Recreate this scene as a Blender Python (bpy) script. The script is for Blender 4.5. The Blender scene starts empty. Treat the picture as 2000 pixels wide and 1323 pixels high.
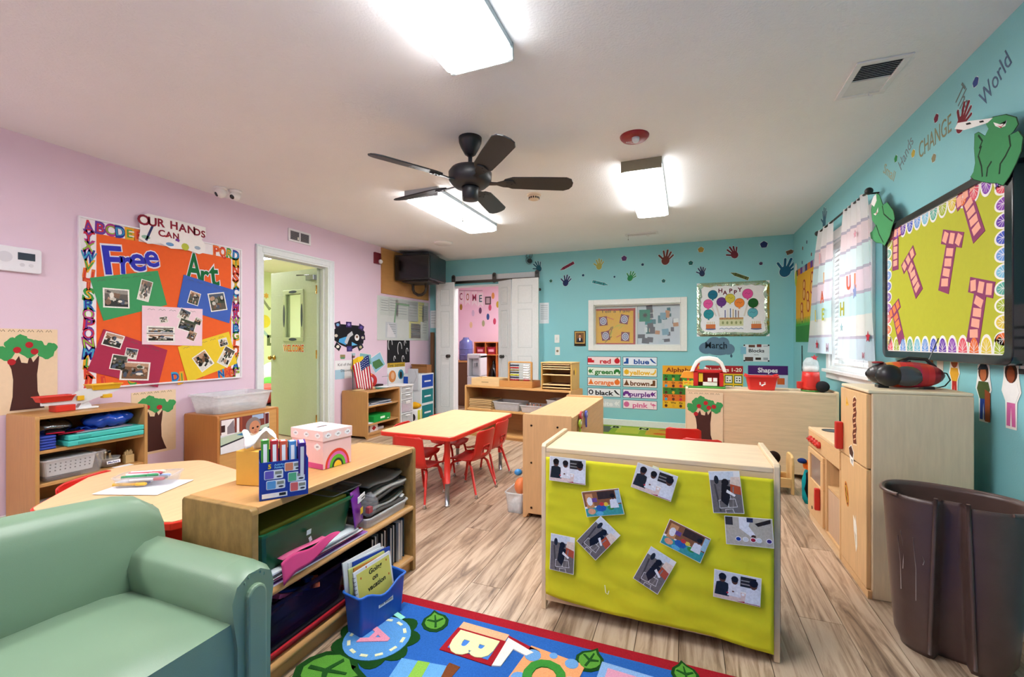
import bpy, bmesh, math, random
from mathutils import Matrix, Vector
random.seed(7)
PI = math.pi
S = bpy.context.scene
COL = S.collection

# ---------------------------------------------------------------- camera, world, exposure
cam_d = bpy.data.cameras.new('camera'); cam = bpy.data.objects.new('camera', cam_d); COL.objects.link(cam)
S.camera = cam
cam_d.sensor_fit = 'HORIZONTAL'; cam_d.sensor_width = 36.0; cam_d.lens = 36.0 * 862.2 / 2000.0
cam_d.shift_y = (669.66 - 661.5) / 2000.0; cam_d.clip_start = 0.02; cam_d.clip_end = 200
cam.location = (0, 0, 1.1357); cam.rotation_euler = (PI / 2, 0, 0.37558)
world = bpy.data.worlds.new('daylight'); S.world = world; world.use_nodes = True
world.node_tree.nodes['Background'].inputs[0].default_value = (0.93, 0.97, 1.0, 1)
world.node_tree.nodes['Background'].inputs[1].default_value = 5.0
S.view_settings.view_transform = 'Standard'; S.view_settings.look = 'None'
S.view_settings.exposure = 0.0; S.view_settings.gamma = 1.0; S.view_settings.use_curve_mapping = False
S.cycles.max_bounces = 8; S.cycles.diffuse_bounces = 5; S.cycles.glossy_bounces = 3
S.cycles.transmission_bounces = 4; S.cycles.transparent_max_bounces = 12
S.cycles.use_adaptive_sampling = True; S.cycles.adaptive_threshold = .1; S.cycles.adaptive_min_samples = 16
S.cycles.caustics_reflective = False; S.cycles.caustics_refractive = False
S.cycles.sample_clamp_indirect = 6.0
LAMP = 41.0          # radiance of the fluorescent lenses

# ---------------------------------------------------------------- colours and materials
def srgb(c):
    if isinstance(c, str):
        c = c.lstrip('#'); c = ''.join(q * 2 for q in c) if len(c) == 3 else c; c = [int(c[i:i + 2], 16) / 255 for i in (0, 2, 4)]
    return tuple((x / 12.92 if x <= .04045 else ((x + .055) / 1.055) ** 2.4) for x in c)

MATS = {}
def nodes(name):
    m = bpy.data.materials.new(name); m.use_nodes = True
    nt = m.node_tree; b = nt.nodes['Principled BSDF']
    return m, nt, b

def N(nt, t, **kw):
    n = nt.nodes.new(t)
    for k, v in kw.items():
        if k in n.inputs: n.inputs[k].default_value = v
        else: setattr(n, k, v)
    return n

def printed(name, rough=.5, spec=.5, noise=0.0, nscale=20, bump=0.0, bscale=200, metal=0.0, coat=0.0, stretch=None):
    """surface whose colour is the object's own printed/painted colour attribute, with fine procedural variation"""
    m, nt, b = nodes(name)
    a = N(nt, 'ShaderNodeAttribute', attribute_name='Col')
    col = a.outputs['Color']
    tc = N(nt, 'ShaderNodeTexCoord')
    vec = tc.outputs['Object']
    if stretch:
        mp = N(nt, 'ShaderNodeMapping'); mp.inputs['Scale'].default_value = stretch
        nt.links.new(vec, mp.inputs['Vector']); vec = mp.outputs['Vector']
    if noise:
        nz = N(nt, 'ShaderNodeTexNoise', Scale=nscale, Detail=5.0, Roughness=.6)
        nt.links.new(vec, nz.inputs['Vector'])
        mr = N(nt, 'ShaderNodeMapRange'); mr.inputs[1].default_value = .25; mr.inputs[2].default_value = .75
        mr.inputs[3].default_value = 1 - noise; mr.inputs[4].default_value = 1 + noise * .6
        nt.links.new(nz.outputs['Fac'], mr.inputs[0])
        mx = N(nt, 'ShaderNodeVectorMath', operation='SCALE')
        nt.links.new(col, mx.inputs[0]); nt.links.new(mr.outputs[0], mx.inputs['Scale'])
        col = mx.outputs[0]
    nt.links.new(col, b.inputs['Base Color'])
    b.inputs['Roughness'].default_value = rough; b.inputs['Metallic'].default_value = metal
    b.inputs['Specular IOR Level'].default_value = spec
    if coat: b.inputs['Coat Weight'].default_value = coat
    if bump:
        bz = N(nt, 'ShaderNodeTexNoise', Scale=bscale, Detail=3.0)
        nt.links.new(vec, bz.inputs['Vector'])
        bp = N(nt, 'ShaderNodeBump', Strength=bump, Distance=.004)
        nt.links.new(bz.outputs['Fac'], bp.inputs['Height']); nt.links.new(bp.outputs[0], b.inputs['Normal'])
    MATS[name] = m
    return m

printed('paper', .75, .25, .04, 30)
printed('plastic', .38, .5, .03, 15)
printed('gloss', .16, .6)
printed('matte', .9, .15, .08, 25)
printed('metal', .28, .5, .05, 30, metal=1.0)
printed('metalpaint', .45, .5, .05, 40)
printed('wood', .42, .4, .11, 5, stretch=(1.2, 12, 12))
printed('woodx', .42, .4, .11, 5, stretch=(12, 1.2, 12))
printed('woodz', .42, .4, .11, 5, stretch=(12, 12, 1.2))
printed('oldwood', .5, .35, .38, 4, stretch=(2, 7, 3))
printed('leather', .36, .5, .05, 3, bump=.12, bscale=700)
printed('cloth', .95, .1, .1, 60, bump=.2, bscale=500)
printed('carpet', 1.0, .05, .22, 220, bump=.7, bscale=420)
printed('wallpaint', .55, .35, .03, 2.0, bump=.12, bscale=160)
printed('ceilpaint', .95, .1, .03, 1.5, bump=.55, bscale=95)
printed('bin', .33, .5, .16, 14, bump=.1, bscale=400)
printed('foil', .18, .5, .25, 60, bump=1.0, bscale=45, metal=.95)
printed('photo', .25, .5, .2, 110)

def plank_material():
    m, nt, b = nodes('plank')
    a = N(nt, 'ShaderNodeAttribute', attribute_name='Col')
    oi = N(nt, 'ShaderNodeObjectInfo'); tc = N(nt, 'ShaderNodeTexCoord')
    cmb = N(nt, 'ShaderNodeVectorMath', operation='MULTIPLY_ADD')
    cmb.inputs[1].default_value = (13, 1.1, 1)
    sc = N(nt, 'ShaderNodeVectorMath', operation='SCALE'); sc.inputs[0].default_value = (40, 70, 90)
    nt.links.new(oi.outputs['Random'], sc.inputs['Scale'])
    nt.links.new(tc.outputs['Object'], cmb.inputs[0]); nt.links.new(sc.outputs[0], cmb.inputs[2])
    n1 = N(nt, 'ShaderNodeTexNoise', Scale=1.6, Detail=8.0, Roughness=.65, Distortion=1.2)
    nt.links.new(cmb.outputs[0], n1.inputs['Vector'])
    cr = N(nt, 'ShaderNodeValToRGB'); e = cr.color_ramp.elements
    e[0].position = .30; e[0].color = (*srgb('6a5240'), 1)
    e[1].position = .72; e[1].color = (*srgb('d9c1a6'), 1)
    k = e.new(.44); k.color = (*srgb('a88a6e'), 1)
    k = e.new(.55); k.color = (*srgb('c9ad91'), 1)
    nt.links.new(n1.outputs['Fac'], cr.inputs[0])
    hs = N(nt, 'ShaderNodeHueSaturation')
    mr = N(nt, 'ShaderNodeMapRange'); mr.inputs[3].default_value = .70; mr.inputs[4].default_value = 1.0
    nt.links.new(oi.outputs['Random'], mr.inputs[0]); nt.links.new(mr.outputs[0], hs.inputs['Value'])
    hs.inputs['Saturation'].default_value = .92
    nt.links.new(cr.outputs[0], hs.inputs['Color']); nt.links.new(hs.outputs[0], b.inputs['Base Color'])
    b.inputs['Roughness'].default_value = .36
    bp = N(nt, 'ShaderNodeBump', Strength=.15, Distance=.002)
    nt.links.new(n1.outputs['Fac'], bp.inputs['Height']); nt.links.new(bp.outputs[0], b.inputs['Normal'])
    MATS['plank'] = m
plank_material()

def clear_material(name, tint, alpha, rough=.12):
    """thin translucent plastic or glass sheet: part see-through, part tinted gloss"""
    m, nt, b = nodes(name)
    out = nt.nodes['Material Output']
    tr = N(nt, 'ShaderNodeBsdfTransparent'); tr.inputs[0].default_value = (*[.5 + .5 * x for x in tint], 1)
    b.inputs['Base Color'].default_value = (*tint, 1); b.inputs['Roughness'].default_value = rough
    nz = N(nt, 'ShaderNodeTexNoise', Scale=9.0, Detail=3.0)
    mr = N(nt, 'ShaderNodeMapRange'); mr.inputs[3].default_value = alpha * .8; mr.inputs[4].default_value = min(1, alpha * 1.2)
    nt.links.new(nz.outputs['Fac'], mr.inputs[0])
    mx = N(nt, 'ShaderNodeMixShader')
    nt.links.new(mr.outputs[0], mx.inputs[0]); nt.links.new(tr.outputs[0], mx.inputs[1]); nt.links.new(b.outputs[0], mx.inputs[2])
    nt.links.new(mx.outputs[0], out.inputs['Surface'])
    MATS[name] = m
clear_material('clearbin', srgb('f2f4f6'), .34)
clear_material('clearbag', srgb('f2f2f4'), .14, .2)
clear_material('glass', srgb('eef4f4'), .07, .03)
clear_material('smoke', srgb('4a3a6a'), .2)
clear_material('sheer', srgb('f6f4f4'), .9, .7)
clear_material('waterjug', srgb('6f78b8'), .65, .1)

def emitter(name, col, strength):
    m, nt, b = nodes(name)
    b.inputs['Base Color'].default_value = (*col, 1)
    b.inputs['Emission Color'].default_value = (*col, 1); b.inputs['Emission Strength'].default_value = strength
    nz = N(nt, 'ShaderNodeTexNoise', Scale=40.0)
    mr = N(nt, 'ShaderNodeMapRange'); mr.inputs[3].default_value = .4; mr.inputs[4].default_value = .5
    nt.links.new(nz.outputs['Fac'], mr.inputs[0]); nt.links.new(mr.outputs[0], b.inputs['Roughness'])
    MATS[name] = m
emitter('lens', (1.0, .995, .985), LAMP)
emitter('lens_side', (1.0, .995, .985), LAMP * .14)
emitter('lens_next', (1.0, .98, .94), LAMP * 2.2)
emitter('lens_back', (1.0, .98, .95), LAMP)

def curtain_material():
    m, nt, b = nodes('curtain')
    a = N(nt, 'ShaderNodeAttribute', attribute_name='Col')
    out = nt.nodes['Material Output']
    nt.links.new(a.outputs['Color'], b.inputs['Base Color']); b.inputs['Roughness'].default_value = .9
    tl = N(nt, 'ShaderNodeBsdfTranslucent'); nt.links.new(a.outputs['Color'], tl.inputs[0])
    mx = N(nt, 'ShaderNodeMixShader'); mx.inputs[0].default_value = .5
    nt.links.new(b.outputs[0], mx.inputs[1]); nt.links.new(tl.outputs[0], mx.inputs[2])
    nt.links.new(mx.outputs[0], out.inputs['Surface'])
    MATS['curtain'] = m
curtain_material()

# ---------------------------------------------------------------- mesh building
class MB:
    """collects coloured shapes that become ONE mesh object"""
    def __init__(s, col='#cccccc'):
        s.v = []; s.f = []; s.c = []; s.col = srgb(col); s.sm = []; s.m0 = 0
    def color(s, c): s.col = srgb(c); return s
    def add(s, vs, fs, smooth=False):
        o = len(s.v); s.v += [tuple(v) for v in vs]
        for f in fs:
            s.f.append([i + o for i in f]); s.c.append(s.col); s.sm.append(smooth)
        return s
    def mark(s): s.m0 = len(s.v); return s
    def xf(s, M):
        for i in range(s.m0, len(s.v)): s.v[i] = tuple(M @ Vector(s.v[i]))
        s.m0 = len(s.v); return s
    def box(s, x0, x1, y0, y1, z0, z1, tx=0, ty=0):
        """tx, ty: inset of the bottom face (tapered boxes)"""
        vs = [(x0 + tx, y0 + ty, z0), (x1 - tx, y0 + ty, z0), (x1 - tx, y1 - ty, z0), (x0 + tx, y1 - ty, z0), (x0, y0, z1), (x1, y0, z1), (x1, y1, z1), (x0, y1, z1)]
        return s.add(vs, [(0, 3, 2, 1), (4, 5, 6, 7), (0, 1, 5, 4), (1, 2, 6, 5), (2, 3, 7, 6), (3, 0, 4, 7)])
    def prism(s, pts, z0, z1, axis='z', smooth=False):
        """polygon extruded along an axis; pts are the other two coordinates in order"""
        n = len(pts)
        ar = sum(pts[i][0] * pts[(i + 1) % n][1] - pts[(i + 1) % n][0] * pts[i][1] for i in range(n))
        if ar < 0: pts = pts[::-1]
        def P(p, z):
            return (p[0], p[1], z) if axis == 'z' else ((p[1], z, p[0]) if axis == 'y' else (z, p[0], p[1]))
        vs = [P(p, z0) for p in pts] + [P(p, z1) for p in pts]
        fl = z1 < z0
        fs = [tuple(range(n))[::-1], tuple(range(n, 2 * n))]
        sd = [(i, (i + 1) % n, n + (i + 1) % n, n + i) for i in range(n)]
        if fl: fs = [f[::-1] for f in fs]; sd = [f[::-1] for f in sd]
        s.add(vs, fs); o = len(s.v) - 2 * n
        for f in sd:
            s.f.append([i + o for i in f]); s.c.append(s.col); s.sm.append(smooth)
        return s
    def tube(s, path, r, n=8, r2=None, closed=False, caps=True):
        path = [Vector(p) for p in path]; m = len(path); rings = []
        up = Vector((.13, .29, .95)).normalized()
        for i, p in enumerate(path):
            a = path[i - 1] if (i > 0 or closed) else path[0]; b = path[(i + 1) % m] if (i < m - 1 or closed) else path[-1]
            t = (b - a).normalized()
            if abs(t.dot(up)) > .96: u = t.cross(Vector((1, .2, 0))).normalized()
            else: u = t.cross(up).normalized()
            w = t.cross(u).normalized()
            rr = r[i] if isinstance(r, (list, tuple)) else (r if r2 is None else r + (r2 - r) * i / max(1, m - 1))
            rings.append([p + (u * math.cos(2 * PI * k / n) + w * math.sin(2 * PI * k / n)) * rr for k in range(n)])
        vs = [q for g in rings for q in g]; fs = []
        for i in range(m if closed else m - 1):
            j = (i + 1) % m
            for k in range(n): fs.append((i * n + k, j * n + k, j * n + (k + 1) % n, i * n + (k + 1) % n)[::-1])
        s.add(vs, fs, True)
        if caps and not closed:
            o = len(s.v) - len(vs)
            s.f += [[o + k for k in range(n)], [o + (m - 1) * n + k for k in range(n)][::-1]]; s.c += [s.col] * 2; s.sm += [False] * 2
        return s
    def lathe(s, prof, c=(0, 0, 0), n=20, sx=1, sy=1, a0=0, smooth=True):
        vs = []; fs = []; m = len(prof)
        for (r, z) in prof:
            for k in range(n):
                a = a0 + 2 * PI * k / n; vs.append((c[0] + r * sx * math.cos(a), c[1] + r * sy * math.sin(a), c[2] + z))
        for i in range(m - 1):
            for k in range(n): fs.append((i * n + k, i * n + (k + 1) % n, (i + 1) * n + (k + 1) % n, (i + 1) * n + k))
        s.add(vs, fs, smooth); o = len(s.v) - len(vs)
        for i, rev in ((0, True), (m - 1, False)):
            if prof[i][0] > 1e-4:
                q = [o + i * n + k for k in range(n)]; s.f.append(q[::-1] if rev else q); s.c.append(s.col); s.sm.append(False)
        return s
    def ball(s, c, r, n=12, m=8):
        r = (r, r, r) if not isinstance(r, (tuple, list)) else r
        prof = [(max(1e-5, math.sin(PI * i / m)), -math.cos(PI * i / m)) for i in range(m + 1)]
        vs = []; fs = []
        for (q, z) in prof:
            for k in range(n): vs.append((c[0] + r[0] * q * math.cos(2 * PI * k / n), c[1] + r[1] * q * math.sin(2 * PI * k / n), c[2] + r[2] * z))
        for i in range(m):
            for k in range(n): fs.append((i * n + k, i * n + (k + 1) % n, (i + 1) * n + (k + 1) % n, (i + 1) * n + k))
        return s.add(vs, fs, True)
    def grid(s, fn, nu, nv, smooth=True, flip=False):
        vs = [fn(i / nu, j / nv) for j in range(nv + 1) for i in range(nu + 1)]
        fs = []
        for j in range(nv):
            for i in range(nu):
                a = j * (nu + 1) + i; q = (a, a + 1, a + nu + 2, a + nu + 1); fs.append(q[::-1] if flip else q)
        return s.add(vs, fs, smooth)
    def shell(s, prof_pts, inner_pts, z0, z1, bottom=True, zt=None):
        """open container: outer outline lists (top, bottom) and wall thickness via inner outline lists"""
        (ot, ob), (it, ib) = prof_pts, inner_pts; n = len(ot)
        vs = [(*p, z0) for p in ob] + [(*p, z1) for p in ot] + [(*p, z1) for p in it] + [(*p, z0 + .004) for p in ib]
        fs = [tuple(range(n))[::-1], tuple(range(3 * n, 4 * n))]
        for i in range(n):
            j = (i + 1) % n
            for a in (0, n, 2 * n): fs.append((a + i, a + j, a + n + j, a + n + i))
        return s.add(vs, fs)
    def bin(s, x0, x1, y0, y1, z0, z1, tap=.015, t=.004, r=.02, rim=.008):
        o = rrect(x0, x1, y0, y1, r); b = rrect(x0 + tap, x1 - tap, y0 + tap, y1 - tap, r)
        i = rrect(x0 + t, x1 - t, y0 + t, y1 - t, r); ib = rrect(x0 + tap + t, x1 - tap - t, y0 + tap + t, y1 - tap - t, r)
        s.shell((o, b), (i, ib), z0, z1)
        if rim:
            ro = rrect(x0 - rim, x1 + rim, y0 - rim, y1 + rim, r + rim); n = len(ro)
            vs = [(*p, z1 - rim) for p in ro] + [(*p, z1 + .001) for p in ro] + [(*p, z1 + .001) for p in i] + [(*p, z1 - rim) for p in o]
            fs = []
            for a in range(n):
                q = (a + 1) % n
                for k in (0, n, 2 * n): fs.append((k + a, k + q, k + n + q, k + n + a))
                fs.append((3 * n + a, 3 * n + q, q, a))
            s.add(vs, fs)
        return s
    def text(s, t, x, y, h, z0=0.0, z1=.001, align='CENTER', bold=.0, w=None, rot=0, shear=0):
        """lettering in the xy plane, capital height about h"""
        vs, fs, wd = glyphs(t, align, bold, shear)
        k = h / .70; kx = k if w is None or wd < 1e-6 else w / wd
        cr, sr = math.cos(rot), math.sin(rot); n = len(vs); V = []
        for zz in (z1, z0):
            for (a, b) in vs:
                a, b = a * kx, (b - .35) * k; V.append((x + a * cr - b * sr, y + a * sr + b * cr, zz))
        F = [f for f in fs]
        edges = {}
        for f in fs:
            for i in range(len(f)):
                e = (f[i], f[(i + 1) % len(f)])
                if (e[1], e[0]) in edges: del edges[(e[1], e[0])]
                else: edges[e] = 1
        F = list(F) + [(b, a, a + n, b + n) for (a, b) in edges]
        return s.add(V, F)
    def obj(s, name, mat='plastic', parent=None, org=None, bevel=0, seg=2, frame=None, solid=0, sub=0, autosmooth=False):
        """link as one mesh object; org = origin in the builder's coordinates, frame = matrix of those coordinates"""
        me = bpy.data.meshes.new(name)
        o3 = Vector(org) if org else Vector((0, 0, 0))
        me.from_pydata([tuple(Vector(v) - o3) for v in s.v], [], s.f)
        at = me.attributes.new('Col', 'FLOAT_COLOR', 'CORNER')
        buf = []
        for p, c in zip(me.polygons, s.c): buf += [c[0], c[1], c[2], 1.0] * p.loop_total
        at.data.foreach_set('color', buf)
        me.polygons.foreach_set('use_smooth', s.sm)
        me.update()
        me.materials.append(MATS[mat])
        o = bpy.data.objects.new(name, me); COL.objects.link(o)
        M = Matrix.Translation(o3)
        if frame is not None: M = frame @ M
        if parent is not None:
            o.parent = parent
            if frame is not None: M = parent.matrix_basis.inverted() @ M if parent.parent is None else (parent.parent.matrix_basis @ parent.matrix_basis).inverted() @ M
        o.matrix_basis = M
        if solid:
            d = o.modifiers.new('thickness', 'SOLIDIFY'); d.thickness = solid; d.offset = 0
        if bevel:
            d = o.modifiers.new('bevel', 'BEVEL'); d.width = bevel; d.segments = seg; d.limit_method = 'ANGLE'; d.angle_limit = .6
            d.use_clamp_overlap = True; d.harden_normals = False
        if sub:
            d = o.modifiers.new('smooth', 'SUBSURF'); d.levels = sub; d.render_levels = sub
        return o

GL = {}
def glyphs(t, align='CENTER', bold=0, shear=0):
    key = (t, align, bold, shear)
    if key in GL: return GL[key]
    cu = bpy.data.curves.new('glyph', 'FONT'); cu.body = t; cu.align_x = align; cu.size = 1.0; cu.offset = bold; cu.shear = shear
    cu.fill_mode = 'FRONT'; cu.resolution_u = 3
    ob = bpy.data.objects.new('glyph', cu); COL.objects.link(ob)
    me = ob.to_mesh()
    vs = [(v.co.x, v.co.y) for v in me.vertices]; fs = [tuple(p.vertices) for p in me.polygons]
    out = []
    for f in fs:
        a = sum(vs[f[i]][0] * vs[f[(i + 1) % len(f)]][1] - vs[f[(i + 1) % len(f)]][0] * vs[f[i]][1] for i in range(len(f)))
        out.append(f if a > 0 else f[::-1])
    xs = [v[0] for v in vs] or [0]
    bpy.data.objects.remove(ob); bpy.data.curves.remove(cu)
    GL[key] = (vs, out, max(xs) - min(xs)); return GL[key]

def rrect(x0, x1, y0, y1, r, n=3):
    r = min(r, (x1 - x0) / 2.01, (y1 - y0) / 2.01); p = []
    for cx, cy, a in ((x1 - r, y1 - r, 0), (x0 + r, y1 - r, PI / 2), (x0 + r, y0 + r, PI), (x1 - r, y0 + r, 1.5 * PI)):
        for i in range(n + 1):
            t = a + PI / 2 * i / n; p.append((cx + r * math.cos(t), cy + r * math.sin(t)))
    return p
def ell(cx, cy, rx, ry=None, n=16, a0=0):
    ry = rx if ry is None else ry
    return [(cx + rx * math.cos(a0 + 2 * PI * k / n), cy + ry * math.sin(a0 + 2 * PI * k / n)) for k in range(n)]
def rot2(pts, a, c=(0, 0)):
    ca, sa = math.cos(a), math.sin(a)
    return [(c[0] + (x - c[0]) * ca - (y - c[1]) * sa, c[1] + (x - c[0]) * sa + (y - c[1]) * ca) for x, y in pts]
def quad(cx, cy, w, h, a=0):
    return rot2([(cx - w / 2, cy - h / 2), (cx + w / 2, cy - h / 2), (cx + w / 2, cy + h / 2), (cx - w / 2, cy + h / 2)], a, (cx, cy))
def star(cx, cy, r, n=5, k=.45, a0=PI / 2):
    return [(cx + (r if i % 2 == 0 else r * k) * math.cos(a0 + PI * i / n), cy + (r if i % 2 == 0 else r * k) * math.sin(a0 + PI * i / n)) for i in range(2 * n)]

# ---------------------------------------------------------------- scene graph
def tag(o, label=None, cat=None, group=None, kind=None):
    if label: o['label'] = label
    if cat: o['category'] = cat
    if group: o['group'] = group
    if kind: o['kind'] = kind
    return o
def thing(name, label, cat, loc=(0, 0, 0), rz=0, group=None, frame=None):
    o = bpy.data.objects.new(name, None); COL.objects.link(o); o.empty_display_size = .05
    o.matrix_basis = (frame if frame is not None else Matrix()) @ Matrix.Translation(loc) @ Matrix.Rotation(rz, 4, 'Z')
    return tag(o, label, cat, group)
def copy_tree(o, parent=None):
    c = o.copy(); COL.objects.link(c); c.parent = parent
    for ch in list(o.children): copy_tree(ch, c)
    return c
# wall frames: x runs to the right along the wall as one faces it, y up, z out of the wall into the room
XL, XR, YB, YF, H = -3.861, 1.2013, 6.1683, -1.3, 2.44
def frame(o, x, y):
    x, y = Vector(x), Vector(y); z = x.cross(y)
    return Matrix(((x.x, y.x, z.x, o[0]), (x.y, y.y, z.y, o[1]), (x.z, y.z, z.z, o[2]), (0, 0, 0, 1)))
FL = frame((XL, 0, 0), (0, 1, 0), (0, 0, 1))
FB = frame((0, YB, 0), (1, 0, 0), (0, 0, 1))
FR = frame((XR, 0, 0), (0, -1, 0), (0, 0, 1))
def flatthing(name, label, cat, fr, u, v, n=0.0, group=None, rot=0):
    return tag_frame(name, label, cat, fr @ Matrix.Translation((u, v, n)) @ Matrix.Rotation(rot, 4, 'Z'), group)
def tag_frame(name, label, cat, M, group=None):
    o = bpy.data.objects.new(name, None); COL.objects.link(o); o.empty_display_size = .05; o.matrix_basis = M
    return tag(o, label, cat, group)
def flat1(name, label, cat, fr, mb, u, v, n=0.0, group=None, rot=0, mat='paper'):
    """a flat wall thing that is one mesh, drawn round its own centre"""
    o = mb.obj(name, mat); o.matrix_basis = fr @ Matrix.Translation((u, v, n)) @ Matrix.Rotation(rot, 4, 'Z')
    return tag(o, label, cat, group)


# ================================================================ THE ROOM
def struct(name, mb, mat='wallpaint', parent=None, **k):
    o = mb.obj(name, mat, parent, **k)
    if parent is None: o['kind'] = 'structure'
    return o
PINK, TEAL, LIME = '#e0c8da', '#86c6cc', '#e2edc4'
WT = .12
# floor with every plank its own piece
fl = struct('floor', MB('#4a3a2c').box(XL - .1, XR + .1, YF - .1, YB + .1, -.10, -.006), 'matte')
pw, pl = .152, 1.22
nx = int(round((XR - XL) / pw)); pw = (XR - XL) / nx
for i in range(nx):
    x0 = XL + i * pw; y = YF - random.random() * pl
    while y < YB:
        a, b = max(y, YF), min(y + pl, YB)
        if b - a > .05:
            hw, hl = pw / 2 - .0012, (b - a) / 2 - .0012
            o = MB('#b79a7c').box(-hw, hw, -hl, hl, -.006, 0).obj('plank', 'plank', fl)
            o.location = (x0 + pw / 2, (a + b) / 2, 0)
        y += pl
struct('ceiling', MB('#eff2f5').box(XL - .15, XR + .15, YF - .15, YB + .15, H, H + .12), 'ceilpaint')
# left wall with its door opening
DY0, DY1, DZ = 3.118, 3.985, 2.02
m = MB(PINK)
m.box(XL - WT, XL, YF - WT, DY0, -.1, H + .05).box(XL - WT, XL, DY1, YB, -.1, H + .05).box(XL - WT, XL, DY0, DY1, DZ, H + .05)
struct('wall_left', m)
# back wall with the folding-door opening and the inner window
OX0, OX1, OZ = -3.43, -2.06, 2.03
WX0, WZ1 = (-1.200, 1.656); WX1, WZ0 = (-0.062, 1.100)
m = MB(TEAL)
m.box(XL - WT, OX0, YB, YB + WT, -.1, H + .05).box(OX0, OX1, YB, YB + WT, OZ, H + .05).box(OX1, WX0, YB, YB + WT, -.1, H + .05)
m.box(WX0, WX1, YB, YB + WT, -.1, WZ0).box(WX0, WX1, YB, YB + WT, WZ1, H + .05).box(WX1, XR + WT, YB, YB + WT, -.1, H + .05)
struct('wall_back', m)
# right wall with the daylight window
RY0, RY1, RZ0, RZ1 = 3.78, 4.70, .92, 2.02
m = MB(TEAL)
m.box(XR, XR + WT, YF - WT, RY0, -.1, H + .05).box(XR, XR + WT, RY1, YB, -.1, H + .05)
m.box(XR, XR + WT, RY0, RY1, -.1, RZ0).box(XR, XR + WT, RY0, RY1, RZ1, H + .05)
struct('wall_right', m)
struct('wall_front', MB(PINK).box(XL, XR, YF - WT, YF, -.1, H + .05))
# baseboards
def skirting(name, *boxes):
    m = MB('#dfe6df')
    for b in boxes: m.box(*b)
    struct(name, m, 'metalpaint', bevel=.004)
t, hh = .014, .085
skirting('baseboard_left', (XL, XL + t, YF, DY0 - .05, 0, hh), (XL, XL + t, DY1 + .11, YB, 0, hh))
skirting('baseboard_back', (XL + t, OX0 - .05, YB - t, YB, 0, hh), (OX1 + .1, XR - t, YB - t, YB, 0, hh))
skirting('baseboard_right', (XR - t, XR, YF, YB - t, 0, hh))
skirting('baseboard_front', (XL + t, XR - t, YF, YF + t, 0, hh))
# door trim left
def casing(name, fr, u0, u1, v1, w, d=.018, col='#dde4e8', jamb=WT):
    m = MB(col)
    m.box(u0 - w, u0, 0, v1 + w, 0, d).box(u1, u1 + w, 0, v1 + w, 0, d).box(u0, u1, v1, v1 + w, 0, d)
    m.box(u0 - w * .98, u0 - w * .72, 0, v1 + w * .98, d, d + .007).box(u1 + w * .72, u1 + w * .98, 0, v1 + w * .98, d, d + .007)
    m.box(u0 - w * .7, u1 + w * .7, v1 + w * .72, v1 + w * .98, d, d + .007)
    m.box(u0 - .001, u0 + .018, 0, v1, -jamb - .002, d * .6).box(u1 - .018, u1 + .001, 0, v1, -jamb - .002, d * .6).box(u0 + .018, u1 - .018, v1 - .018, v1 + .001, -jamb - .002, d * .6)
    m.box(u0 + .018, u0 + .03, 0, v1 - .018, -.075, -.045).box(u1 - .03, u1 - .018, 0, v1 - .018, -.075, -.045).box(u0 + .03, u1 - .03, v1 - .03, v1 - .018, -.075, -.045)
    return struct(name, m, 'metalpaint', frame=fr, bevel=.003)
casing('trim_1', FL, DY0, DY1, DZ, .07)
m = MB('#d7dfe2'); m.box(OX0 - .002, OX0 + .02, -.0, OZ, -WT - .002, .012).box(OX1 - .02, OX1 + .002, 0, OZ, -WT - .002, .012).box(OX0, OX1, OZ - .02, OZ + .001, -WT - .002, .012)
struct('trim_2', m, 'metalpaint', frame=FB, bevel=.003)
# ---- room beyond the left door (lime)
lx = XL - WT
m = MB(LIME); m.box(-7.3, -7.2, 1.6, 6.3, -.1, 2.5).box(-7.2, lx, 6.2, 6.3, -.1, 2.5).box(-7.2, lx, 1.6, 1.7, -.1, 2.5).box(lx - .01, lx, 1.7, DY0, 0, H).box(lx - .01, lx, DY1, 6.2, 0, H).box(lx - .01, lx, DY0, DY1, DZ, H)
struct('wall_next_left', m)
struct('floor_next_left', MB('#a98d70').box(-7.2, lx + WT + .005, 1.7, 6.2, -.1, -.006), 'plank')
struct('ceiling_next_left', MB('#efeee6').box(-7.3, lx, 1.6, 6.3, H, H + .1), 'ceilpaint')
# ---- room beyond the back opening (pink)
by = YB + WT
m = MB('#eccfe2'); m.box(-4.7, 1.4, 8.7, 8.8, -.1, 2.5).box(-4.8, -4.7, by, 8.8, -.1, 2.5).box(1.4, 1.5, by, 8.8, -.1, 2.5)
m.box(-4.7, OX0, by, by + .01, 0, H).box(OX0, OX1, by, by + .01, OZ, H).box(OX1, WX0, by, by + .01, 0, H).box(WX0, WX1, by, by + .01, 0, WZ0).box(WX0, WX1, by, by + .01, WZ1, H).box(WX1, 1.4, by, by + .01, 0, H)
struct('wall_next_back', m)
struct('floor_next_back', MB('#a98d70').box(-4.8, 1.5, YB + .1, 8.8, -.1, -.006), 'plank')
struct('ceiling_next_back', MB('#efeee6').box(-4.8, 1.5, by, 8.8, H, H + .1), 'ceilpaint')

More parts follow.
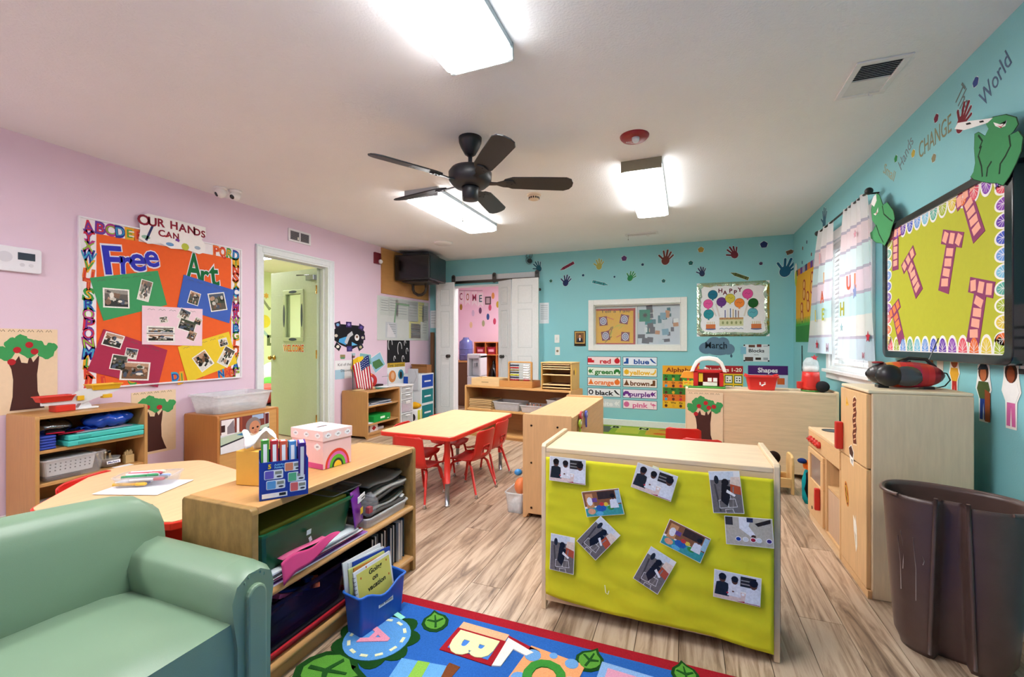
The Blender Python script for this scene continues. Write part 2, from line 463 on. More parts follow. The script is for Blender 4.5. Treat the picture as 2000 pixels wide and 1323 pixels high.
# ---------------------------------------------------------------- ceiling lights
def ceiling_light(x0, x1, y0, y1, label, lens='lens', dirty=False, zb=2.355):
    xm, ym = (x0 + x1) / 2, (y0 + y1) / 2
    t = thing('ceiling_light', label, 'ceiling light', (xm, ym, H), 0, 'fluorescent ceiling lights')
    w, l = (x1 - x0) / 2, (y1 - y0) / 2; z = zb - H
    MB('#aebac0').box(-w, w, -l + .012, l - .012, z + .056, 0).obj('housing', 'metalpaint', t, bevel=.004)
    for s in (-1, 1):
        ym_ = s * (l - .006)
        MB('#8b8672' if dirty and s < 0 else '#a9b3b8').box(-w - .002, w + .002, ym_ - .006, ym_ + .006, z + .008, 0).obj('end_cap', 'metalpaint', t)
    a = l - .014
    m = MB('#ffffff'); q = .03
    outl = [(-w + q, -a), (w - q, -a), (w, -a + q), (w, a - q), (w - q, a), (-w + q, a), (-w, a - q), (-w, -a + q)]
    m.prism(outl, z, z + .008); m.obj('diffuser', lens, t, bevel=.003)
    MB('#ffffff').prism(outl, z + .0085, z + .056).obj('lens_side', 'lens_side', t)
    for s in (-1, 1):
        MB('#e8e8e6').lathe([(.006, -.012), (.008, -.004), (.005, 0)], (w * .1 + s * w * .9, -l * .2, z), 8).obj('latch_knob', 'plastic', t)
    return t
ceiling_light(-1.00, -.70, .56, 1.79, 'large lit fluorescent ceiling light cut off by the top edge of the photo')
ceiling_light(-.435, -.16, 3.25, 4.50, 'lit fluorescent ceiling light with grimy end cap, right of the fan', dirty=True)
ceiling_light(-2.25, -1.93, 3.19, 4.44, 'lit fluorescent ceiling light behind the fan, nearer the pink wall')
ceiling_light(-2.7, -2.4, -.9, .33, 'unseen fluorescent ceiling light added as fill behind the camera over the sofa')  # unseen lamp, added to light the room more evenly from behind the camera
ceiling_light(-5.9, -5.6, 3.5, 4.72, 'lit ceiling light in the lime green room beyond the open door', 'lens_next')
ceiling_light(-2.9, -2.6, 6.75, 7.95, 'ceiling light of the pink room beyond the folding doors', 'lens_back')
ceiling_light(-.8, -.5, 6.75, 7.95, 'ceiling light of the room behind the inner window', 'lens_back')

# ---------------------------------------------------------------- ceiling fan
t = thing('ceiling_fan', 'black five-blade ceiling fan with pull chain', 'ceiling fan', (-1.28, 2.52, H))
BK = '#1c1d22'
MB(BK).lathe([(.02, -.115), (.035, -.105), (.06, -.06), (.072, -.03), (.074, 0)], n=24).obj('canopy', 'metalpaint', t)
MB(BK).lathe([(.013, -.2), (.013, -.1)], n=12).obj('downrod', 'metalpaint', t)
MB(BK).lathe([(.05, -.315), (.10, -.31), (.135, -.28), (.138, -.225), (.12, -.2), (.06, -.185), (.02, -.18)], n=32).obj('motor_housing', 'metalpaint', t)
MB(BK).lathe([(.03, -.4), (.05, -.395), (.052, -.34), (.056, -.315), (.03, -.31)], n=24).obj('switch_housing', 'metalpaint', t)
ch = MB('#c9c4b6').tube([(-.03, -.04, -.38), (-.03, -.045, -.43), (-.03, -.045, -.52)], .0016, 6)
ch.color('#e9e6dc').lathe([(.001, -.545), (.006, -.54), (.005, -.525), (.001, -.515)], (-.03, -.045, 0), 8); ch.obj('pull_chain', 'metal', t)
bl = MB(BK); R0, R1 = .22, .66
out = [(R0, -.035), (R0 + .05, -.058), (R0 + .2, -.064), (R1 - .05, -.068), (R1 - .015, -.05), (R1, -.02), (R1, .02), (R1 - .015, .05), (R1 - .05, .068), (R0 + .2, .064), (R0 + .05, .058), (R0, .035), (R0 - .02, 0)]
bl.prism(out, -.004, .004); bl_me = bl.obj('blade', 'metalpaint', t, bevel=.002); bl_me.name = 'blade'
br = MB(BK).prism([(.08, -.018), (.17, -.012), (.21, -.03), (.27, -.036), (.29, 0), (.27, .036), (.21, .03), (.17, .012), (.08, .018)], -.012, -.005)
for q in ((.235, -.018), (.235, .018), (.265, 0)): br.lathe([(.005, -.015), (.006, -.011)], (q[0], q[1], 0), 8)
br_me = br.obj('blade_bracket', 'metalpaint', t)
for k in range(5):
    a = math.radians(25 + 72 * k)
    b = bl_me if k == 0 else bl_me.copy(); c = br_me if k == 0 else br_me.copy()
    if k: COL.objects.link(b); COL.objects.link(c)
    b.matrix_basis = Matrix.Translation((0, 0, -.255)) @ Matrix.Rotation(a, 4, 'Z') @ Matrix.Rotation(math.radians(-15), 4, 'X')
    b.location.z = -.28
    c.parent = b; c.matrix_basis = Matrix()
# ---------------------------------------------------------------- small things on the ceiling
cx, cy = (-0.303, 2.875)
t = thing('fire_alarm_strobe', 'round red fire alarm with clear strobe on the ceiling', 'fire alarm', (cx, cy, H))
MB('#8e1c24').lathe([(.03, -.028), (.075, -.022), (.088, -.008), (.09, 0)], n=28).obj('base', 'plastic', t)
MB('#dfe3e8').lathe([(.012, -.055), (.022, -.045), (.024, -.026)], (.01, -.03, 0), 14).obj('strobe_lens', 'gloss', t)
MB('#f2e9e6').text('FIRE', -.035, -.01, .014, 0, .0012).xf(Matrix.Translation((0, 0, -.0275)) @ Matrix.Rotation(PI, 4, 'X')).obj('lettering', 'paper', t)
cx, cy = (-1.244, 3.683)
t = thing('smoke_detector', 'cream smoke detector with dark vents between the fan and the right light', 'smoke detector', (cx, cy, H))
MB('#e2d3bd').lathe([(.06, -.012), (.064, 0)], n=24).obj('base_plate', 'plastic', t)
MB('#dcc6ab').lathe([(.03, -.05), (.042, -.046), (.046, -.03), (.055, -.012)], n=24).obj('cap', 'plastic', t)
for k in range(14):
    a = 2 * PI * k / 14
    o = MB('#3a2c24').box(-.006, .006, -.002, .002, -.042, -.026).obj('vent_slot', 'plastic', t); o.location = (.046 * math.cos(a), .046 * math.sin(a), 0); o.rotation_euler.z = a + PI / 2
cx, cy = (-2.939, 5.019)
t = thing('ceiling_disc', 'plain white round disc on the ceiling near the television', 'ceiling disc', (cx, cy, H))
MB('#e9e9ea').lathe([(.05, -.03), (.105, -.024), (.118, -.01), (.12, 0)], n=28).obj('cover', 'plastic', t)
MB('#d8d8da').lathe([(.122, -.006), (.124, 0)], n=28).obj('rim', 'plastic', t)
# ceiling air vents
def ceil_vent(x0, x1, y0, y1, label, split_y):
    t = thing('ceiling_vent', label, 'air vent', ((x0 + x1) / 2, (y0 + y1) / 2, H))
    w, l = (x1 - x0) / 2, (y1 - y0) / 2
    m = MB('#e3e4e6'); b = .028
    m.box(-w, w, -l, -l + b, -.008, 0).box(-w, w, l - b, l, -.008, 0).box(-w, -w + b, -l + b, l - b, -.008, 0).box(w - b, w, -l + b, l - b, -.008, 0)
    m.obj('frame', 'metalpaint', t, bevel=.003)
    MB('#25272a').box(-w + b, w - b, -l + b, l - b, -.001, 0).obj('duct', 'matte', t)
    n = 18; lm = None
    for i in range(int(n * split_y)):
        if lm is None: lm = MB('#d0d2d4').box(-w + b, w - b, -.0045, .0015, -.0035, -.002).obj('louver', 'metalpaint', t); o = lm
        else: o = lm.copy(); COL.objects.link(o)
        o.location = (0, -l + b + (i + .5) * (2 * l - 2 * b) / n, -.001); o.rotation_euler.x = .5 if i < n * split_y else -.05
    MB('#c9cbcd').box(-w + b, w - b, -.004, .004, -.007, -.001).obj('bar', 'metalpaint', t)
    if split_y < 1: MB('#dcdee0').box(-w + b, w - b, .004, l - b, -.004, -.001).obj('closed_panel', 'metalpaint', t)
    m = MB('#d9dadc').tube([(w * .3, l - b - .01, -.004), (w * .3, l - b - .01, -.022), (w * .45, l - b - .01, -.026)], .003, 6); m.obj('damper_lever', 'metalpaint', t)
    return t
ceil_vent(.74, .955, 2.50, 2.845, 'white ceiling air vent near the right wall, half of its louvers closed', .5)
cx, cy = (-0.496, 5.489)
t = ceil_vent(cx - .19, cx + .19, cy - .06, cy + .06, 'small white ceiling vent close to the teal wall, seen edge-on', 1)
MB('#888').tube([(-.15, -.04, -.005), (-.15, -.04, -.06)], .0015, 6).lathe([(.004, -.072), (.004, -.06)], (-.15, -.04, 0), 6).obj('pull_string', 'matte', t)
# turret cameras
for nm, px, rz, lab in (('a', (-3.644, 2.557), -.5, 'white turret security camera nearer the bulletin board'), ('b', (-3.603, 2.654), -.25, 'white turret security camera nearer the door')):
    t = thing('security_camera', lab, 'camera', (px[0] - .0, px[1], H), rz, 'white turret cameras above the bulletin board')
    MB('#e9e9ea').lathe([(.045, -.02), (.05, -.012), (.05, 0)], n=20).obj('mount', 'plastic', t)
    MB('#f0f0f1').ball((0, 0, -.042), .043, 16, 10).obj('eyeball', 'plastic', t)
    m = MB('#17181b').lathe([(.003, .046), (.017, .043), (.022, .034)], n=16); m.xf(Matrix.Translation((0, 0, -.042)) @ Matrix.Rotation(math.radians(122), 4, 'Y') @ Matrix.Rotation(0, 4, 'Z'))
    m.mark(); m.xf(Matrix()); o = m.obj('lens', 'gloss', t); o.rotation_euler.z = -.9 + rz


# ================================================================ FURNITURE
OAK, MAPLE, BIRCH, TAN = '#c79a63', '#d9b483', '#e6d3b6', '#b98a58'
# ---------------------------------------------------------------- green sofa (faces the rug, back towards the pink wall)
t = thing('sofa', 'sage green vinyl child-size sofa with rolled arm in the left foreground', 'sofa', (-1.395, .30, 0))
GR = '#78937a'
def cushion(x0, x1, y0, y1, z0, z1, crown=.03, col=GR, nu=14, nv=14, bulge=0.0):
    """soft box: crowned top, rounded shoulders"""
    m = MB(col)
    def top(u, v):
        x = x0 + (x1 - x0) * u; y = y0 + (y1 - y0) * v
        e = (1 - abs(2 * u - 1) ** 6) * (1 - abs(2 * v - 1) ** 8)
        return (x, y, z1 - .035 + .035 * e + crown * math.sin(PI * u) * math.sin(PI * v))
    m.grid(top, nu, nv)
    m.add([(x0, y0, z0), (x1, y0, z0), (x1, y1, z0), (x0, y1, z0)], [(0, 3, 2, 1)])
    for a, b in (((x0, y0), (x1, y0)), ((x1, y0), (x1, y1)), ((x1, y1), (x0, y1)), ((x0, y1), (x0, y0))):
        m.grid(lambda u, v, a=a, b=b: (a[0] + (b[0] - a[0]) * u, a[1] + (b[1] - a[1]) * u, z0 + (z1 - .035 - z0) * v), 8, 4)
    return m
# local: x depth (front +), y along the sofa (far arm at +y); sofa spans y -0.95 .. 0.65
m = MB(GR); m.box(-.24, .2, -.8, .53, .05, .2); m.obj('base', 'leather', t, bevel=.02)
cushion(-.22, .262, -.80, .545, .18, .415, .018).obj('seat_cushion', 'leather', t, bevel=.012)
# back: camel-back profile, thick and leaning
def back(u, v):                       # v goes round the section, u along the sofa
    y = -.83 + 1.46 * u; yy = (y + .1) / .75
    top = .695 - .05 * yy * yy - .05 * max(0, (u - .93) / .07) ** 2
    sec = [(-.19, .2), (-.165, .40), (-.18, top - .13), (-.195, top - .05), (-.225, top - .012), (-.265, top), (-.305, top - .02), (-.325, top - .08), (-.31, top - .16), (-.30, .3), (-.30, .06), (-.2, .06), (-.19, .2)]
    k = v * (len(sec) - 1); i = min(int(k), len(sec) - 2); f = k - i
    p = [sec[i][j] + (sec[i + 1][j] - sec[i][j]) * f for j in (0, 1)]
    pin = 1 - .12 * max(0, (u - .94) / .06)
    return (-.25 + (p[0] + .25) * pin, y, p[1])
m = MB(GR); m.grid(back, 26, 24)
for u in (0, 1): m.add([back(u, j / 24) for j in range(24)], [tuple(range(24)) if u == 0 else tuple(range(24))[::-1]])
o = m.obj('backrest', 'leather', t, bevel=.01)
MB('#6f957d').tube([tuple(Vector(back(i / 26, .5)) + Vector((.028, 0, .004))) for i in range(27)], .004, 6).obj('piping', 'leather', o)
def arm(y0, y1, nm):
    yc = (y0 + y1) / 2; w = (y1 - y0) / 2
    sec = [(-w * .82, .06), (-w * .82, .32), (-w, .40), (-w * 1.06, .45), (-w * .85, .49), (-w * .3, .512), (w * .3, .512), (w * .85, .49), (w * 1.0, .45), (w * .86, .38), (w * .82, .3), (w * .82, .06)]
    m = MB(GR); n = len(sec)
    xs = [-.26, -.2, 0, .2, .25, .272]
    vs = []; fs = []; ff = []
    for i, x in enumerate(xs):
        k = 1 if i < 4 else (.97 if i == 4 else .88)
        vs += [(x, yc + a * k, .06 + (b - .06) * (1 if i < 4 else (.99 if i == 4 else .965))) for a, b in sec]
    for i in range(len(xs) - 1):
        for j in range(n): (fs if i < 3 else ff).append((i * n + j, (i + 1) * n + j, (i + 1) * n + (j + 1) % n, i * n + (j + 1) % n)[::-1])
    m.add(vs, fs, True); m.add(vs, ff, True); o0 = (len(xs) - 1) * n
    m.add([vs[o0 + j] for j in range(n)], [tuple(range(n))]); m.add(vs[:n], [tuple(range(n))[::-1]])
    o = m.obj(nm, 'leather', t, bevel=.008)
    f = MB(GR); q = w * .42
    f.prism([(yc - q, .07)] + [(yc + q * math.cos(PI - PI * k / 10), .43 + q * 1.1 * math.sin(PI * k / 10)) for k in range(11)] + [(yc + q, .07)], .266, .286, 'x')
    f.obj('front_panel', 'leather', o, bevel=.006)
    # gathered pleats over the rolled front
    for k in range(5):
        a = -.9 + k * .45
        MB('#769b84').tube([(.272, yc + w * .5 * math.sin(a), .455 + w * .5 * math.cos(a)), (.25, yc + w * .85 * math.sin(a), .44 + w * .8 * math.cos(a)), (.215, yc + w * .95 * math.sin(a), .435 + w * .92 * math.cos(a))], .005, 6).obj('pleat', 'leather', o)
arm(.515, .655, 'arm')
arm(-.95, -.80, 'arm')
for x in (-.24, .2):
    for y in (-.88, .6): MB('#2c2018').lathe([(.018, 0), (.024, .06)], (x, y, 0), 10).obj('foot', 'plastic', t)

# ---------------------------------------------------------------- shelf units
def shelf_unit(name, label, cat, loc, rz, L, D, Hh, levels, col, t=.018, back=True, mat='wood', toe=.03, lip=.012, plinth=True, panel_mat='woodz', backcol=None, rail=False, group=None, sidecol=None):
    """open shelf: local x along its length 0..L, local y 0 (open front) .. D (back)"""
    e = thing(name, label, cat, loc, rz, group)
    for nm, x in (('side_panel', 0), ('side_panel', L - t)):
        MB(sidecol or col).prism([(0, toe * 0), (.02, 0), (.04, toe), (D - .04, toe), (D - .02, 0), (D, 0), (D, Hh + lip - .01), (D - .01, Hh + lip), (.012, Hh + lip), (.003, Hh + lip - .006), (0, Hh + lip - .02)], x, x + t, 'x').obj(nm, panel_mat, e, bevel=.003)
    MB(col).box(t, L - t, .004, D - .002, Hh - t, Hh).obj('top_board', mat, e, bevel=.003)
    for z in levels:
        b = MB(col).box(t, L - t, .008, D - .012, z - t, z).obj('shelf_board', mat, e, bevel=.003)
        if rail: MB(col).tube([(t, .008, z - t / 2), (L - t, .008, z - t / 2)], .012, 8).obj('front_rail', mat, b)
    if back: MB(backcol or col).box(t * .6, L - t * .6, D - .008, D - .002, toe + .01, Hh - t).obj('back_panel', mat, e)
    if plinth: MB(col).box(t, L - t, .02, .034, 0, (levels[0] if levels else .06) - t).obj('plinth', mat, e)
    return e
RX = math.radians
# near shelf beside the sofa: opens towards +X
near = shelf_unit('low_bookshelf', 'worn low oak bookshelf beside the sofa arm, crammed with bins and papers', 'shelf', (-1.262, .985, 0), PI / 2, .90, .335, .612, [.075, .325], '#c49660', t=.024, mat='wood', panel_mat='oldwood', toe=.012, lip=.0, rail=True, sidecol='#a07f4c')
# left wall shelf (opens +X): local x = +Y
lsh = shelf_unit('wall_shelf', 'oak shelf against the pink wall holding games, with a toy balance on top', 'shelf', (-3.505, 1.365, 0), PI / 2, .575, .335, .705, [.09, .305, .50], '#bf9158', t=.02, mat='wood', lip=0)
MB('#bf9158').box(.36, .372, .15, .32, .09, .285).obj('divider', 'woodz', lsh)
mc = shelf_unit('poster_cabinet', 'oak cabinet by the door with a toddler poster on its front', 'cabinet', (-3.445, 2.39, 0), PI / 2, .565, .40, .553, [], '#b5783f', t=.02, mat='wood', lip=0, plinth=False)
MB('#c6965a').box(.02, .545, .004, .02, .0, .535).obj('front_panel', 'wood', mc)
dsh = shelf_unit('door_shelf', 'low oak shelf between the pink wall door and the plastic drawers', 'shelf', (-3.46, 4.175, 0), PI / 2, .63, .38, .56, [.06, .175, .385], '#b98a55', t=.02, lip=0)
# back shelf under the abacus, slightly turned
bsh = shelf_unit('manipulatives_shelf', 'maple shelf with abacus and puzzle rack in front of the folding doors', 'shelf', (-2.535, 4.84, 0), RX(-8.5), 1.40, .36, .615, [.05, .335], '#cb9c62', t=.022, lip=.0, backcol='#a9764a')
# middle divider shelf: its end panel faces the camera, it opens to the left, smooth back to the right
mid = shelf_unit('divider_shelf', 'maple divider shelf end-on beside the red table, key toys on its back', 'shelf', (-.99, 3.84, 0), -PI / 2, 1.14, .325, .66, [.05, .34], '#d3a878', t=.022, lip=.014)
for (x, z) in ((.06, .60), (.235, .60), (.06, .36), (.06, .07)):
    MB('#4a3d33').lathe([(.004, 0), (.007, .002), (.007, .004)], n=8).xf(Matrix.Translation((1.1395, x, z)) @ Matrix.Rotation(PI / 2, 4, 'Y')).obj('screw_hole', 'metal', mid)
# yellow covered shelf: closed back towards the camera
yel = shelf_unit('covered_shelf', 'maple shelf with its back papered yellow-green and covered in photos', 'shelf', (.31, 2.18, 0), PI, .885, .38, .69, [.06, .36], '#e0c8a6', t=.02, lip=.014, backcol='#d8bd97')
MB('#7a5a44').box(-.0015, .0, .003, .377, .02, .70).obj('ply_edge', 'wood', yel)
# tall shelf on the right, back towards the camera
tall = shelf_unit('block_shelf', 'wide birch shelf turned with its plain back to the room, toys along its top', 'shelf', (1.15, 4.66, 0), PI, 1.155, .38, .722, [.06, .38], '#dcc4a0', t=.022, lip=.014, backcol='#e0c39e')

# ---------------------------------------------------------------- tables
def table(name, label, outline, z, leg_pts, loc=(0, 0, 0), th=.026):
    e = thing(name, label, 'table', loc)
    MB('#d9b98c').prism(outline, z - .002, z).obj('table_top', 'woodx', e)
    n = len(outline); cx = sum(p[0] for p in outline) / n; cy = sum(p[1] for p in outline) / n
    m = MB('#d8301f')
    # edge band follows the outline
    def off(d):
        r = []
        for i in range(n):
            a, b, c = Vector(outline[i - 1]), Vector(outline[i]), Vector(outline[(i + 1) % n])
            e1 = (b - a).normalized(); e2 = (c - b).normalized()
            n1 = Vector((e1.y, -e1.x)); n2 = Vector((e2.y, -e2.x)); nn = (n1 + n2); nn = nn / max(.3, nn.length_squared / 2) if nn.length > .01 else n1
            r.append(tuple(b + nn * d))
        return r
    m.prism(off(.009), z - th - .004, z - .0022)
    m.obj('edge_band', 'plastic', e, bevel=.004)
    for (x, y) in leg_pts:
        l = MB('#d22b1e').tube([(x, y, .16), (x, y, z - th)], .021, 12).obj('leg', 'metalpaint', e)
        MB('#9aa0a6').tube([(x, y, .012), (x, y, .17)], .0165, 12).obj('leg_extension', 'metal', l)
        MB('#c9ccd0').lathe([(.02, 0), (.021, .006), (.014, .016)], (x, y, 0), 12).obj('glide', 'metal', l)
    return e
def rr4(x0, x1, y0, y1, r): return rrect(x0, x1, y0, y1, r, 4)
table('activity_table', 'rectangular child table with red edge and red chairs around it', rr4(-.295, .295, -.55, .55, .04), .5, [(x, y) for x in (-.215, .215) for y in (-.47, .47)], (-1.757, 3.155, 0))
trap = [(-2.36, .90), (-1.70, 1.03), (-1.78, 1.24), (-2.06, 1.56), (-2.48, 1.64), (-2.73, 1.42), (-2.74, 1.30)]
def soften(p, r=.05):
    o = []; n = len(p)
    for i in range(n):
        a, b, c = Vector(p[i - 1]), Vector(p[i]), Vector(p[(i + 1) % n])
        d1 = (a - b); d2 = (c - b); k1 = min(r, d1.length * .4); k2 = min(r, d2.length * .4)
        s0 = b + d1.normalized() * k1; s1 = b + d2.normalized() * k2
        for f in (0, .33, .67, 1): o.append(tuple((1 - f) ** 2 * s0 + 2 * f * (1 - f) * b + f * f * s1))
    return o
tc = (-2.13, 1.21)
table('trapezoid_table', 'wood-topped child table with red edge between the sofa and the pink wall', soften([(x * .969 - tc[0], y * .969 - tc[1]) for x, y in trap]), .51, [(.36, -.12), (-.13, -.24), (-.4, .1), (-.1, .26)], (*tc, 0))

# ---------------------------------------------------------------- red stacking chairs
def make_chair():
    e = thing('child_chair', 'x', 'chair', (0, 0, 0))
    RED = '#cf2a22'
    # local: faces +y; seat depth y -.13 .. .14, back leans to -y
    prof = [(.148, .262), (.14, .277), (.10, .282), (.03, .276), (-.05, .274), (-.10, .282), (-.132, .305), (-.148, .345), (-.158, .40), (-.168, .46), (-.176, .515), (-.179, .535)]
    n = len(prof) - 1
    def sh(u, v):
        k = v * n; i = min(int(k), n - 1); f = k - i
        y = prof[i][0] + (prof[i + 1][0] - prof[i][0]) * f; z = prof[i][1] + (prof[i + 1][1] - prof[i][1]) * f
        w = .150 if v < .45 else .150 - .012 * (v - .45) / .55
        if v > .93: w -= .03 * ((v - .93) / .07) ** 2
        if v < .1: w -= .02 * ((.1 - v) / .1) ** 2
        q = 2 * u - 1; x = w * q
        cup = .016 * q * q * q * q
        return (x, y + (.02 * q * q if v > .5 else 0), z + (cup if v < .5 else 0))
    m = MB(RED); NU, NV = 14, 33
    vs = [sh(i / NU, j / NV) for j in range(NV + 1) for i in range(NU + 1)]; fs = []
    for j in range(NV):
        for i in range(NU):
            if 20 <= j <= 22 and 5 <= i <= 8: continue            # carrying slot
            a = j * (NU + 1) + i; fs.append((a, a + 1, a + NU + 2, a + NU + 1))
    m.add(vs, fs, True)
    m.obj('seat_shell', 'plastic', e, solid=.007)
    for s in (-1, 1):
        for (yt, yb) in ((.09, .155), (-.07, -.165)):
            l = MB('#cb2b22').tube([(s * .06, yt * .6, .262), (s * .115, yt, .258), (s * .128, yt + (yb - yt) * .25, .235), (s * .162, yb, .012)], [.009, .011, .012, .009], 8).obj('leg', 'metalpaint', e)
            MB('#b9b4ab').lathe([(.009, 0), (.014, .003), (.014, .012), (.009, .02), (.009, .032)], (s * .162, yb, 0), 10).obj('glide', 'metal', l)
    MB('#cb2b22').tube([(-.06, .054, .262), (.06, .054, .262)], .008, 6).obj('seat_rail', 'metalpaint', e)
    MB('#c0261f').tube([(-.045 + .09 * 0, -.158, .372), (-.05, -.162, .388), (-.045, -.165, .405), (.045, -.165, .405), (.05, -.162, .388), (.045, -.158, .372)], .0045, 6, closed=True).obj('slot_rim', 'plastic', e)
    return e
proto = make_chair(); used = [False]
def chair(x, y, face, label, group='red child chairs', k=.9):
    """face: compass direction the chair faces, degrees from +X"""
    o = proto if not used[0] else copy_tree(proto)
    used[0] = True
    o.matrix_basis = Matrix.Translation((x, y, 0)) @ Matrix.Rotation(math.radians(face - 90), 4, 'Z') @ Matrix.Scale(k, 4)
    return tag(o, label, 'chair', group)
chair(-1.80, 2.735, 88, 'red child chair turned at the near end of the red-edged rectangular table')
chair(-1.55, 3.05, 174, 'red child chair nearest the camera on the right side of the rectangular table')
chair(-1.58, 3.43, 178, 'red child chair behind another on the right side of the rectangular table')
chair(-2.01, 3.03, 4, 'red child chair at the near left side of the rectangular table')
chair(-1.97, 3.46, 0, 'red child chair at the far left side of the rectangular table')
chair(-2.42, 1.225, 22, 'red child chair pushed against the trapezoid table beside the wall shelf', k=.97)
chair(-1.86, 1.03, 150, 'red child chair between the sofa back and the low bookshelf')
chair(-.02, 3.77, 90, 'red child chair behind the photo-covered shelf, its back showing above')
chair(.10, 3.41, 90, 'red child chair behind the photo-covered shelf, only its top edge showing')


# ================================================================ RUG
rug = thing('alphabet_rug', 'blue classroom rug with red border, alphabet flowers, books and leaves', 'rug', (-.12, .75, 0))
rx0, rx1, ry0, ry1 = -1.075, 1.075, -1.55, .915      # local extents
MB('#a3202c').box(rx0, rx1, ry0, ry1, 0, .008).obj('border', 'carpet', rug, bevel=.003)
MB('#2f66b8').box(rx0 + .055, rx1 - .055, ry0 + .055, ry1 - .055, .008, .0105).obj('field', 'carpet', rug)
def rg(p): return (p[0] + .12, p[1] - .75)
def motif(name, layers, parent=rug, z=.0105):
    m = MB()
    for i, (c, pts) in enumerate(layers): m.color(c).prism(pts, z, z + .0018 * (i + 1))
    return m.obj(name, 'carpet', parent)
def leaf(cx, cy, s, a):
    o = [(-.5, 0), (-.42, .2), (-.25, .36), (0, .42), (.25, .33), (.42, .12), (.62, -.02), (.42, -.14), (.25, -.34), (0, -.42), (-.25, -.36), (-.42, -.2)]
    f = lambda k: rot2([(cx + x * s * k, cy + y * s * k) for x, y in o], a, (cx, cy))
    vein = [(-.3, .05), (-.05, .02), (.1, .25), (.14, .2), (.03, .02), (.3, .0), (.3, -.04), (.03, -.04), (.1, -.24), (.05, -.26), (-.06, -.04), (-.3, -.02)]
    motif('leaf', [('#1f4a1f', f(1)), ('#5fa03c', f(.76)), ('#255524', rot2([(cx + x * s, cy + y * s) for x, y in vein], a, (cx, cy)))])
def scallop_ring(cx, cy, r, n, k=.22):
    p = []
    for i in range(n * 6):
        a = 2 * PI * i / (n * 6); p.append((cx + r * (1 + k * abs(math.sin(n * a / 2))) * math.cos(a), cy + r * (1 + k * abs(math.sin(n * a / 2))) * math.sin(a)))
    return p
fx, fy = rg((-1.094, 1.376, 0.000)[:2])
motif('flower_stem', [('#8a5430', [(fx - .02, fy - .42), (fx + .04, fy - .42), (fx + .03, fy - .15), (fx - .02, fy - .15)])])
m = MB('#1e4a1e').prism(scallop_ring(fx, fy, .135, 9), .0105, .0125); m.color('#5f9fe0').prism(ell(fx, fy, .125, .125, 28), .0125, .0145)
m.color('#f3f2c8')
for k in range(12): m.prism(quad(fx + .102 * math.cos(k * PI / 6 + .2), fy + .102 * math.sin(k * PI / 6 + .2), .012, .028, k * PI / 6 + .2), .0145, .016)
m.color('#f29cb4').text('A', fx, fy, .1, .0145, .017, rot=-PI / 2, bold=.03); m.obj('flower', 'carpet', rug)
bx, by_ = rg((-0.733, 1.470, 0.000)[:2])
m = MB('#7a4528').prism(quad(bx - .03, by_ - .24, .045, .26, -.1), .0105, .012)
m.color('#efb58e').prism(quad(bx + .0, by_ + .083, .2, .05, -.03), .0105, .0125)
m.color('#a3202c').prism(quad(bx, by_, .21, .135, -.03), .0105, .0135); m.color('#4d86d8').prism(quad(bx, by_, .165, .095, -.03), .0135, .0142)
m.color('#f6efb4').text('B', bx, by_, .15, .014, .0165, rot=-PI / 2 - .03, bold=.05); m.obj('open_book', 'carpet', rug)
m = MB('#a3202c').prism([(bx + .1, by_ + .1), (bx + .24, by_ + .06), (bx + .235, by_ + .035), (bx + .11, by_ + .07)], .0105, .0125)
m.color('#f0ede6').prism([(bx + .105, by_ + .085), (bx + .22, by_ + .045), (bx + .2, by_ + .02), (bx + .145, by_ + .035), (bx + .135, by_ - .06), (bx + .105, by_ - .07)], .0105, .0145); m.obj('book_pages', 'carpet', rug)
qx, qy = rg((-0.442, 1.432, 0.000)[:2])
m = MB('#f0a572').prism(quad(qx, qy, .21, .21, -.12), .0105, .0125); m.color('#6fa3dd')
for dx, dy, r in ((-.07, .07, .03), (.07, .08, .024), (-.08, -.05, .028), (.085, .0, .02), (.0, .095, .015), (.07, -.08, .03)): m.prism(ell(qx + dx, qy + dy, r, r, 12), .0125, .0135)
m.color('#3f8f3a').text('C', qx, qy, .13, .0125, .016, rot=-PI / 2, bold=.04); m.obj('letter_block', 'carpet', rug)
gx, gy = rg((-0.846, 1.272, 0.000)[:2]); m = MB('#6aa9e2').prism(quad(gx, gy - .02, .17, .16, .15), .0105, .0125); m.color('#8fc24e').prism(quad(gx + .0, gy - .02, .045, .16, .15), .0125, .0135); m.obj('striped_block', 'carpet', rug)
gx, gy = rg((-0.180, 1.488, 0.000)[:2]); m = MB('#8fb6e8').prism(quad(gx, gy - .03, .2, .2, -.05), .0105, .0125); m.color('#e8a2c0').prism(quad(gx, gy - .03, .15, .15, -.05), .0125, .014); m.obj('pink_block', 'carpet', rug)
for (p, s, a) in (((-0.939, 1.539, 0.000), .13, 2.2), ((-1.141, 1.174, 0.000), .24, .2), ((-0.317, 1.553, 0.000), .12, 1.4), ((-0.003, 1.605, 0.000), .11, 1.8)):
    q = rg(p[:2]); leaf(q[0], q[1], s, a)
for (x, y, s, a) in ((.7, .5, .14, .5), (.2, .2, .16, 1.1), (-.5, -.2, .2, 2.5), (.6, -.2, .15, .3), (-.8, -.7, .2, .9), (.1, -.8, .18, 2), (.8, -.9, .16, 1)): leaf(x, y, s, a)
for (x, y, c) in ((.55, .12, '#f0a572'), (-.1, -.35, '#5f9fe0'), (-.5, -.9, '#e8a2c0'), (.5, -.6, '#f6efb4')): motif('flower', [('#1e4a1e', scallop_ring(x, y, .13, 9)), (c, ell(x, y, .115, .115, 24))])
px, py, _ = (-1.119, 1.521, 0.000)
o = MB('#8fdcc8').box(-.055, .055, -.011, .011, 0, .0006).obj('paper_strip', 'paper'); o.location = (px, py, .0165); o.rotation_euler.z = -.32
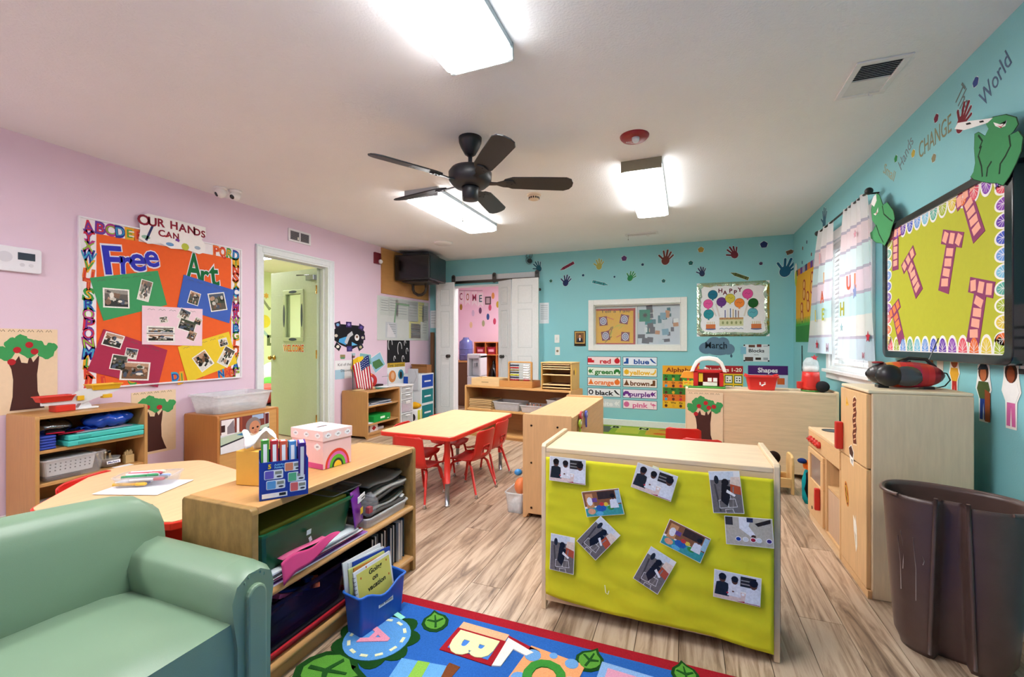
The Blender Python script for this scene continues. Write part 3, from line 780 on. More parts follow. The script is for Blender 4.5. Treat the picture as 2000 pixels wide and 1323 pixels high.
tag(o, 'mint green paper strip lying on the rug beside the blue book bin', 'paper strip')

# ================================================================ PLAY KITCHEN, FRIDGE, BIN
K = '#dcb380'
ks = thing('play_stove', 'wooden play stove with red knobs and oven handle beside the play fridge', 'play kitchen', (.75, 2.775, 0))
D, W, T = .36, .625, .589
m = MB(K); m.box(0, D, 0, .018, 0, T).box(0, D, W - .018, W, 0, T).box(0, D, W / 2 - .06, W / 2 - .042, .05, T - .1).box(D - .01, D, .018, W - .018, .05, T); m.obj('body', 'woodz', ks, bevel=.003)
MB('#e6c69a').box(-.006, D, -.0, W, T - .02, T).obj('counter', 'wood', ks, bevel=.004)
MB(K).box(-.004, .012, 0, W, T - .12, T - .021).obj('control_panel', 'wood', ks, bevel=.003)
MB(K).box(.01, D - .01, .018, W / 2 - .06, .30, .315).obj('shelf_board', 'wood', ks); MB(K).box(.0, D - .01, .018, W - .018, .035, .05).obj('floor_board', 'wood', ks); MB('#e2c196').box(.0, .014, .018, W - .018, 0, .035).obj('plinth', 'wood', ks)
MB('#c9a98c').box(.01, .022, .02, W / 2 - .062, .052, .296).obj('cupboard_panel', 'woodz', ks)
for (x, y) in ((.1, .12), (.1, .5), (.26, .12), (.26, .5), (.1, .31)):
    MB('#23262a').lathe([(.06, 0), (.062, .002), (.05, .0035)], (x, y, T), 24).obj('burner', 'plastic', ks) if (x, y) != (.1, .31) else None
for k in range(4):
    y = .36 + k * .062
    o = MB('#c0261f').lathe([(.02, 0), (.021, .012), (.015, .02)], n=14); o.box(-.004, .004, -.018, .018, .012, .026); o.xf(Matrix.Translation((-.004, y, T - .068)) @ Matrix.Rotation(-PI / 2, 4, 'Y')).obj('knob', 'plastic', ks)
dr = MB(K); y0, y1 = W / 2 - .04, W - .02; z0, z1 = .055, T - .125
dr.box(-.012, .004, y0, y1, z0, z0 + .22).box(-.012, .004, y0, y1, z1 - .03, z1).box(-.012, .004, y0, y0 + .05, z0 + .22, z1 - .03).box(-.012, .004, y1 - .05, y1, z0 + .22, z1 - .03)
door = dr.obj('oven_door', 'woodz', ks, bevel=.003)
MB('#8d7a72').box(-.004, .0, y0 + .05, y1 - .05, z0 + .22, z1 - .03).obj('oven_window', 'gloss', door)
MB('#c0261f').box(-.04, -.012, y0 + .045, y0 + .07, .14, .27).obj('handle', 'plastic', door, bevel=.006)
MB('#5a4a3c').lathe([(.01, 0), (.012, .002)], n=10).xf(Matrix.Translation((-.012, (y0 + y1) / 2 + .06, .10)) @ Matrix.Rotation(-PI / 2, 4, 'Y')).obj('finger_hole', 'matte', door)
MB('#dcb890').prism([(0, .0), (0, .22), (.03, .31), (.09, .36), (.20, .36), (.26, .31), (.29, .22), (.29, 0)], D + .002, D + .018, 'x').xf(Matrix.Translation((0, .33, T - .03))).obj('backsplash', 'woodz', ks, bevel=.004)

fr = thing('play_fridge', 'tall wooden play fridge with red handle and food stickers', 'play fridge', (.75, 2.40, 0))
FW, FD, FH = .362, .36, .91
m = MB('#dcc7a6'); m.box(.016, FD, 0, .018, .0, FH).box(.016, FD, FW - .018, FW, 0, FH).box(.02, FD, .018, FW - .018, 0, .05).box(FD - .012, FD, .018, FW - .018, .05, FH); m.obj('cabinet', 'woodz', fr, bevel=.004)
MB('#e8d6b4').box(.0, FD, 0, FW, FH - .0, FH + .016).obj('top_board', 'wood', fr, bevel=.006)
MB(K).box(0, .016, 0, FW, 0, .035).obj('plinth', 'wood', fr)
FZ = .57
up = MB(K).box(-.002, .016, .012, FW - .002, FZ + .003, FH - .004).obj('upper_door', 'woodz', fr, bevel=.003)
lo = MB(K).box(-.002, .016, .012, FW - .002, .038, FZ - .003).obj('lower_door', 'woodz', fr, bevel=.003)
MB('#c0261f').box(-.034, -.002, FW - .045, FW - .012, FZ + .02, FZ + .16).obj('handle', 'plastic', up, bevel=.006)
FF = frame((.748, 2.40, 0), (0, -1, 0), (0, 0, 1))       # sticker coordinates on the doors: x = -(y-2.40)
def sticker(name, label, layers, u, v, rot=0, fr_=FF):
    m = MB(); z = 0
    for i, (c, pts) in enumerate(layers): m.color(c).prism(pts, .0002, .0008 + .0004 * i)
    o = flat1(name, label, 'sticker', fr_, m, u, v, .0003, 'food stickers on the play fridge', rot); return o
def pxu(p): return (-(p[1] - 2.40), p[2])
a = pxu((0.750, 2.553, 0.767)); zig = [(-.02, .1), (.0, .11), (.02, .1), (.012, .07), (.025, .04), (.014, .0), (.026, -.04), (.016, -.07), (.024, -.11), (-.02, -.115), (-.03, -.07), (-.018, -.04), (-.032, 0), (-.016, .04), (-.028, .07)]
sticker('bacon_sticker', 'sticker of brown bacon strips high on the play fridge door', [('#f0d9b8', [(x * 1.15, y * 1.06) for x, y in zig]), ('#6b3320', zig)] + [('#e8b48a', quad(0, -.09 + .025 * k, .03, .006, .35)) for k in range(8)], *a)
a = pxu((0.750, 2.660, 0.839)); sticker('cheese_sticker', 'small yellow cheese sticker beside the bacon sticker', [('#e8b548', [(-.02, -.02), (.022, -.012), (-.012, .025)]), ('#c98c2e', ell(-.004, -.004, .005, .006, 8))], *a)
a = pxu((0.750, 2.602, 0.590)); sticker('cookie_sticker', 'brown and white ice cream sticker across the play fridge door split', [('#f2efe8', [(-.035, .03), (0, .05), (.035, .02), (.03, -.05), (-.01, -.04)]), ('#4a2c22', [(-.03, .028), (0, .045), (.03, .018), (.022, -.01), (-.02, 0)]), ('#8f8a86', [(.0, -.02), (.02, -.02), (.015, -.04)])], *a)
a = pxu((0.750, 2.667, 0.380)); sticker('hotdog_sticker', 'hot dog sticker below the ice cream sticker', [('#d98a3a', ell(0, 0, .026, .062, 14)), ('#6b3320', ell(0, 0, .014, .055, 12)), ('#e8c33a', [(-.004, .04), (.006, .02), (-.006, 0), (.006, -.02), (-.004, -.04), (.002, -.042), (.012, -.02), (0, 0), (.012, .02), (.002, .042)])], *a, .3)
a = pxu((0.750, 2.546, 0.237)); sticker('popsicle_sticker', 'white peeling sticker low on the play fridge door', [('#efe9dc', [(-.03, .07), (-.005, .05), (.0, .08), (.02, .02), (.024, -.06), (.01, -.09), (-.02, 0)]), ('#cfc6b2', [(-.01, .0), (.012, -.01), (.01, -.06)])], *a)

# boombox
bb = thing('boombox', 'red and black portable boombox on top of the play fridge', 'boombox', (.925, 2.56, .926), RX(-6))
def bbody(u, v):
    x = -.13 + .28 * u; k = math.sqrt(max(.02, 1 - (abs(2 * u - 1) ** 2.4))); a = 2 * PI * v
    return (x, .075 * k * math.cos(a), .062 + .06 * k * math.sin(a))
def bbcol(u):
    pal = ['#2a2627', '#2a2627', '#3a2a2a', '#c98a2a', '#d4552a', '#c4242e', '#b41f30', '#a01f48', '#b41f30', '#c4242e', '#8f1a2a', '#5a1a20']
    return pal[min(len(pal) - 1, int(u * len(pal)))]
m = MB(); NU, NV = 24, 24
for i in range(NU):
    m.color(bbcol((i + .5) / NU)); m.grid(lambda u, v, i=i: bbody((i + u) / NU, v), 1, NV)
m.obj('body', 'plastic', bb)
for (x, y, r) in ((-.055, -.055, .05), (.02, -.066, .0)):
    if r: MB('#1a1b1e').ball((x, y, .06), (.052, .04, .05), 16, 10).obj('speaker', 'plastic', bb); MB('#3d4145').ball((x + .062, y - .0, .058), (.06, .032, .046), 16, 10).obj('speaker_shroud', 'gloss', bb)
MB('#8f1f28').lathe([(.02, 0), (.024, .006), (.015, .01)], (-.085, 0, .112), 14).obj('volume_knob', 'plastic', bb)
MB('#c9c2a8').lathe([(.006, 0), (.007, .004)], n=10).xf(Matrix.Translation((-.1, -.046, .05)) @ Matrix.Rotation(PI / 2, 4, 'X')).obj('button', 'metal', bb)
MB('#1a1b1e').tube([(-.01, .01, .118), (.03, .01, .138), (.09, .01, .134), (.12, .01, .1), (.125, .01, .07)], .008, 8).obj('carry_handle', 'plastic', bb)
MB('#2b2b2d').prism(ell(.015, 0, .02, .014, 12), .118, .127).obj('mode_switch', 'gloss', bb)
MB('#6f7478').tube([(.10, .055, .09), (.145, .05, .23)], .002, 6).obj('antenna', 'metal', bb)
MB('#141416').tube([(.13, .03, .08), (.17, .04, .07), (.185, .05, .04), (.17, .06, .012), (.14, .03, .006), (.11, -.02, .006)], .003, 6).obj('cable', 'plastic', bb)
for x in (-.07, .09): MB('#1a1b1e').box(x - .02, x + .02, -.03, .03, 0, .012).obj('foot', 'plastic', bb)

# trash can with a recessed channel
tc_ = thing('trash_can', 'scuffed dark brown plastic trash can with recessed channel in the right foreground', 'trash can', (.905, 2.09, 0), RX(-24))
CH = .575; NS = 96
def can(z, off=0):
    k = .80 + .20 * (z / CH) ** .8 if z > .02 else .79
    if z < .05: k *= .93 + .07 * z / .05
    pts = []
    for i in range(NS):
        a = 2 * PI * i / NS - PI / 2; c, s_ = math.cos(a), math.sin(a)
        p = 2.6; r = (abs(c) ** p + abs(s_) ** p) ** (-1 / p); x, y = .195 * r * c * k, .135 * r * s_ * k
        hw = .034 + .016 * (1 - z / CH)
        if y < 0 and abs(x) < hw: y += .05 * min(1, (hw - abs(x)) / .008)
        l = math.hypot(x, y); pts.append((x * (1 - off / l), y * (1 - off / l)))
    return pts
zs = [0, .015, .05, .1, .2, .3, .4, .5, .56, CH]
m = MB('#54403a'); vs = [(*p, z) for z in zs for p in can(z)] + [(*p, z) for z in zs[::-1] for p in can(max(z, .02), .005)]
L_ = 2 * len(zs); fs = [tuple(range(NS))[::-1], tuple(range((L_ - 1) * NS, L_ * NS))]
for i in range(L_ - 1):
    for k in range(NS): fs.append((i * NS + k, i * NS + (k + 1) % NS, (i + 1) * NS + (k + 1) % NS, (i + 1) * NS + k))
m.add(vs, fs, True); m.obj('bucket', 'bin', tc_)
m = MB('#604a44')
def rim_seg(i0, i1):
    path = [(*can(CH, -.004)[i % NS], CH - .002) for i in range(i0, i1 + 1)]
    m.tube(path, .0065, 8)
rim_seg(11, NS - 11); m.obj('rim', 'bin', tc_)
for sgn in (-1, 1):
    MB('#5a4640').tube([(sgn * (.040 + .017 * (1 - z / CH)), can(z)[0][1] - .052, z) for z in (.02, .1, .2, .3, .4, .5, .59)], .006, 8).obj('channel_rib', 'bin', tc_)
for (u, z0, z1, w) in ((-.085, .2, .43, .004), (-.115, .3, .44, .006), (-.06, .34, .37, .004), (-.14, .22, .42, .003)):
    i = int((math.atan2(-.13, u) + PI / 2) / (2 * PI) * NS) % NS
    pts = []
    p0, p1 = can(z0, -.0012)[i], can(z1, -.0012)[i]
    MB('#9a8a84').tube([(*p0, z0), ((p0[0] + p1[0]) / 2 + w, (p0[1] + p1[1]) / 2, (z0 + z1) / 2), (*p1, z1)], .0012, 4).obj('scuff', 'paper', tc_)

# doll bed and doll, toys by the stove
db = thing('doll_bed', 'small wooden doll bed behind the photo-covered shelf', 'doll bed', (.52, 3.92, 0))
for x in (.22, -.22):
    MB('#dcb578').prism([(-.10, 0), (-.075, 0), (-.07, .04), (.07, .04), (.075, 0), (.10, 0), (.10, .22), (.085, .275), (.05, .29), (-.05, .29), (-.085, .275), (-.10, .22)], x - .01, x + .01, 'x').obj('bed_end', 'woodz', db, bevel=.005)
for y in (-.09, .09): MB('#dcb578').box(-.21, .21, y - .008, y + .008, .05, .12).obj('side_rail', 'wood', db, bevel=.003)
MB('#cfa468').box(-.21, .21, -.082, .082, .05, .062).obj('bed_board', 'wood', db)
dl = thing('baby_doll', 'brown baby doll sitting in the wooden doll bed', 'doll', (.62, 3.92, .062))
BR = '#5a3426'
MB(BR).ball((0, 0, .175), (.048, .046, .052), 16, 12).ball((-.045, -.012, .17), .008, 8, 6).ball((-.047, 0, .185), .006, 8, 6).obj('head', 'plastic', dl)
MB('#241510').ball((.008, 0, .187), (.049, .047, .048), 16, 12).obj('hair', 'matte', dl)
MB('#e9e2da').lathe([(.02, .0), (.05, .01), (.055, .05), (.04, .1), (.025, .125)], n=16).obj('torso', 'cloth', dl)
for s_ in (-1, 1):
    MB(BR).tube([(0, s_ * .045, .105), (-.03, s_ * .062, .07), (-.06, s_ * .05, .05)], .014, 8).obj('arm', 'plastic', dl)
    MB(BR).tube([(-.02, s_ * .03, .02), (-.08, s_ * .04, .03), (-.13, s_ * .04, .02)], .018, 8).obj('leg', 'plastic', dl)
    MB('#140c0a').ball((-.043, s_ * .018, .182), (.004, .006, .006), 8, 6).obj('eye', 'gloss', dl)
tb = thing('toy_backpack', 'teal and black toy backpack with orange flap beside the play stove', 'toy', (.84, 3.68, 0), .3)
MB('#138a90').lathe([(.06, 0), (.075, .03), (.078, .16), (.06, .23), (.03, .25)], n=18, sx=1, sy=.7).obj('pack', 'cloth', tb)
MB('#1a1c20').tube([(-.05, -.06, .02), (-.085, -.06, .12), (-.07, -.05, .22), (-.02, -.04, .26)], .013, 8).obj('strap', 'cloth', tb)
MB('#e8742a').box(-.06, .02, -.065, .045, .235, .30).obj('flap', 'cloth', tb, bevel=.02)
MB('#23356f').ball((-.08, .0, .30), (.03, .03, .018), 10, 6).obj('ribbon', 'cloth', tb)
MB('#d8e4e6').prism(ell(0, 0, .03, .05, 14), 0, .004).xf(Matrix.Translation((-.03, -.056, .11)) @ Matrix.Rotation(PI / 2, 4, 'X')).obj('patch', 'plastic', tb)
MB('#23262a').ball((.03, .01, .32), (.03, .03, .03), 10, 6).obj('bobble', 'cloth', tb)

# ================================================================ TOYS ON THE BLOCK SHELF (top z .722)
TZ = .724
bn = thing('toy_barn', 'red toy barn with white arched roof handle and yellow fence', 'toy barn', (.165, 4.43, TZ)); bn.scale = (1.13, 1.1, 1.1)
MB('#3f8f3a').box(-.165, .145, -.075, .08, 0, .014).obj('base', 'plastic', bn, bevel=.004)
RD = '#c4201f'
m = MB(RD); m.box(-.09, -.055, -.05, .05, .014, .14).box(.10, .13, -.05, .05, .014, .14).box(-.055, .10, .035, .05, .014, .14).box(-.09, .13, -.05, .05, .125, .15); m.obj('walls', 'plastic', bn, bevel=.004)
arc = [(-.115, .13), (-.10, .17), (-.075, .22), (-.03, .255), (.03, .262), (.09, .25), (.125, .215), (.145, .165), (.155, .13)]
inn = [(.125, .135), (.118, .165), (.1, .2), (.07, .22), (.02, .228), (-.03, .222), (-.055, .2), (-.075, .165), (-.085, .135)]
MB('#efece6').prism([(z, x) for x, z in arc + inn], -.055, .055, 'y').obj('roof_handle', 'plastic', bn, bevel=.006)
MB(RD).prism([(z, x) for x, z in [(-.085, .15), (-.07, .18), (-.05, .205), (-.04, .2), (-.055, .178), (-.065, .15)]], -.05, .05, 'y').obj('gable', 'plastic', bn)
MB('#efece6').box(-.02, .085, -.052, -.044, .02, .05).obj('fence_gate', 'plastic', bn)
m = MB('#e8c52e'); m.box(-.17, -.09, -.06, -.052, .02, .03).box(-.17, -.09, -.06, -.052, .045, .055)
for x in (-.165, -.13, -.1): m.box(x - .004, x + .004, -.062, -.05, .014, .062)
m.obj('fence', 'plastic', bn)
MB('#e8992e').prism([(.08, -.19), (.13, -.165), (.135, -.09), (.075, -.09)], -.04, .04, 'y').obj('side_roof', 'plastic', bn)
MB('#e8c52e').box(-.05, -.02, -.04, .03, .05, .12).obj('ladder', 'plastic', bn)
MB('#efece6').ball((.0, -.02, .16), (.014, .014, .012), 10, 6).obj('hen', 'plastic', bn)
for k in range(2): MB('#f4f1ea').box(.015 + .04 * k, .045 + .04 * k, -.058, -.0525, .055, .085).obj('stable_door', 'plastic', bn)
for x in (.112,): MB('#e8c52e').lathe([(.022, 0), (.022, .008)], n=8).xf(Matrix.Translation((.132, -.02, .08)) @ Matrix.Rotation(PI / 2, 4, 'Y')).obj('turning_wheel', 'plastic', bn)
rb = thing('recycling_bin', 'red plastic tub with white recycling symbol on the block shelf', 'tub', (.615, 4.42, TZ))
m = MB('#d42a28').bin(-.12, .12, -.075, .075, 0, .12, tap=.022, r=.02, rim=.01); rbo = m.obj('tub', 'plastic', rb)
for s_ in (-1, 1): MB('#d42a28').tube([(s_ * .1, -.05, .122), (s_ * .125, -.02, .132), (s_ * .125, .02, .132), (s_ * .1, .05, .122)], .007, 8).obj('handle', 'plastic', rb)
m = MB('#f4f1ee')
for k in range(3):
    a = 2 * PI * k / 3 + PI / 2
    m.prism(rot2([(-.018, .012), (.008, .012), (.008, .006), (.022, .017), (.008, .028), (.008, .022), (-.018, .022)], a), 0, .001)
m.xf(Matrix.Translation((.0, -.066, .062)) @ Matrix.Rotation(RX(80), 4, 'X')); m.obj('recycling_symbol', 'paper', rb)
bd = thing('toy_blender', 'toy blender with red base and clear jug next to the window', 'toy blender', (.985, 4.42, TZ))
MB('#3f8f3a').lathe([(.07, 0), (.072, .012)], n=24).obj('foot_ring', 'plastic', bd)
MB('#cf2a22').lathe([(.068, .012), (.07, .05), (.064, .12), (.062, .165)], n=24).obj('base', 'plastic', bd)
MB('#c0261f').box(-.1, -.06, -.025, .025, .02, .08).obj('spout', 'plastic', bd, bevel=.006)
MB('#e4e6e4').lathe([(.058, .165), (.062, .2), (.054, .25), (.035, .282), (.02, .288)], n=24).obj('jug', 'clearbin', bd)
MB('#f2f0ea').lathe([(.05, .166), (.046, .21), (.03, .212)], n=20).obj('foam', 'matte', bd)
o = MB('#b42230').prism(star(0, 0, .028, 5), 0, .004).xf(Matrix.Translation((.02, -.03, .285)) @ Matrix.Rotation(RX(70), 4, 'X')).obj('star_ornament', 'plastic', bd)
bl_ = thing('black_ball', 'small black ball beside the toy blender', 'ball', (1.055, 4.36, TZ))
MB('#26282b').ball((0, 0, .046), (.05, .05, .046), 20, 14).obj('sphere', 'matte', bl_); MB('#1c1d20').lathe([(.012, .0), (.02, .004)], n=12).obj('valve', 'matte', bl_)
# tree art taped on the block shelf


# ================================================================ RIGHT WALL
# window with casing, sash, blinds, curtains
m = MB('#e4e7e6'); u0, u1 = -RY1, -RY0; w = .075
m.box(u0 - w, u0, RZ0 - .02, RZ1 + w, 0, .02).box(u1, u1 + w, RZ0 - .02, RZ1 + w, 0, .02).box(u0, u1, RZ1, RZ1 + w, 0, .02)
m.box(u0 - w - .02, u1 + w + .02, RZ0 - .045, RZ0 - .018, 0, .05).box(u0 - w, u1 + w, RZ0 - .10, RZ0 - .045, 0, .02)
m.box(u0, u0 + .02, RZ0, RZ1, -WT, 0).box(u1 - .02, u1, RZ0, RZ1, -WT, 0).box(u0, u1, RZ1 - .02, RZ1, -WT, 0).box(u0, u1, RZ0 - .018, RZ0 + .01, -WT, .01)
win = struct('window_1', m, 'metalpaint', frame=FR, bevel=.003)
m = MB('#eef0ef'); zm = (RZ0 + RZ1) / 2
for (a, b, z) in ((RZ0 + .01, zm, -.075), (zm, RZ1 - .02, -.095)):
    m.box(u0 + .02, u0 + .06, a, b, z - .02, z).box(u1 - .06, u1 - .02, a, b, z - .02, z).box(u0 + .06, u1 - .06, a, a + .04, z - .02, z).box(u0 + .06, u1 - .06, b - .04, b, z - .02, z)
m.obj('sash', 'metalpaint', win, frame=FR)
for (a, b, z) in ((RZ0 + .05, zm - .04, -.085), (zm + .04, RZ1 - .06, -.105)): MB('#ffffff').box(u0 + .06, u1 - .06, a, b, z - .002, z).obj('pane', 'glass', win, frame=FR)
bt = flatthing('window_blind', 'white slatted blind hanging in the right wall window', 'blind', FR, (u0 + u1) / 2, RZ1 - .02, -.03)
MB('#cfd2d0').box(-.43, .43, -.045, 0, -.02, .02).obj('head_rail', 'metalpaint', bt, bevel=.003)
sl = None; ns = 24
for i in range(ns):
    if sl is None: o = sl = MB('#f3f3f1').box(-.43, .43, -.0015, .0015, -.019, .019).obj('slat', 'sheer', bt)
    else: o = sl.copy(); COL.objects.link(o)
    o.location = (0, -.065 - i * .0405, 0); o.rotation_euler.x = .95
MB('#e8e8e6').box(-.43, .43, -1.06, -1.045, -.012, .012).obj('bottom_rail', 'metalpaint', bt)
for x in (-.28, .28): MB('#dddddd').box(x - .003, x + .003, -1.05, -.03, .019, .0205).obj('ladder_tape', 'cloth', bt)
# curtain rod
a, b = (-4.788, 2.094), (-3.607, 2.095)
rd = flatthing('curtain_rod', 'black curtain rod with round finials over the window', 'curtain rod', FR, (a[0] + b[0]) / 2, 2.14, .075)
hw = (b[0] - a[0]) / 2
m = MB('#1d1e20'); m.tube([(-hw, 0, 0), (hw, 0, 0)], .008, 10).obj('rod', 'metalpaint', rd)
for s_ in (-1, 1):
    MB('#1d1e20').ball((s_ * (hw + .02), 0, 0), .024, 14, 10).obj('finial', 'metalpaint', rd)
    MB('#1d1e20').tube([(s_ * hw * .93, 0, 0), (s_ * hw * .93, 0, -.075)], .006, 8).obj('bracket', 'metalpaint', rd)
def curtain(label, top, bot, zt, zb, deco, waves=5):
    t = flatthing('curtain', label, 'curtain', FR, (bot[0] + bot[1]) / 2, zt, .075)
    c0 = (bot[0] + bot[1]) / 2; NV, NU = 54, 40
    bands = ['#f4efee', '#f2dfe2', '#dff0f0', '#f3dfe8', '#cdeaec', '#f4f1ec', '#d5e4f0']
    def P(u, v):
        e0 = top[0] + (bot[0] - top[0]) * v ** .8 - c0; e1 = top[1] + (bot[1] - top[1]) * v ** .8 - c0
        return (e0 + (e1 - e0) * u, (zb - zt) * v + .02, .012 * math.sin(2 * PI * waves * u + 1.3) * (1 - .3 * v) + .004 * math.sin(17 * u + 6 * v))
    m = MB()
    for j in range(NV):
        v = (j + .5) / NV; k = int(v * 7.0); f = v * 7.0 - k
        m.color('#c3bccb' if f < 1.01 / 8 and k > 0 and f < .12 and int(f * 54 / 7 * 1.0) == 0 else bands[min(k, 6)])
        m.grid(lambda u, w_, j=j: P(u, (j + w_) / NV), NU, 1)
    o = m.obj('fabric', 'curtain', t)
    for (kind, uu, vv, s_, c) in deco:
        p = P(uu, vv); z = p[2] + .012
        q = MB(c)
        if kind == 'star': q.prism(star(0, 0, s_), 0, .0015)
        else: q.text(kind, 0, 0, s_, 0, .0015, bold=.03)
        q.xf(Matrix.Translation((p[0], p[1], z))); q.obj('star_print' if kind == 'star' else 'letter_print', 'paper', o)
    return t
l0, l1 = (-4.739, 2.106)[0], (-4.316, 2.094)[0]; b0, b1 = (-5.146, 1.033)[0], (-4.369, 0.995)[0]
curtain('left white and pastel banded curtain with faint letters, nearer the corner', (l0, l1), (b0, b1), 2.13, 1.02, [('A', .58, .55, .10, '#e06a4a'), ('I', .35, .69, .10, '#c9b63a'), ('E', .7, .69, .10, '#b8c24a'), ('I', .4, .24, .09, '#e09aa0'), ('I', .55, .4, .09, '#e8a860'), ('star', .45, .93, .045, '#b42a3a'), ('M', .85, .95, .07, '#c9b0c4')], 3)
l0, l1 = (-4.058, 2.115)[0], (-3.616, 2.084)[0]; b0, b1 = (-4.226, 0.971)[0], (-3.465, 0.998)[0]
curtain('right banded curtain with the letters UL and H and stars', (l0, l1), (b0, b1), 2.13, .995, [('U', .32, .5, .10, '#d9664a'), ('L', .52, .5, .10, '#e58a5a'), ('H', .16, .665, .10, '#b9b23a'), ('star', .5, .57, .06, '#8f9fd0'), ('star', .88, .86, .04, '#b42a3a'), ('star', .62, .22, .03, '#e0a0b0'), ('M', .75, .97, .04, '#c08a9a'), ('star', .1, .79, .035, '#9fc4d0')], 5)

# black framed display board
U0, V1 = (-3.433, 1.836); U1, V0 = (-2.243, 1.046); V1 = 1.845
bd = flatthing('display_board', 'black framed board papered lime with scalloped border on the right wall', 'bulletin board', FR, (U0 + U1) / 2, (V0 + V1) / 2, 0)
cu, cv = (U1 - U0) / 2, (V1 - V0) / 2; fw = .05
o_ = rrect(-cu, cu, -cv, cv, .05, 5); i_ = rrect(-cu + fw, cu - fw, -cv + fw * .8, cv - fw * .7, .02, 5); n = len(o_)
m = MB('#14171a'); z = .055
vs = [(*p, 0) for p in o_] + [(*p, z) for p in o_] + [(*p, z) for p in i_] + [(*p, z - .012) for p in i_]
fs = [(k, (k + 1) % n, n + (k + 1) % n, n + k) for k in range(n)] + [(n + k, n + (k + 1) % n, 2 * n + (k + 1) % n, 2 * n + k) for k in range(n)] + [(2 * n + k, 2 * n + (k + 1) % n, 3 * n + (k + 1) % n, 3 * n + k) for k in range(n)] + [tuple(range(3 * n, 4 * n))]
m.add(vs, fs); m.obj('frame', 'gloss', bd, bevel=.004)
MB('#b9bd35').prism(i_, z - .0118, z - .0105).obj('backing_paper', 'paper', bd)
PAL = ['#6a3fae', '#4a5fc4', '#6f9fe0', '#7fc4e0', '#5fb0a0', '#a8bc3a', '#e0c84a', '#e8743a', '#e05a6a', '#8f4fb8']
def scal(x, y, w, h, rot, c, par, z):
    m = MB('#f4f2ee').prism([(w / 2 * math.cos(PI * k / 12), h * math.sin(PI * k / 12) ** .8) for k in range(13)], 0, .0012)
    m.color(c).prism([(w * .39 * math.cos(PI * k / 12), .06 * h + h * .78 * math.sin(PI * k / 12) ** .9) for k in range(13)], .0012, .0016)
    m.color('#f4f2ee')
    for k in range(7):
        a = PI * (k + .5) / 7; m.prism(quad(w * .2 * math.cos(a), h * .42 * math.sin(a) + .05 * h, .0018, h * .5, a - PI / 2), .0016, .0019)
    m.xf(Matrix.Translation((x, y, z)) @ Matrix.Rotation(rot, 4, 'Z')); m.obj('scallop', 'paper', par)
ix0, ix1, iy0, iy1 = -cu + fw, cu - fw, -cv + fw * .8, cv - fw * .7
nb = 13; zc_ = z - .0105
for k in range(nb): scal(ix0 + (k + .5) * (ix1 - ix0) / nb, iy0, (ix1 - ix0) / nb, .085, 0, PAL[(k * 7 + 8) % 10] if k < 3 else PAL[(17 - k) % 10], bd, zc_)
for k in range(nb): scal(ix0 + (k + .5) * (ix1 - ix0) / nb, iy1, (ix1 - ix0) / nb, .07, PI, PAL[(k + 8) % 10], bd, zc_)
nb = 10
for k in range(nb):
    y = iy0 + .03 + (k + .5) * (iy1 - iy0 - .06) / nb
    scal(ix1, y, (iy1 - iy0 - .06) / nb, .075, PI / 2, PAL[(9 - k + 8) % 10], bd, zc_); scal(ix0, y, (iy1 - iy0 - .06) / nb, .06, -PI / 2, PAL[(k + 6) % 10], bd, zc_)
def paper_t(p, h, rot, c1, c2, last=False):
    w = h * .62; s_ = h * .15
    pts = [(-w / 2, h / 2), (w / 2, h / 2), (w / 2, h / 2 - h * .24), (s_, h / 2 - h * .24), (s_ * 1.1, -h / 2), (-s_ * 1.1, -h / 2), (-s_, h / 2 - h * .24), (-w / 2, h / 2 - h * .24)]
    m = MB(c1).prism(pts, 0, .0015); m.color(c2)
    for k in range(3): m.prism(quad(-w * .32 + k * w * .32, h * .38, w * .22, h * .17, random.uniform(-.3, .3)), .0015, .0022)
    for k in range(4):
        if last and k > 2: continue
        m.prism(quad(0, h * .16 - k * h * .165, s_ * 1.35, h * .13, random.uniform(-.25, .25)), .0015, .0022)
    m.xf(Matrix.Translation((p[0] - (U0 + U1) / 2, p[1] - (V0 + V1) / 2, zc_)) @ Matrix.Rotation(rot, 4, 'Z')); m.obj('paper_letter', 'paper', bd)
for (p, h_, r_, last) in (((-2.523, 1.706), .27, .42, 0), ((-3.271, 1.691), .25, -.02, 0), ((-3.055, 1.511), .27, .55, 0), ((-2.705, 1.518), .29, -.3, 0), ((-3.244, 1.249), .25, .45, 1), ((-2.480, 1.266), .28, -.25, 0)):
    paper_t(p, h_, r_, '#8f3f6a', '#f08a50' if last else '#f2b09a', last)
# frogs
def cutout(name, label, cat, fr_, pts, col, n_, detail=(), edge=None, group=None):
    cx = sum(p[0] for p in pts) / len(pts); cy = sum(p[1] for p in pts) / len(pts)
    loc = lambda q: [(a - cx, b - cy) for a, b in q]
    o = flatthing(name, label, cat, fr_, cx, cy, n_, group)
    m = MB(edge or '#16301c'); big = [((a - cx) * 1.025, (b - cy) * 1.02) for a, b in pts]
    m.prism(big, 0, .0015); m.color(col).prism(loc(pts), .0015, .0022); m.obj('body', 'paper', o)
    for (nm, c, q, k) in detail: MB(c).prism(loc(q), .0022, .0022 + .0005 * k).obj(nm, 'paper', o)
    return o
def strip(pts, w):
    """thin drawn line as a polygon"""
    l, r = [], []
    for i, p in enumerate(pts):
        a, b = Vector(pts[max(0, i - 1)]), Vector(pts[min(len(pts) - 1, i + 1)]); d = (b - a).normalized(); nn = Vector((-d.y, d.x)) * w / 2
        l.append((p[0] + nn.x, p[1] + nn.y)); r.append((p[0] - nn.x, p[1] - nn.y))
    return l + r[::-1]
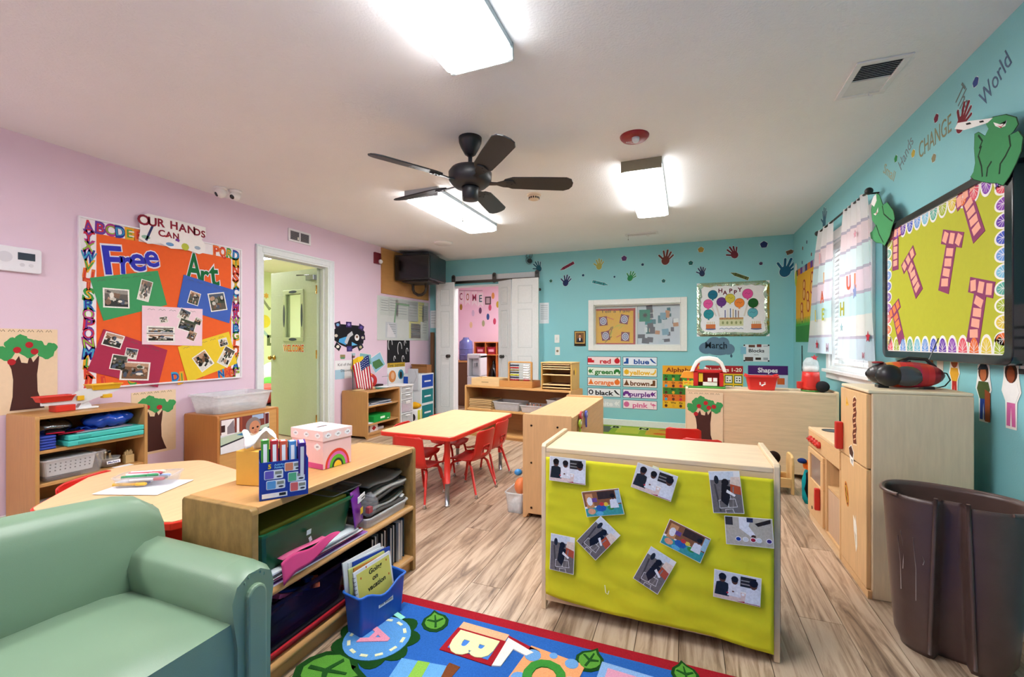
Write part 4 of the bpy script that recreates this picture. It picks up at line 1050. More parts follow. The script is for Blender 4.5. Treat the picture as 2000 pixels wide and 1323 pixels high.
F1 = [(-2.462, 2.021), (-2.437, 2.018), (-2.393, 1.982), (-2.370, 2.001), (-2.390, 2.035), (-2.344, 2.036), (-2.269, 2.010), (-2.212, 1.972), (-2.201, 1.942), (-2.226, 1.926), (-2.243, 1.922), (-2.199, 1.916), (-2.175, 1.883), (-2.185, 1.837), (-2.212, 1.801), (-2.248, 1.766), (-2.283, 1.744), (-2.319, 1.766), (-2.360, 1.780), (-2.416, 1.805), (-2.469, 1.832), (-2.491, 1.851), (-2.469, 1.865), (-2.458, 1.898), (-2.465, 1.961)]
cutout('paper_frog', 'large green paper frog sitting on the top right corner of the display board', 'paper cutout', FR, F1, '#3f8f5a', .06,
  [('eye', '#f3f3f0', [(-2.611, 2.110), (-2.586, 2.126), (-2.498, 2.094), (-2.410, 2.059), (-2.341, 2.033), (-2.376, 2.029), (-2.462, 2.051), (-2.535, 2.071)], 2),
   ('pupil', '#1a1a1a', [(-2.524, 2.095), (-2.494, 2.086), (-2.483, 2.074), (-2.517, 2.085)], 3), ('pupil', '#1a1a1a', [(-2.430, 2.060), (-2.403, 2.052), (-2.396, 2.042), (-2.423, 2.051)], 3),
   ('mouth', '#f3f0ee', [(-2.338, 2.013), (-2.298, 1.987), (-2.263, 1.976), (-2.260, 1.986), (-2.269, 1.967), (-2.298, 1.973), (-2.326, 1.993)], 2), ('tongue', '#b4303a', [(-2.313, 1.989), (-2.289, 1.974), (-2.277, 1.977), (-2.292, 1.970)], 3),
   ('arm_line', '#16301c', strip([(-2.248, 1.923), (-2.240, 1.879), (-2.269, 1.851), (-2.298, 1.833), (-2.304, 1.795)], .008), 1), ('leg_line', '#16301c', strip([(-2.416, 1.952), (-2.437, 1.918), (-2.416, 1.867), (-2.410, 1.822)], .008), 1), ('leg_line', '#16301c', strip([(-2.351, 1.863), (-2.376, 1.846), (-2.383, 1.813)], .008), 1), ('arm_line', '#16301c', strip([(-2.437, 2.005), (-2.410, 1.970), (-2.430, 1.947)], .008), 1)])
F2 = [(-3.547, 2.084), (-3.505, 2.097), (-3.457, 2.072), (-3.425, 2.024), (-3.402, 1.991), (-3.342, 1.993), (-3.256, 1.916), (-3.236, 1.865), (-3.277, 1.821), (-3.306, 1.776), (-3.379, 1.735), (-3.425, 1.761), (-3.505, 1.781), (-3.590, 1.829), (-3.607, 1.867), (-3.555, 1.872), (-3.514, 1.895), (-3.572, 1.943), (-3.590, 2.015)]
cutout('paper_frog', 'smaller green paper frog on the left edge of the display board by the curtain', 'paper cutout', FR, F2, '#4a9a62', .06,
  [('eye', '#f3f3f0', [(-3.590, 2.056), (-3.547, 2.090), (-3.505, 2.094), (-3.497, 2.049), (-3.538, 2.021)], 2), ('mouth', '#f3f0ee', [(-3.547, 1.977), (-3.505, 1.972), (-3.473, 1.999), (-3.473, 1.970), (-3.514, 1.958)], 2), ('tongue', '#b4303a', [(-3.522, 1.967), (-3.497, 1.970), (-3.489, 1.981), (-3.489, 1.964)], 3),
   ('arm_line', '#16301c', strip([(-3.410, 1.991), (-3.387, 1.933), (-3.306, 1.880), (-3.263, 1.857)], .008), 1), ('leg_line', '#16301c', strip([(-3.505, 1.893), (-3.457, 1.822), (-3.394, 1.757)], .008), 1)])
# painted sentence, one decal per word
def walltext(fr_, s_, p0, p1, h, col, label):
    d = Vector((p1[0] - p0[0], p1[1] - p0[1])); m = MB(col).text(s_, 0, 0, h, 0, .0006, w=d.length)
    return flat1('wall_lettering', label, 'wall decal', fr_, m, (p0[0] + p1[0]) / 2, (p0[1] + p1[1]) / 2, .0004, 'sentence painted on the right wall', math.atan2(d.y, d.x))
walltext(FR, 'Small', (-3.566, 2.276), (-3.407, 2.163), .06, '#a9a88a', 'olive wall lettering reading Small above the window side of the board')
walltext(FR, 'Hands', (-3.343, 2.200), (-3.187, 2.306), .075, '#7f8f96', 'grey wall lettering reading Hands rising above the black board')
walltext(FR, 'CHANGE', (-3.104, 2.199), (-2.784, 2.212), .09, '#8f8a6a', 'wall lettering reading CHANGE in capitals above the black board')
walltext(FR, 'The', (-2.723, 2.329), (-2.650, 2.227), .085, '#6f7a7a', 'wall lettering reading The near the ceiling')
walltext(FR, 'World', (-2.548, 2.193), (-2.370, 2.285), .085, '#5a6f8a', 'wall lettering reading World beside the ceiling edge')
def handprint(fr_, p, s_, rot, c, label, edge='#dfe8ea', mirror=1):
    fingers = [(-.36, .12, .95, .14, .42), (-.19, .42, .35, .14, .48), (.02, .50, .02, .145, .52), (.22, .43, -.28, .135, .46), (.38, .26, -.6, .12, .4)]
    m = MB()
    for (cc, g, z0, z1) in ((edge, .018, 0, .0004), (c, 0, .0004, .0009)):
        m.color(cc); m.prism([(x * s_ * mirror, y * s_) for x, y in ell(0, -.05, .30 + g, .34 + g, 16)], z0, z1)
        for (x, y, a, w, l) in fingers:
            q = rrect(-w / 2 - g, w / 2 + g, -.12 - g, l + g, w / 2 + g, 3); q = rot2(q, a); m.prism([((x * .72 + a_) * s_ * mirror, (y * .6 + b_) * s_) for a_, b_ in q], z0, z1 + .0001 * l)
    return flat1('handprint_decal', label, 'wall decal', fr_, m, p[0], p[1], .0004, 'handprint wall decals', rot)
handprint(FR, (-2.698, 2.167), .12, -.7, '#7a2430', 'maroon handprint decal above the large paper frog')
handprint(FR, (-4.906, 2.263), .17, 0, '#3f6f86', 'dark blue handprint decal high on the right wall beside the curtain rod')
def dot(fr_, p, r, c, label):
    m = MB('#dfe8ea').prism(ell(0, 0, r * 1.12, r * 1.12, 12), 0, .0004); m.color(c).prism([(r * (1 + .07 * math.sin(5 * a)) * math.cos(a), r * (1 + .07 * math.sin(5 * a)) * math.sin(a)) for a in [2 * PI * k / 20 for k in range(20)]], .0004, .0009)
    return flat1('paint_dot_decal', label, 'wall decal', fr_, m, p[0], p[1], .0004, 'paint splat wall decals')
for (p, c, lab) in (((-2.588, 2.298), '#3a4f8f', 'navy paint dot decal between the words The and World'), ((-2.921, 2.294), '#7a2a3f', 'maroon paint dot decal over the word CHANGE'), ((-2.946, 2.098), '#8f8a6a', 'olive paint dot decal under the word CHANGE'), ((-3.392, 2.268), '#2f8f4f', 'green paint dot decal between Small and Hands'), ((-3.169, 2.211), '#c9b24a', 'yellow paint dot decal beside the word Hands'),
    ((-5.722, 2.181), '#7a3a2a', 'brown paint dot decal near the corner on the right wall'), ((-5.544, 2.212), '#3a3f5f', 'dark small paint dot decal near the ceiling corner on the right wall'), ((-5.358, 2.046), '#7f3a3a', 'red paint dot decal above the yellow poster on the right wall'), ((-5.745, 2.027), '#1f4f6f', 'blue paint dot decal just above the yellow corner poster')):
    dot(FR, p, .021, c, lab)
# yellow poster by the corner
def sheet(name, label, cat, fr_, p0, p1, col, n_=.001, th=.001, group=None, mat='paper'):
    """flat sheet thing with a base part; returns (thing, to-local)"""
    cx, cy = (p0[0] + p1[0]) / 2, (p0[1] + p1[1]) / 2; w, h = abs(p1[0] - p0[0]) / 2, abs(p1[1] - p0[1]) / 2
    o = flatthing(name, label, cat, fr_, cx, cy, n_, group)
    MB(col).box(-w, w, -h, h, 0, th).obj('sheet', mat, o)
    return o, (lambda q: [(a - cx, b - cy) for a, b in q]), w, h
a, b = (-6.013, 1.965), (-5.041, 1.144)
o, lc, w, h = sheet('counting_poster', 'yellow bulletin board with peanut shapes beside the curtain near the corner', 'bulletin board', FR, a, b, '#d9a32a', .001, .006)
MB('#2f7a36').box(-w, w, -h, -h + .20, .006, .008).obj('grass_border', 'paper', o)
m = MB('#3f9a3f')
for k in range(16): m.prism([(-w + k * w / 8, -h + .18), (-w + (k + 1) * w / 8, -h + .18), (-w + (k + .4) * w / 8, -h + .27)], .006, .0085)
m.obj('grass_blades', 'paper', o)
for k in range(9): MB(['#3a3a6f', '#c96a3a', '#6a3f8f', '#8f9fc0'][k % 4]).box(-w + k * w / 4.5, -w + (k + .8) * w / 4.5, h - .06, h + .01, .006, .008).obj('border_tab', 'paper', o)
for (x, y, r_) in ((-.1, .16, 0), (.06, .02, .2), (-.2, -.08, .1), (.22, .2, -.1)):
    q = MB('#9a3a2a').prism(rot2(ell(0, .05, .055, .06, 12), r_), .006, .0075).prism(rot2(ell(0, -.05, .06, .07, 12), r_), .006, .0076); q.color('#e0b060').prism(rot2(ell(0, .05, .035, .04, 10), r_), .0075, .0082).prism(rot2(ell(0, -.05, .04, .05, 10), r_), .0076, .0082); q.xf(Matrix.Translation((x, y, 0))); q.obj('peanut_shape', 'paper', o)
m = MB('#e9e6e0').prism(ell(-w, h - .02, .07, .12, 14), .006, .008); m.color('#b9c23a').prism(ell(-w + .01, h - .08, .05, .09, 12), .008, .009); m.obj('paper_flower', 'paper', o)
for q in (((-5.745, 0.963)),): MB('#26302a').box(-.012, .012, -.14, .14, 0, .004).obj('tag', 'paper', o).location = (q[0] - (a[0] + b[0]) / 2, q[1] - (a[1] + b[1]) / 2, 0)
# people cut-outs near the floor lamp end of the right wall
def paper_person(p, s_, label, skin, top, bottom, hair, cap=None, extra=None):
    o = flatthing('paper_person', label, 'paper cutout', FR, p[0], p[1], .001, 'paper people on the right wall')
    outl = [(-.11, -.5), (.11, -.5), (.12, -.1), (.2, .05), (.16, .24), (.15, .44), (.0, .52), (-.15, .44), (-.16, .24), (-.2, .05), (-.12, -.1)]
    MB('#f2efe8').prism([(x * s_ * 1.1, y * s_ * 1.04) for x, y in outl], 0, .001).obj('backing', 'paper', o)
    m = MB(bottom).prism([(x * s_, y * s_) for x, y in [(-.09, -.1), (-.1, -.48), (-.02, -.48), (0, -.15), (.02, -.48), (.1, -.48), (.09, -.1)]], .001, .0016); m.obj('trousers', 'paper', o)
    MB(top).prism([(x * s_, y * s_) for x, y in [(-.1, -.12), (.1, -.12), (.18, .05), (.13, .18), (-.13, .18), (-.18, .05)]], .001, .0018).obj('shirt', 'paper', o)
    MB(hair).prism([(x * s_, y * s_) for x, y in ell(0, .34, .14, .16, 14)], .001, .0016).obj('hair', 'paper', o)
    MB(skin).prism([(x * s_, y * s_) for x, y in ell(0, .31, .09, .13, 14)], .0016, .0022).obj('face', 'paper', o)
    if cap: MB(cap).prism([(x * s_, y * s_) for x, y in [(-.15, .38), (.14, .40), (.08, .5), (-.06, .5)]], .0022, .0028).obj('cap', 'paper', o)
    if extra: MB(extra).prism([(x * s_, y * s_) for x, y in [(.05, -.5), (.19, -.5), (.19, .0), (.05, .05)]], .0018, .0026).obj('held_item', 'paper', o)
paper_person((-2.753, 0.977), .21, 'paper cutout of a figure in yellow and red beside the boombox', '#8a4a2a', '#d9a32a', '#b42a22', '#a8381f')
paper_person((-2.530, 0.922), .25, 'paper cutout of a figure in dark cap and blue trousers leaning on a brown counter', '#b9683a', '#4a5a2a', '#1f3f8f', '#4a2a1a', '#2a3440', '#9a4a22')
paper_person((-2.355, 0.928), .26, 'paper cutout of a figure with braids, white top and pink trousers', '#8a4020', '#f2f0ec', '#d0689f', '#3a2018')
q = (-3.092, 1.027)
t = flatthing('paper_person', 'small paper cutout partly hidden above the boombox', 'paper cutout', FR, q[0] + .12, q[1], .001, 'paper people on the right wall')
MB('#a8622a').prism(ell(0, 0, .02, .04, 10), 0, .001).obj('face', 'paper', t); MB('#d9d2c6').prism(quad(.09, .0, .06, .07), 0, .001).obj('card', 'paper', t)
q = (-2.292, 1.145)
o, lc, w, h = sheet('wall_notice', 'white notice with black clips at the right edge of the photo', 'notice', FR, (q[0] - .012, q[1] - .13), (q[0] + .25, q[1] + .14), '#eef0f4')
for (x, y) in ((-w + .015, h - .01), (w - .015, h - .01), (-w + .015, -h + .01)): MB('#15171a').box(x - .014, x + .014, y - .01, y + .01, .001, .006).obj('clip', 'plastic', o)
MB('#555b66').box(-w + .03, w - .03, .04, .05, .001, .0013).box(-w + .03, w - .06, .0, .01, .001, .0013).box(-w + .03, w - .04, -.04, -.03, .001, .0013).obj('print', 'paper', o)


# ================================================================ LEFT WALL
def part(name, par, col, pts, z0, z1, mat='paper'): return MB(col).prism(pts, z0, z1).obj(name, mat, par)
SNAP = ['#2a2624', '#5a544c', '#8f8a82', '#c9c4ba', '#3f4a3a', '#7a5a44', '#b8937a', '#e2ded6', '#4a5568', '#1c1b1a']
def snapshot(par, cx, cy, w, h, rot, z, seed, pal=SNAP, border=.06, name='photo_print'):
    """a small print: white margin with a mottled picture"""
    r = random.Random(seed); m = MB('#f0eeea').prism(quad(0, 0, w, h), 0, .0008); b = border * w
    iw, ih = w - 2 * b, h - 2 * b; P = lambda: pal[r.randrange(len(pal))]; z_ = [.0008]
    def put(pts):
        z_[0] += .00006; m.color(P()).prism([(max(-iw / 2, min(iw / 2, x)), max(-ih / 2, min(ih / 2, y))) for x, y in pts], .0008, z_[0])
    put(quad(0, 0, iw, ih)); put(quad(0, -ih * .3, iw, ih * .4)); put(quad(0, ih * .38, iw, ih * .24))
    for k in range(7): put(quad(r.uniform(-.4, .4) * iw, r.uniform(-.35, .35) * ih, iw * r.uniform(.08, .3), ih * r.uniform(.06, .3), r.uniform(-.6, .6)))
    for k in range(9): put(ell(r.uniform(-.38, .38) * iw, r.uniform(-.38, .3) * ih, iw * r.uniform(.04, .15), ih * r.uniform(.05, .2), 9, r.random()))
    m.xf(Matrix.Translation((cx, cy, z)) @ Matrix.Rotation(rot, 4, 'Z')); return m.obj(name, 'photo', par)
# alarm keypad
p = (1.526, 1.644)
t = flatthing('alarm_keypad', 'white alarm keypad with dark display at the left edge of the photo', 'keypad', FL, p[0] - .11, p[1] + .006, 0)
MB('#e6e6ee').prism(rrect(-.11, .11, -.077, .077, .014), 0, .024).obj('case', 'plastic', t, bevel=.005)
MB('#3a4450').box(.0, .078, -.0, .045, .024, .0255).obj('display', 'gloss', t)
MB('#cfcfd8').prism(ell(.02, -.03, .011, .011, 14), .024, .0255).obj('button', 'plastic', t); MB('#d6d6de').prism(ell(.06, -.03, .011, .011, 14), .024, .0255).obj('button', 'plastic', t)
MB('#d2d2dc').prism(ell(-.055, .01, .032, .032, 20), .024, .0252).obj('speaker_grille', 'plastic', t)
# bulletin board
BU0, BU1, BV0, BV1 = 1.712, 2.899, .81, 2.003
bc = ((BU0 + BU1) / 2, (BV0 + BV1) / 2); bw, bh = (BU1 - BU0) / 2, (BV1 - BV0) / 2
bo = flatthing('bulletin_board', 'orange bulletin board with alphabet border reading Free Art on the pink wall', 'bulletin board', FL, *bc)
m = MB('#e6e3ea'); e_ = .012
m.box(-bw, bw, -bh, -bh + e_, 0, .02).box(-bw, bw, bh - e_, bh, 0, .02).box(-bw, -bw + e_, -bh + e_, bh - e_, 0, .02).box(bw - e_, bw, -bh + e_, bh - e_, 0, .02); m.obj('frame', 'metalpaint', bo, bevel=.002)
MB('#e8622a').box(-bw + e_, bw - e_, -bh + e_, bh - e_, .002, .010).obj('backing_paper', 'paper', bo)
for (x0, x1, y0, y1) in ((-bw + e_, -bw + .10, -bh + e_, bh - e_), (bw - .10, bw - e_, -bh + e_, bh - e_), (-bw + .10, bw - .10, bh - .10, bh - e_), (-bw + .1, bw - .1, -bh + e_, -bh + .06)):
    if y1 - y0 < .06 and y0 < 0: continue
    MB('#ece8ee').box(x0, x1, y0, y1, .010, .0112).obj('border_strip', 'paper', bo)
LC = ['#2f3a9a', '#c92f4a', '#3f9a4a', '#e0a42e', '#6a3f9a', '#3fa0c4', '#e0703a', '#b03a8a', '#8fb83a', '#cf3f34']
AZ = 'ABCDEFGHIJKLMNOPQRSTUVWXYZ'; z = .0112
def bl(ch, x, y, s_, rot, k):
    m = MB(LC[(k * 3 + 1) % 10]).text(ch, 0, 0, s_ * 1.2, 0, .0012, bold=.06, w=s_ * .95); m.color(LC[(k * 7 + 4) % 10]).text(ch, 0, 0, s_ * .9, .0012, .002, bold=.0)
    m.xf(Matrix.Translation((x, y, z)) @ Matrix.Rotation(rot, 4, 'Z')); m.obj('border_letter', 'paper', bo)
n_ = 17
for k in range(n_):
    y = bh - .065 - k * (2 * bh - .12) / (n_ - 1)
    bl('A' if k == 0 else AZ[(25 - k) % 26], -bw + .056, y, .07, random.uniform(-.15, .15), k); bl(AZ[(3 + k * 5) % 26], bw - .056, y, .068, random.uniform(-.15, .15), k + 3)
for k in range(17):
    x = -bw + .12 + k * (2 * bw - .24) / 16
    if -.22 < x < .31: continue
    bl(AZ[(1 + k) % 26], x, bh - .056, .066, random.uniform(-.1, .1), k + 1)
for (s_, x) in (('D', .02), ('J', .07), ('T', .17), ('U', .225), ('N', .40), ('A', .455), ('B', .50), ('C', -.28), ('L', -.44)): bl(s_, x, -bh + .05, .06, .1, ord(s_))
def bpt(q): return (q[0] - bc[0], q[1] - bc[1])
# hand cut words
for (s_, q, h_, r_, c) in (('F', (1.903, 1.733), .20, .12, '#3236b4'), ('r', (1.984, 1.736), .18, .05, '#3236b4'), ('e', (2.059, 1.772), .18, .12, '#3236b4'), ('e', (2.152, 1.812), .17, .15, '#3236b4'),
                           ('A', (2.472, 1.776), .22, 0, '#146a3a'), ('r', (2.557, 1.724), .17, .02, '#146a3a'), ('t', (2.641, 1.741), .2, .1, '#146a3a')):
    x, y = bpt(q); m = MB('#e4e2f0').text(s_, 0, 0, h_ * 1.06, 0, .001, bold=.045, w=h_ * (.66 if s_ in 'FAe' else .5)); m.color(c).text(s_, 0, 0, h_, .001, .002, bold=.02, w=h_ * (.58 if s_ in 'FAe' else .42))
    m.xf(Matrix.Translation((x, y, .0105)) @ Matrix.Rotation(r_, 4, 'Z')); m.obj('cut_letter', 'paper', bo)
# coloured sheets pinned to the board
def pinned(name, label, col, c4, n_, snaps, scrib='#5a5a5a'):
    cx = sum(p[0] for p in c4) / 4; cy = sum(p[1] for p in c4) / 4
    t = flatthing(name, label, 'poster', FL, cx, cy, n_, 'coloured sheets on the bulletin board')
    MB(col).prism([(a - cx, b - cy) for a, b in c4], 0, .0015).obj('sheet', 'paper', t)
    a, b = Vector(c4[0]), Vector(c4[1]); d = (b - a); m = MB(scrib)
    nn = Vector((-d.y, d.x)).normalized() * -.03
    for k in range(5):
        p0 = a + d * (.08 + .17 * k) + nn; p1 = p0 + d * .11
        m.prism([(q[0] - cx, q[1] - cy) for q in strip([tuple(p0), tuple(p0 + d * .03 - nn * .3), tuple(p0 + d * .06), tuple(p0 + d * .09 - nn * .25), tuple(p1)], .0025)], .0015, .0019)
    m.obj('pencil_note', 'paper', t)
    for i, (q, w, h, r) in enumerate(snaps): snapshot(t, q[0] - cx, q[1] - cy, w, h, r, .0016, hash(name) % 97 + i if False else len(label) + 7 * i)
    return t
pinned('green_poster', 'green poster sheet with two pasted photos at the upper left of the board', '#3f9a62', [(1.774, 1.586), (2.198, 1.700), (2.264, 1.437), (1.852, 1.291)], .0125, [((1.928, 1.458), .16, .14, .02), ((2.110, 1.534), .08, .16, -.2)])
pinned('blue_poster', 'blue poster sheet with two pasted photos at the right of the board', '#3f62b8', [(2.391, 1.696), (2.824, 1.617), (2.780, 1.311), (2.340, 1.426)], .0125, [((2.472, 1.509), .09, .11, -.25), ((2.672, 1.496), .15, .16, .2)])
pinned('pink_poster', 'pale pink poster sheet with pasted photos in the middle of the board', '#eccfdc', [(2.089, 1.419), (2.540, 1.423), (2.535, 1.108), (2.089, 1.123)], .0155, [((2.219, 1.235), .2, .06, 0), ((2.219, 1.175), .2, .07, 0), ((2.391, 1.366), .09, .09, -.4), ((2.415, 1.279), .14, .1, -.3), ((2.451, 1.194), .07, .08, -.4), ((2.238, 1.317), .06, .05, .2), ((2.501, 1.317), .06, .06, -.4)])
pinned('crimson_poster', 'crimson poster sheet with four pasted photos at the lower left of the board', '#a82f50', [(1.852, 1.233), (2.267, 1.077), (2.198, 0.785), (1.760, 0.940)], .0125, [((1.909, 1.153), .12, .1, -.3), ((2.020, 1.054), .08, .08, -.2), ((1.943, 0.992), .1, .11, -.2), ((2.046, 0.923), .19, .14, -.1)])
pinned('yellow_poster', 'yellow poster sheet with three pasted photos at the lower right of the board', '#e6c832', [(2.344, 1.101), (2.776, 1.236), (2.854, 0.945), (2.423, 0.806)], .0125, [((2.548, 0.980), .13, .15, .6), ((2.752, 1.010), .11, .17, -.5), ((2.723, 1.139), .08, .07, .3)])
# OUR HANDS sign
p = (2.298, 2.016)
t = flatthing('hands_sign', 'white cut-out sign lettered Our Hands on top of the bulletin board', 'sign', FL, p[0] + .0, p[1], .022)
ol = [bp for bp in (((2.063, 2.086), (2.124, 2.126), (2.286, 2.129), (2.561, 2.126), (2.565, 2.052), (2.527, 2.017), (2.561, 1.971), (2.552, 1.908), (2.506, 1.886), (2.403, 1.905), (2.286, 1.890), (2.219, 1.914), (2.124, 1.894), (2.066, 1.924), (2.073, 1.988)))]
ol = [(a - p[0], b - p[1]) for a, b in ol]
MB('#f1eeee').prism(ol, 0, .002).obj('backing', 'paper', t)
def lw(q): return (q[0] - p[0], q[1] - p[1])
for (s_, q, h_) in (('O', (2.096, 2.071), .075), ('U', (2.155, 2.071), .065), ('R', (2.212, 2.077), .06), ('H', (2.309, 2.081), .06), ('A', (2.375, 2.076), .06), ('N', (2.443, 2.076), .06), ('D', (2.489, 2.069), .055), ('S', (2.540, 2.063), .055), ('C', (2.219, 1.998), .05), ('A', (2.271, 1.998), .045), ('N', (2.324, 1.998), .045)):
    x, y = lw(q); MB('#8a2438').text(s_, x, y, h_, .002, .003, bold=.03, rot=.03).obj('letter', 'paper', t)
for (c, q, w, h, r) in (('#2f3a6a', (2.134, 1.979), .016, .13, .35), ('#8fb8a8', (2.110, 1.942), .06, .03, 0), ('#6f9fd0', (2.279, 1.922), .06, .03, .2), ('#b9c24a', (2.395, 1.925), .06, .06, 0), ('#7a3f9a', (2.336, 1.967), .03, .02, .3), ('#c94a3a', (2.256, 1.982), .03, .015, -.3), ('#9fb0c4', (2.493, 1.936), .05, .03, .4)):
    x, y = lw(q); part('craft_drawing', t, c, quad(x, y, w, h, -r) if w < .05 else ell(x, y, w / 2, h / 2, 10), .002, .0028)
# tree pictures
def tree_art(fr_, c0, c1, label, n_=.001, mirror=1, apples=3, flip=False):
    """brown paper trunk with painted crown on a cream sheet, c0 top-left and c1 bottom-right corners"""
    t, lc, w, h = sheet('tree_painting', label, 'painting', fr_, c0, c1, '#e8cfae', n_, .0012, 'paper tree paintings')
    trunk = [(-.62, -.92), (-.52, -.6), (-.5, -.2), (-.56, .05), (-.72, .28), (-.45, .22), (-.3, .36), (-.22, .2), (.0, .18), (.08, .38), (.2, .2), (.42, .38), (.4, .2), (.34, -.1), (.36, -.5), (.5, -.75), (.62, -.92)]
    part('trunk', t, '#4a2a26', [(x * w * .9 * mirror, y * h) for x, y in trunk], .0012, .0022)
    m = MB('#3f9a58')
    for i, (x, y, r) in enumerate(((-.68, .42, .26), (-.42, .62, .28), (-.2, .74, .2), (.05, .5, .3), (.3, .58, .26), (.62, .45, .28), (.78, .55, .2), (-.85, .5, .16), (.0, .66, .2))):
        m.prism([(x * w + r * w * 1.05 * (1 + .12 * math.sin(4 * a + 9 * x)) * math.cos(a), y * h + r * h * .62 * (1 + .12 * math.sin(5 * a + 7 * y)) * math.sin(a)) for a in [2 * PI * k / 18 for k in range(18)]], .0022, .0024 + .00005 * i)
    m.obj('crown', 'paper', t)
    for (x, y) in ((-.33, .5), (.22, .46), (-.5, .22), (.05, .62), (.5, .5))[:apples]: part('apple', t, '#b4242c', ell(x * w, y * h, w * .13, h * .075, 12), .0028, .0036)
    m = MB('#5a5040')
    for k in range(6): m.prism(strip([(-w * .9 + k * w * .3 + a * w * .05, h * .93 + (.012 if a % 2 else 0) * 1.0) for a in range(5)], .003), .0012, .0016)
    m.obj('pencil_note', 'paper', t)
    return t
q = (1.610, 1.222); tree_art(FL, (q[0] - .285, q[1]), (1.610, 0.695), 'largest paper tree painting, cut off by the left edge of the photo', apples=4)
tree_art(FL, (2.026, 0.759), (2.336, 0.273), 'paper tree painting between the wall shelf and the poster cabinet', .001, 1, 3)
FT = frame((0, 4.278, 0), (1, 0, 0), (0, 0, 1))
a, b = (0.004, 4.275, 0.678), (0.301, 4.275, 0.273)
tree_art(FT, (a[0] + .005, .695), (b[0], b[2] - .08), 'paper tree painting taped to the back of the block shelf', .001, 1, 5)

# vent, door, strobe
q0, q1 = (3.422, 2.324), (3.718, 2.203)
t = flatthing('wall_vent', 'white two-section air vent high above the open door', 'air vent', FL, (q0[0] + q1[0]) / 2, (2.334 + 2.203) / 2)
w, h = (q1[0] - q0[0]) / 2, .066
m = MB('#e4e2e8'); m.box(-w, w, -h, -h + .02, 0, .012).box(-w, w, h - .02, h, 0, .012).box(-w, -w + .025, -h + .02, h - .02, 0, .012).box(w - .025, w, -h + .02, h - .02, 0, .012).box(-.008, .008, -h + .02, h - .02, 0, .012); m.obj('frame', 'metalpaint', t, bevel=.003)
MB('#3a3a40').box(-w + .025, w - .025, -h + .02, h - .02, 0, .001).obj('duct', 'matte', t)
lv = None
for s_ in (-1, 1):
    for k in range(9):
        if lv is None: o = lv = MB('#8a8890').box(-w / 2 + .018, w / 2 - .018, -.0022, .0022, -.0035, .0035).obj('louver', 'metalpaint', t)
        else: o = lv.copy(); COL.objects.link(o)
        o.location = (s_ * (w / 2 - .0085), -h + .027 + k * .0102, .006); o.rotation_euler.x = .6
MB('#e9e6dc').box(-.035, -.02, -.04, -.01, .01, .016).obj('damper_tab', 'plastic', t)
p = (4.836, 2.265)
t = flatthing('wall_strobe', 'dark red fire alarm strobe on the pink wall beside the plywood', 'fire alarm', FL, p[0], p[1])
MB('#6f1424').box(-.06, .06, -.075, .075, 0, .03).obj('body', 'plastic', t, bevel=.004)
MB('#e6e6ea').lathe([(.03, 0), (.03, .02), (.018, .035)], n=16).xf(Matrix.Translation((.035, -.04, .03))).obj('strobe_lens', 'gloss', t)
# the door leaf, swung into the lime room
hx, hy = XL - .115, DY1 - .035
ang = math.radians(173)
LW = .86
d = thing('door_leaf', 'sage green door standing open with small window and Welcome sign', 'door', (hx, hy, 0), math.radians(0))
d.rotation_euler = (0, 0, ang)
GD = '#b3bfa6'; vx0, vx1, vz0, vz1 = .28, .56, 1.20, 1.72
m = MB(GD); T_ = .022
m.box(0, LW, -T_, T_, .01, vz0).box(0, LW, -T_, T_, vz1, 2.0).box(0, vx0, -T_, T_, vz0, vz1).box(vx1, LW, -T_, T_, vz0, vz1); slab = m.obj('door_slab', 'metalpaint', d, bevel=.002)
m = MB('#b6c4a2'); m.box(vx0 - .05, vx1 + .05, -T_ - .012, T_ + .012, vz0 - .05, vz0).box(vx0 - .05, vx1 + .05, -T_ - .012, T_ + .012, vz1, vz1 + .05).box(vx0 - .05, vx0, -T_ - .012, T_ + .012, vz0, vz1).box(vx1, vx1 + .05, -T_ - .012, T_ + .012, vz0, vz1); wf = m.obj('window_frame', 'metalpaint', d, bevel=.004)
MB('#ffffff').box(vx0, vx1, -.003, .003, vz0, vz1).obj('pane', 'glass', wf)
SD = 1                                           # side of the leaf that faces the classroom
yy = SD * (T_ + .013)
def dplate(pts, z0, z1, col, nm, par, mat='paper'):
    m = MB(col).prism(pts, z0, z1); m.xf(Matrix(((-1, 0, 0, 0), (0, 0, 1, 0), (0, 1, 0, 0), (0, 0, 0, 1)))); return m.obj(nm, mat, par)
for (cx, cz, w, h) in ((.42, 1.745, .15, .035), (.42, 1.175, .15, .035), (.255, 1.46, .035, .28), (.585, 1.46, .035, .28)): dplate([(-x, z_) for x, z_ in ell(cx, cz, w / 2, h / 2, 14)], yy, yy + .001, '#4a5560', 'feather_sticker', wf)
m = MB('#f2efe8').text('WELCOME', 0, 0, .085, 0, .001, bold=.05, w=.40); m.color('#c9402a').text('WELCOME', 0, 0, .08, .001, .002, bold=.02, w=.38); m.color('#e8a83a').text('WELCOME', 0, -.002, .06, .002, .0026, w=.37)
m.xf(Matrix(((-1, 0, 0, .42), (0, 0, 1, yy - .012), (0, 1, 0, 1.07), (0, 0, 0, 1)))); m.obj('welcome_sign', 'paper', d)
k_ = MB('#b58a3a'); k_.lathe([(.03, 0), (.03, .006), (.012, .012), (.012, .035), (.026, .05), (.026, .065), (.015, .075)], n=16).xf(Matrix.Translation((LW - .065, T_, .95)) @ Matrix.Rotation(-PI / 2, 4, 'X')); k_.obj('doorknob', 'metal', d)
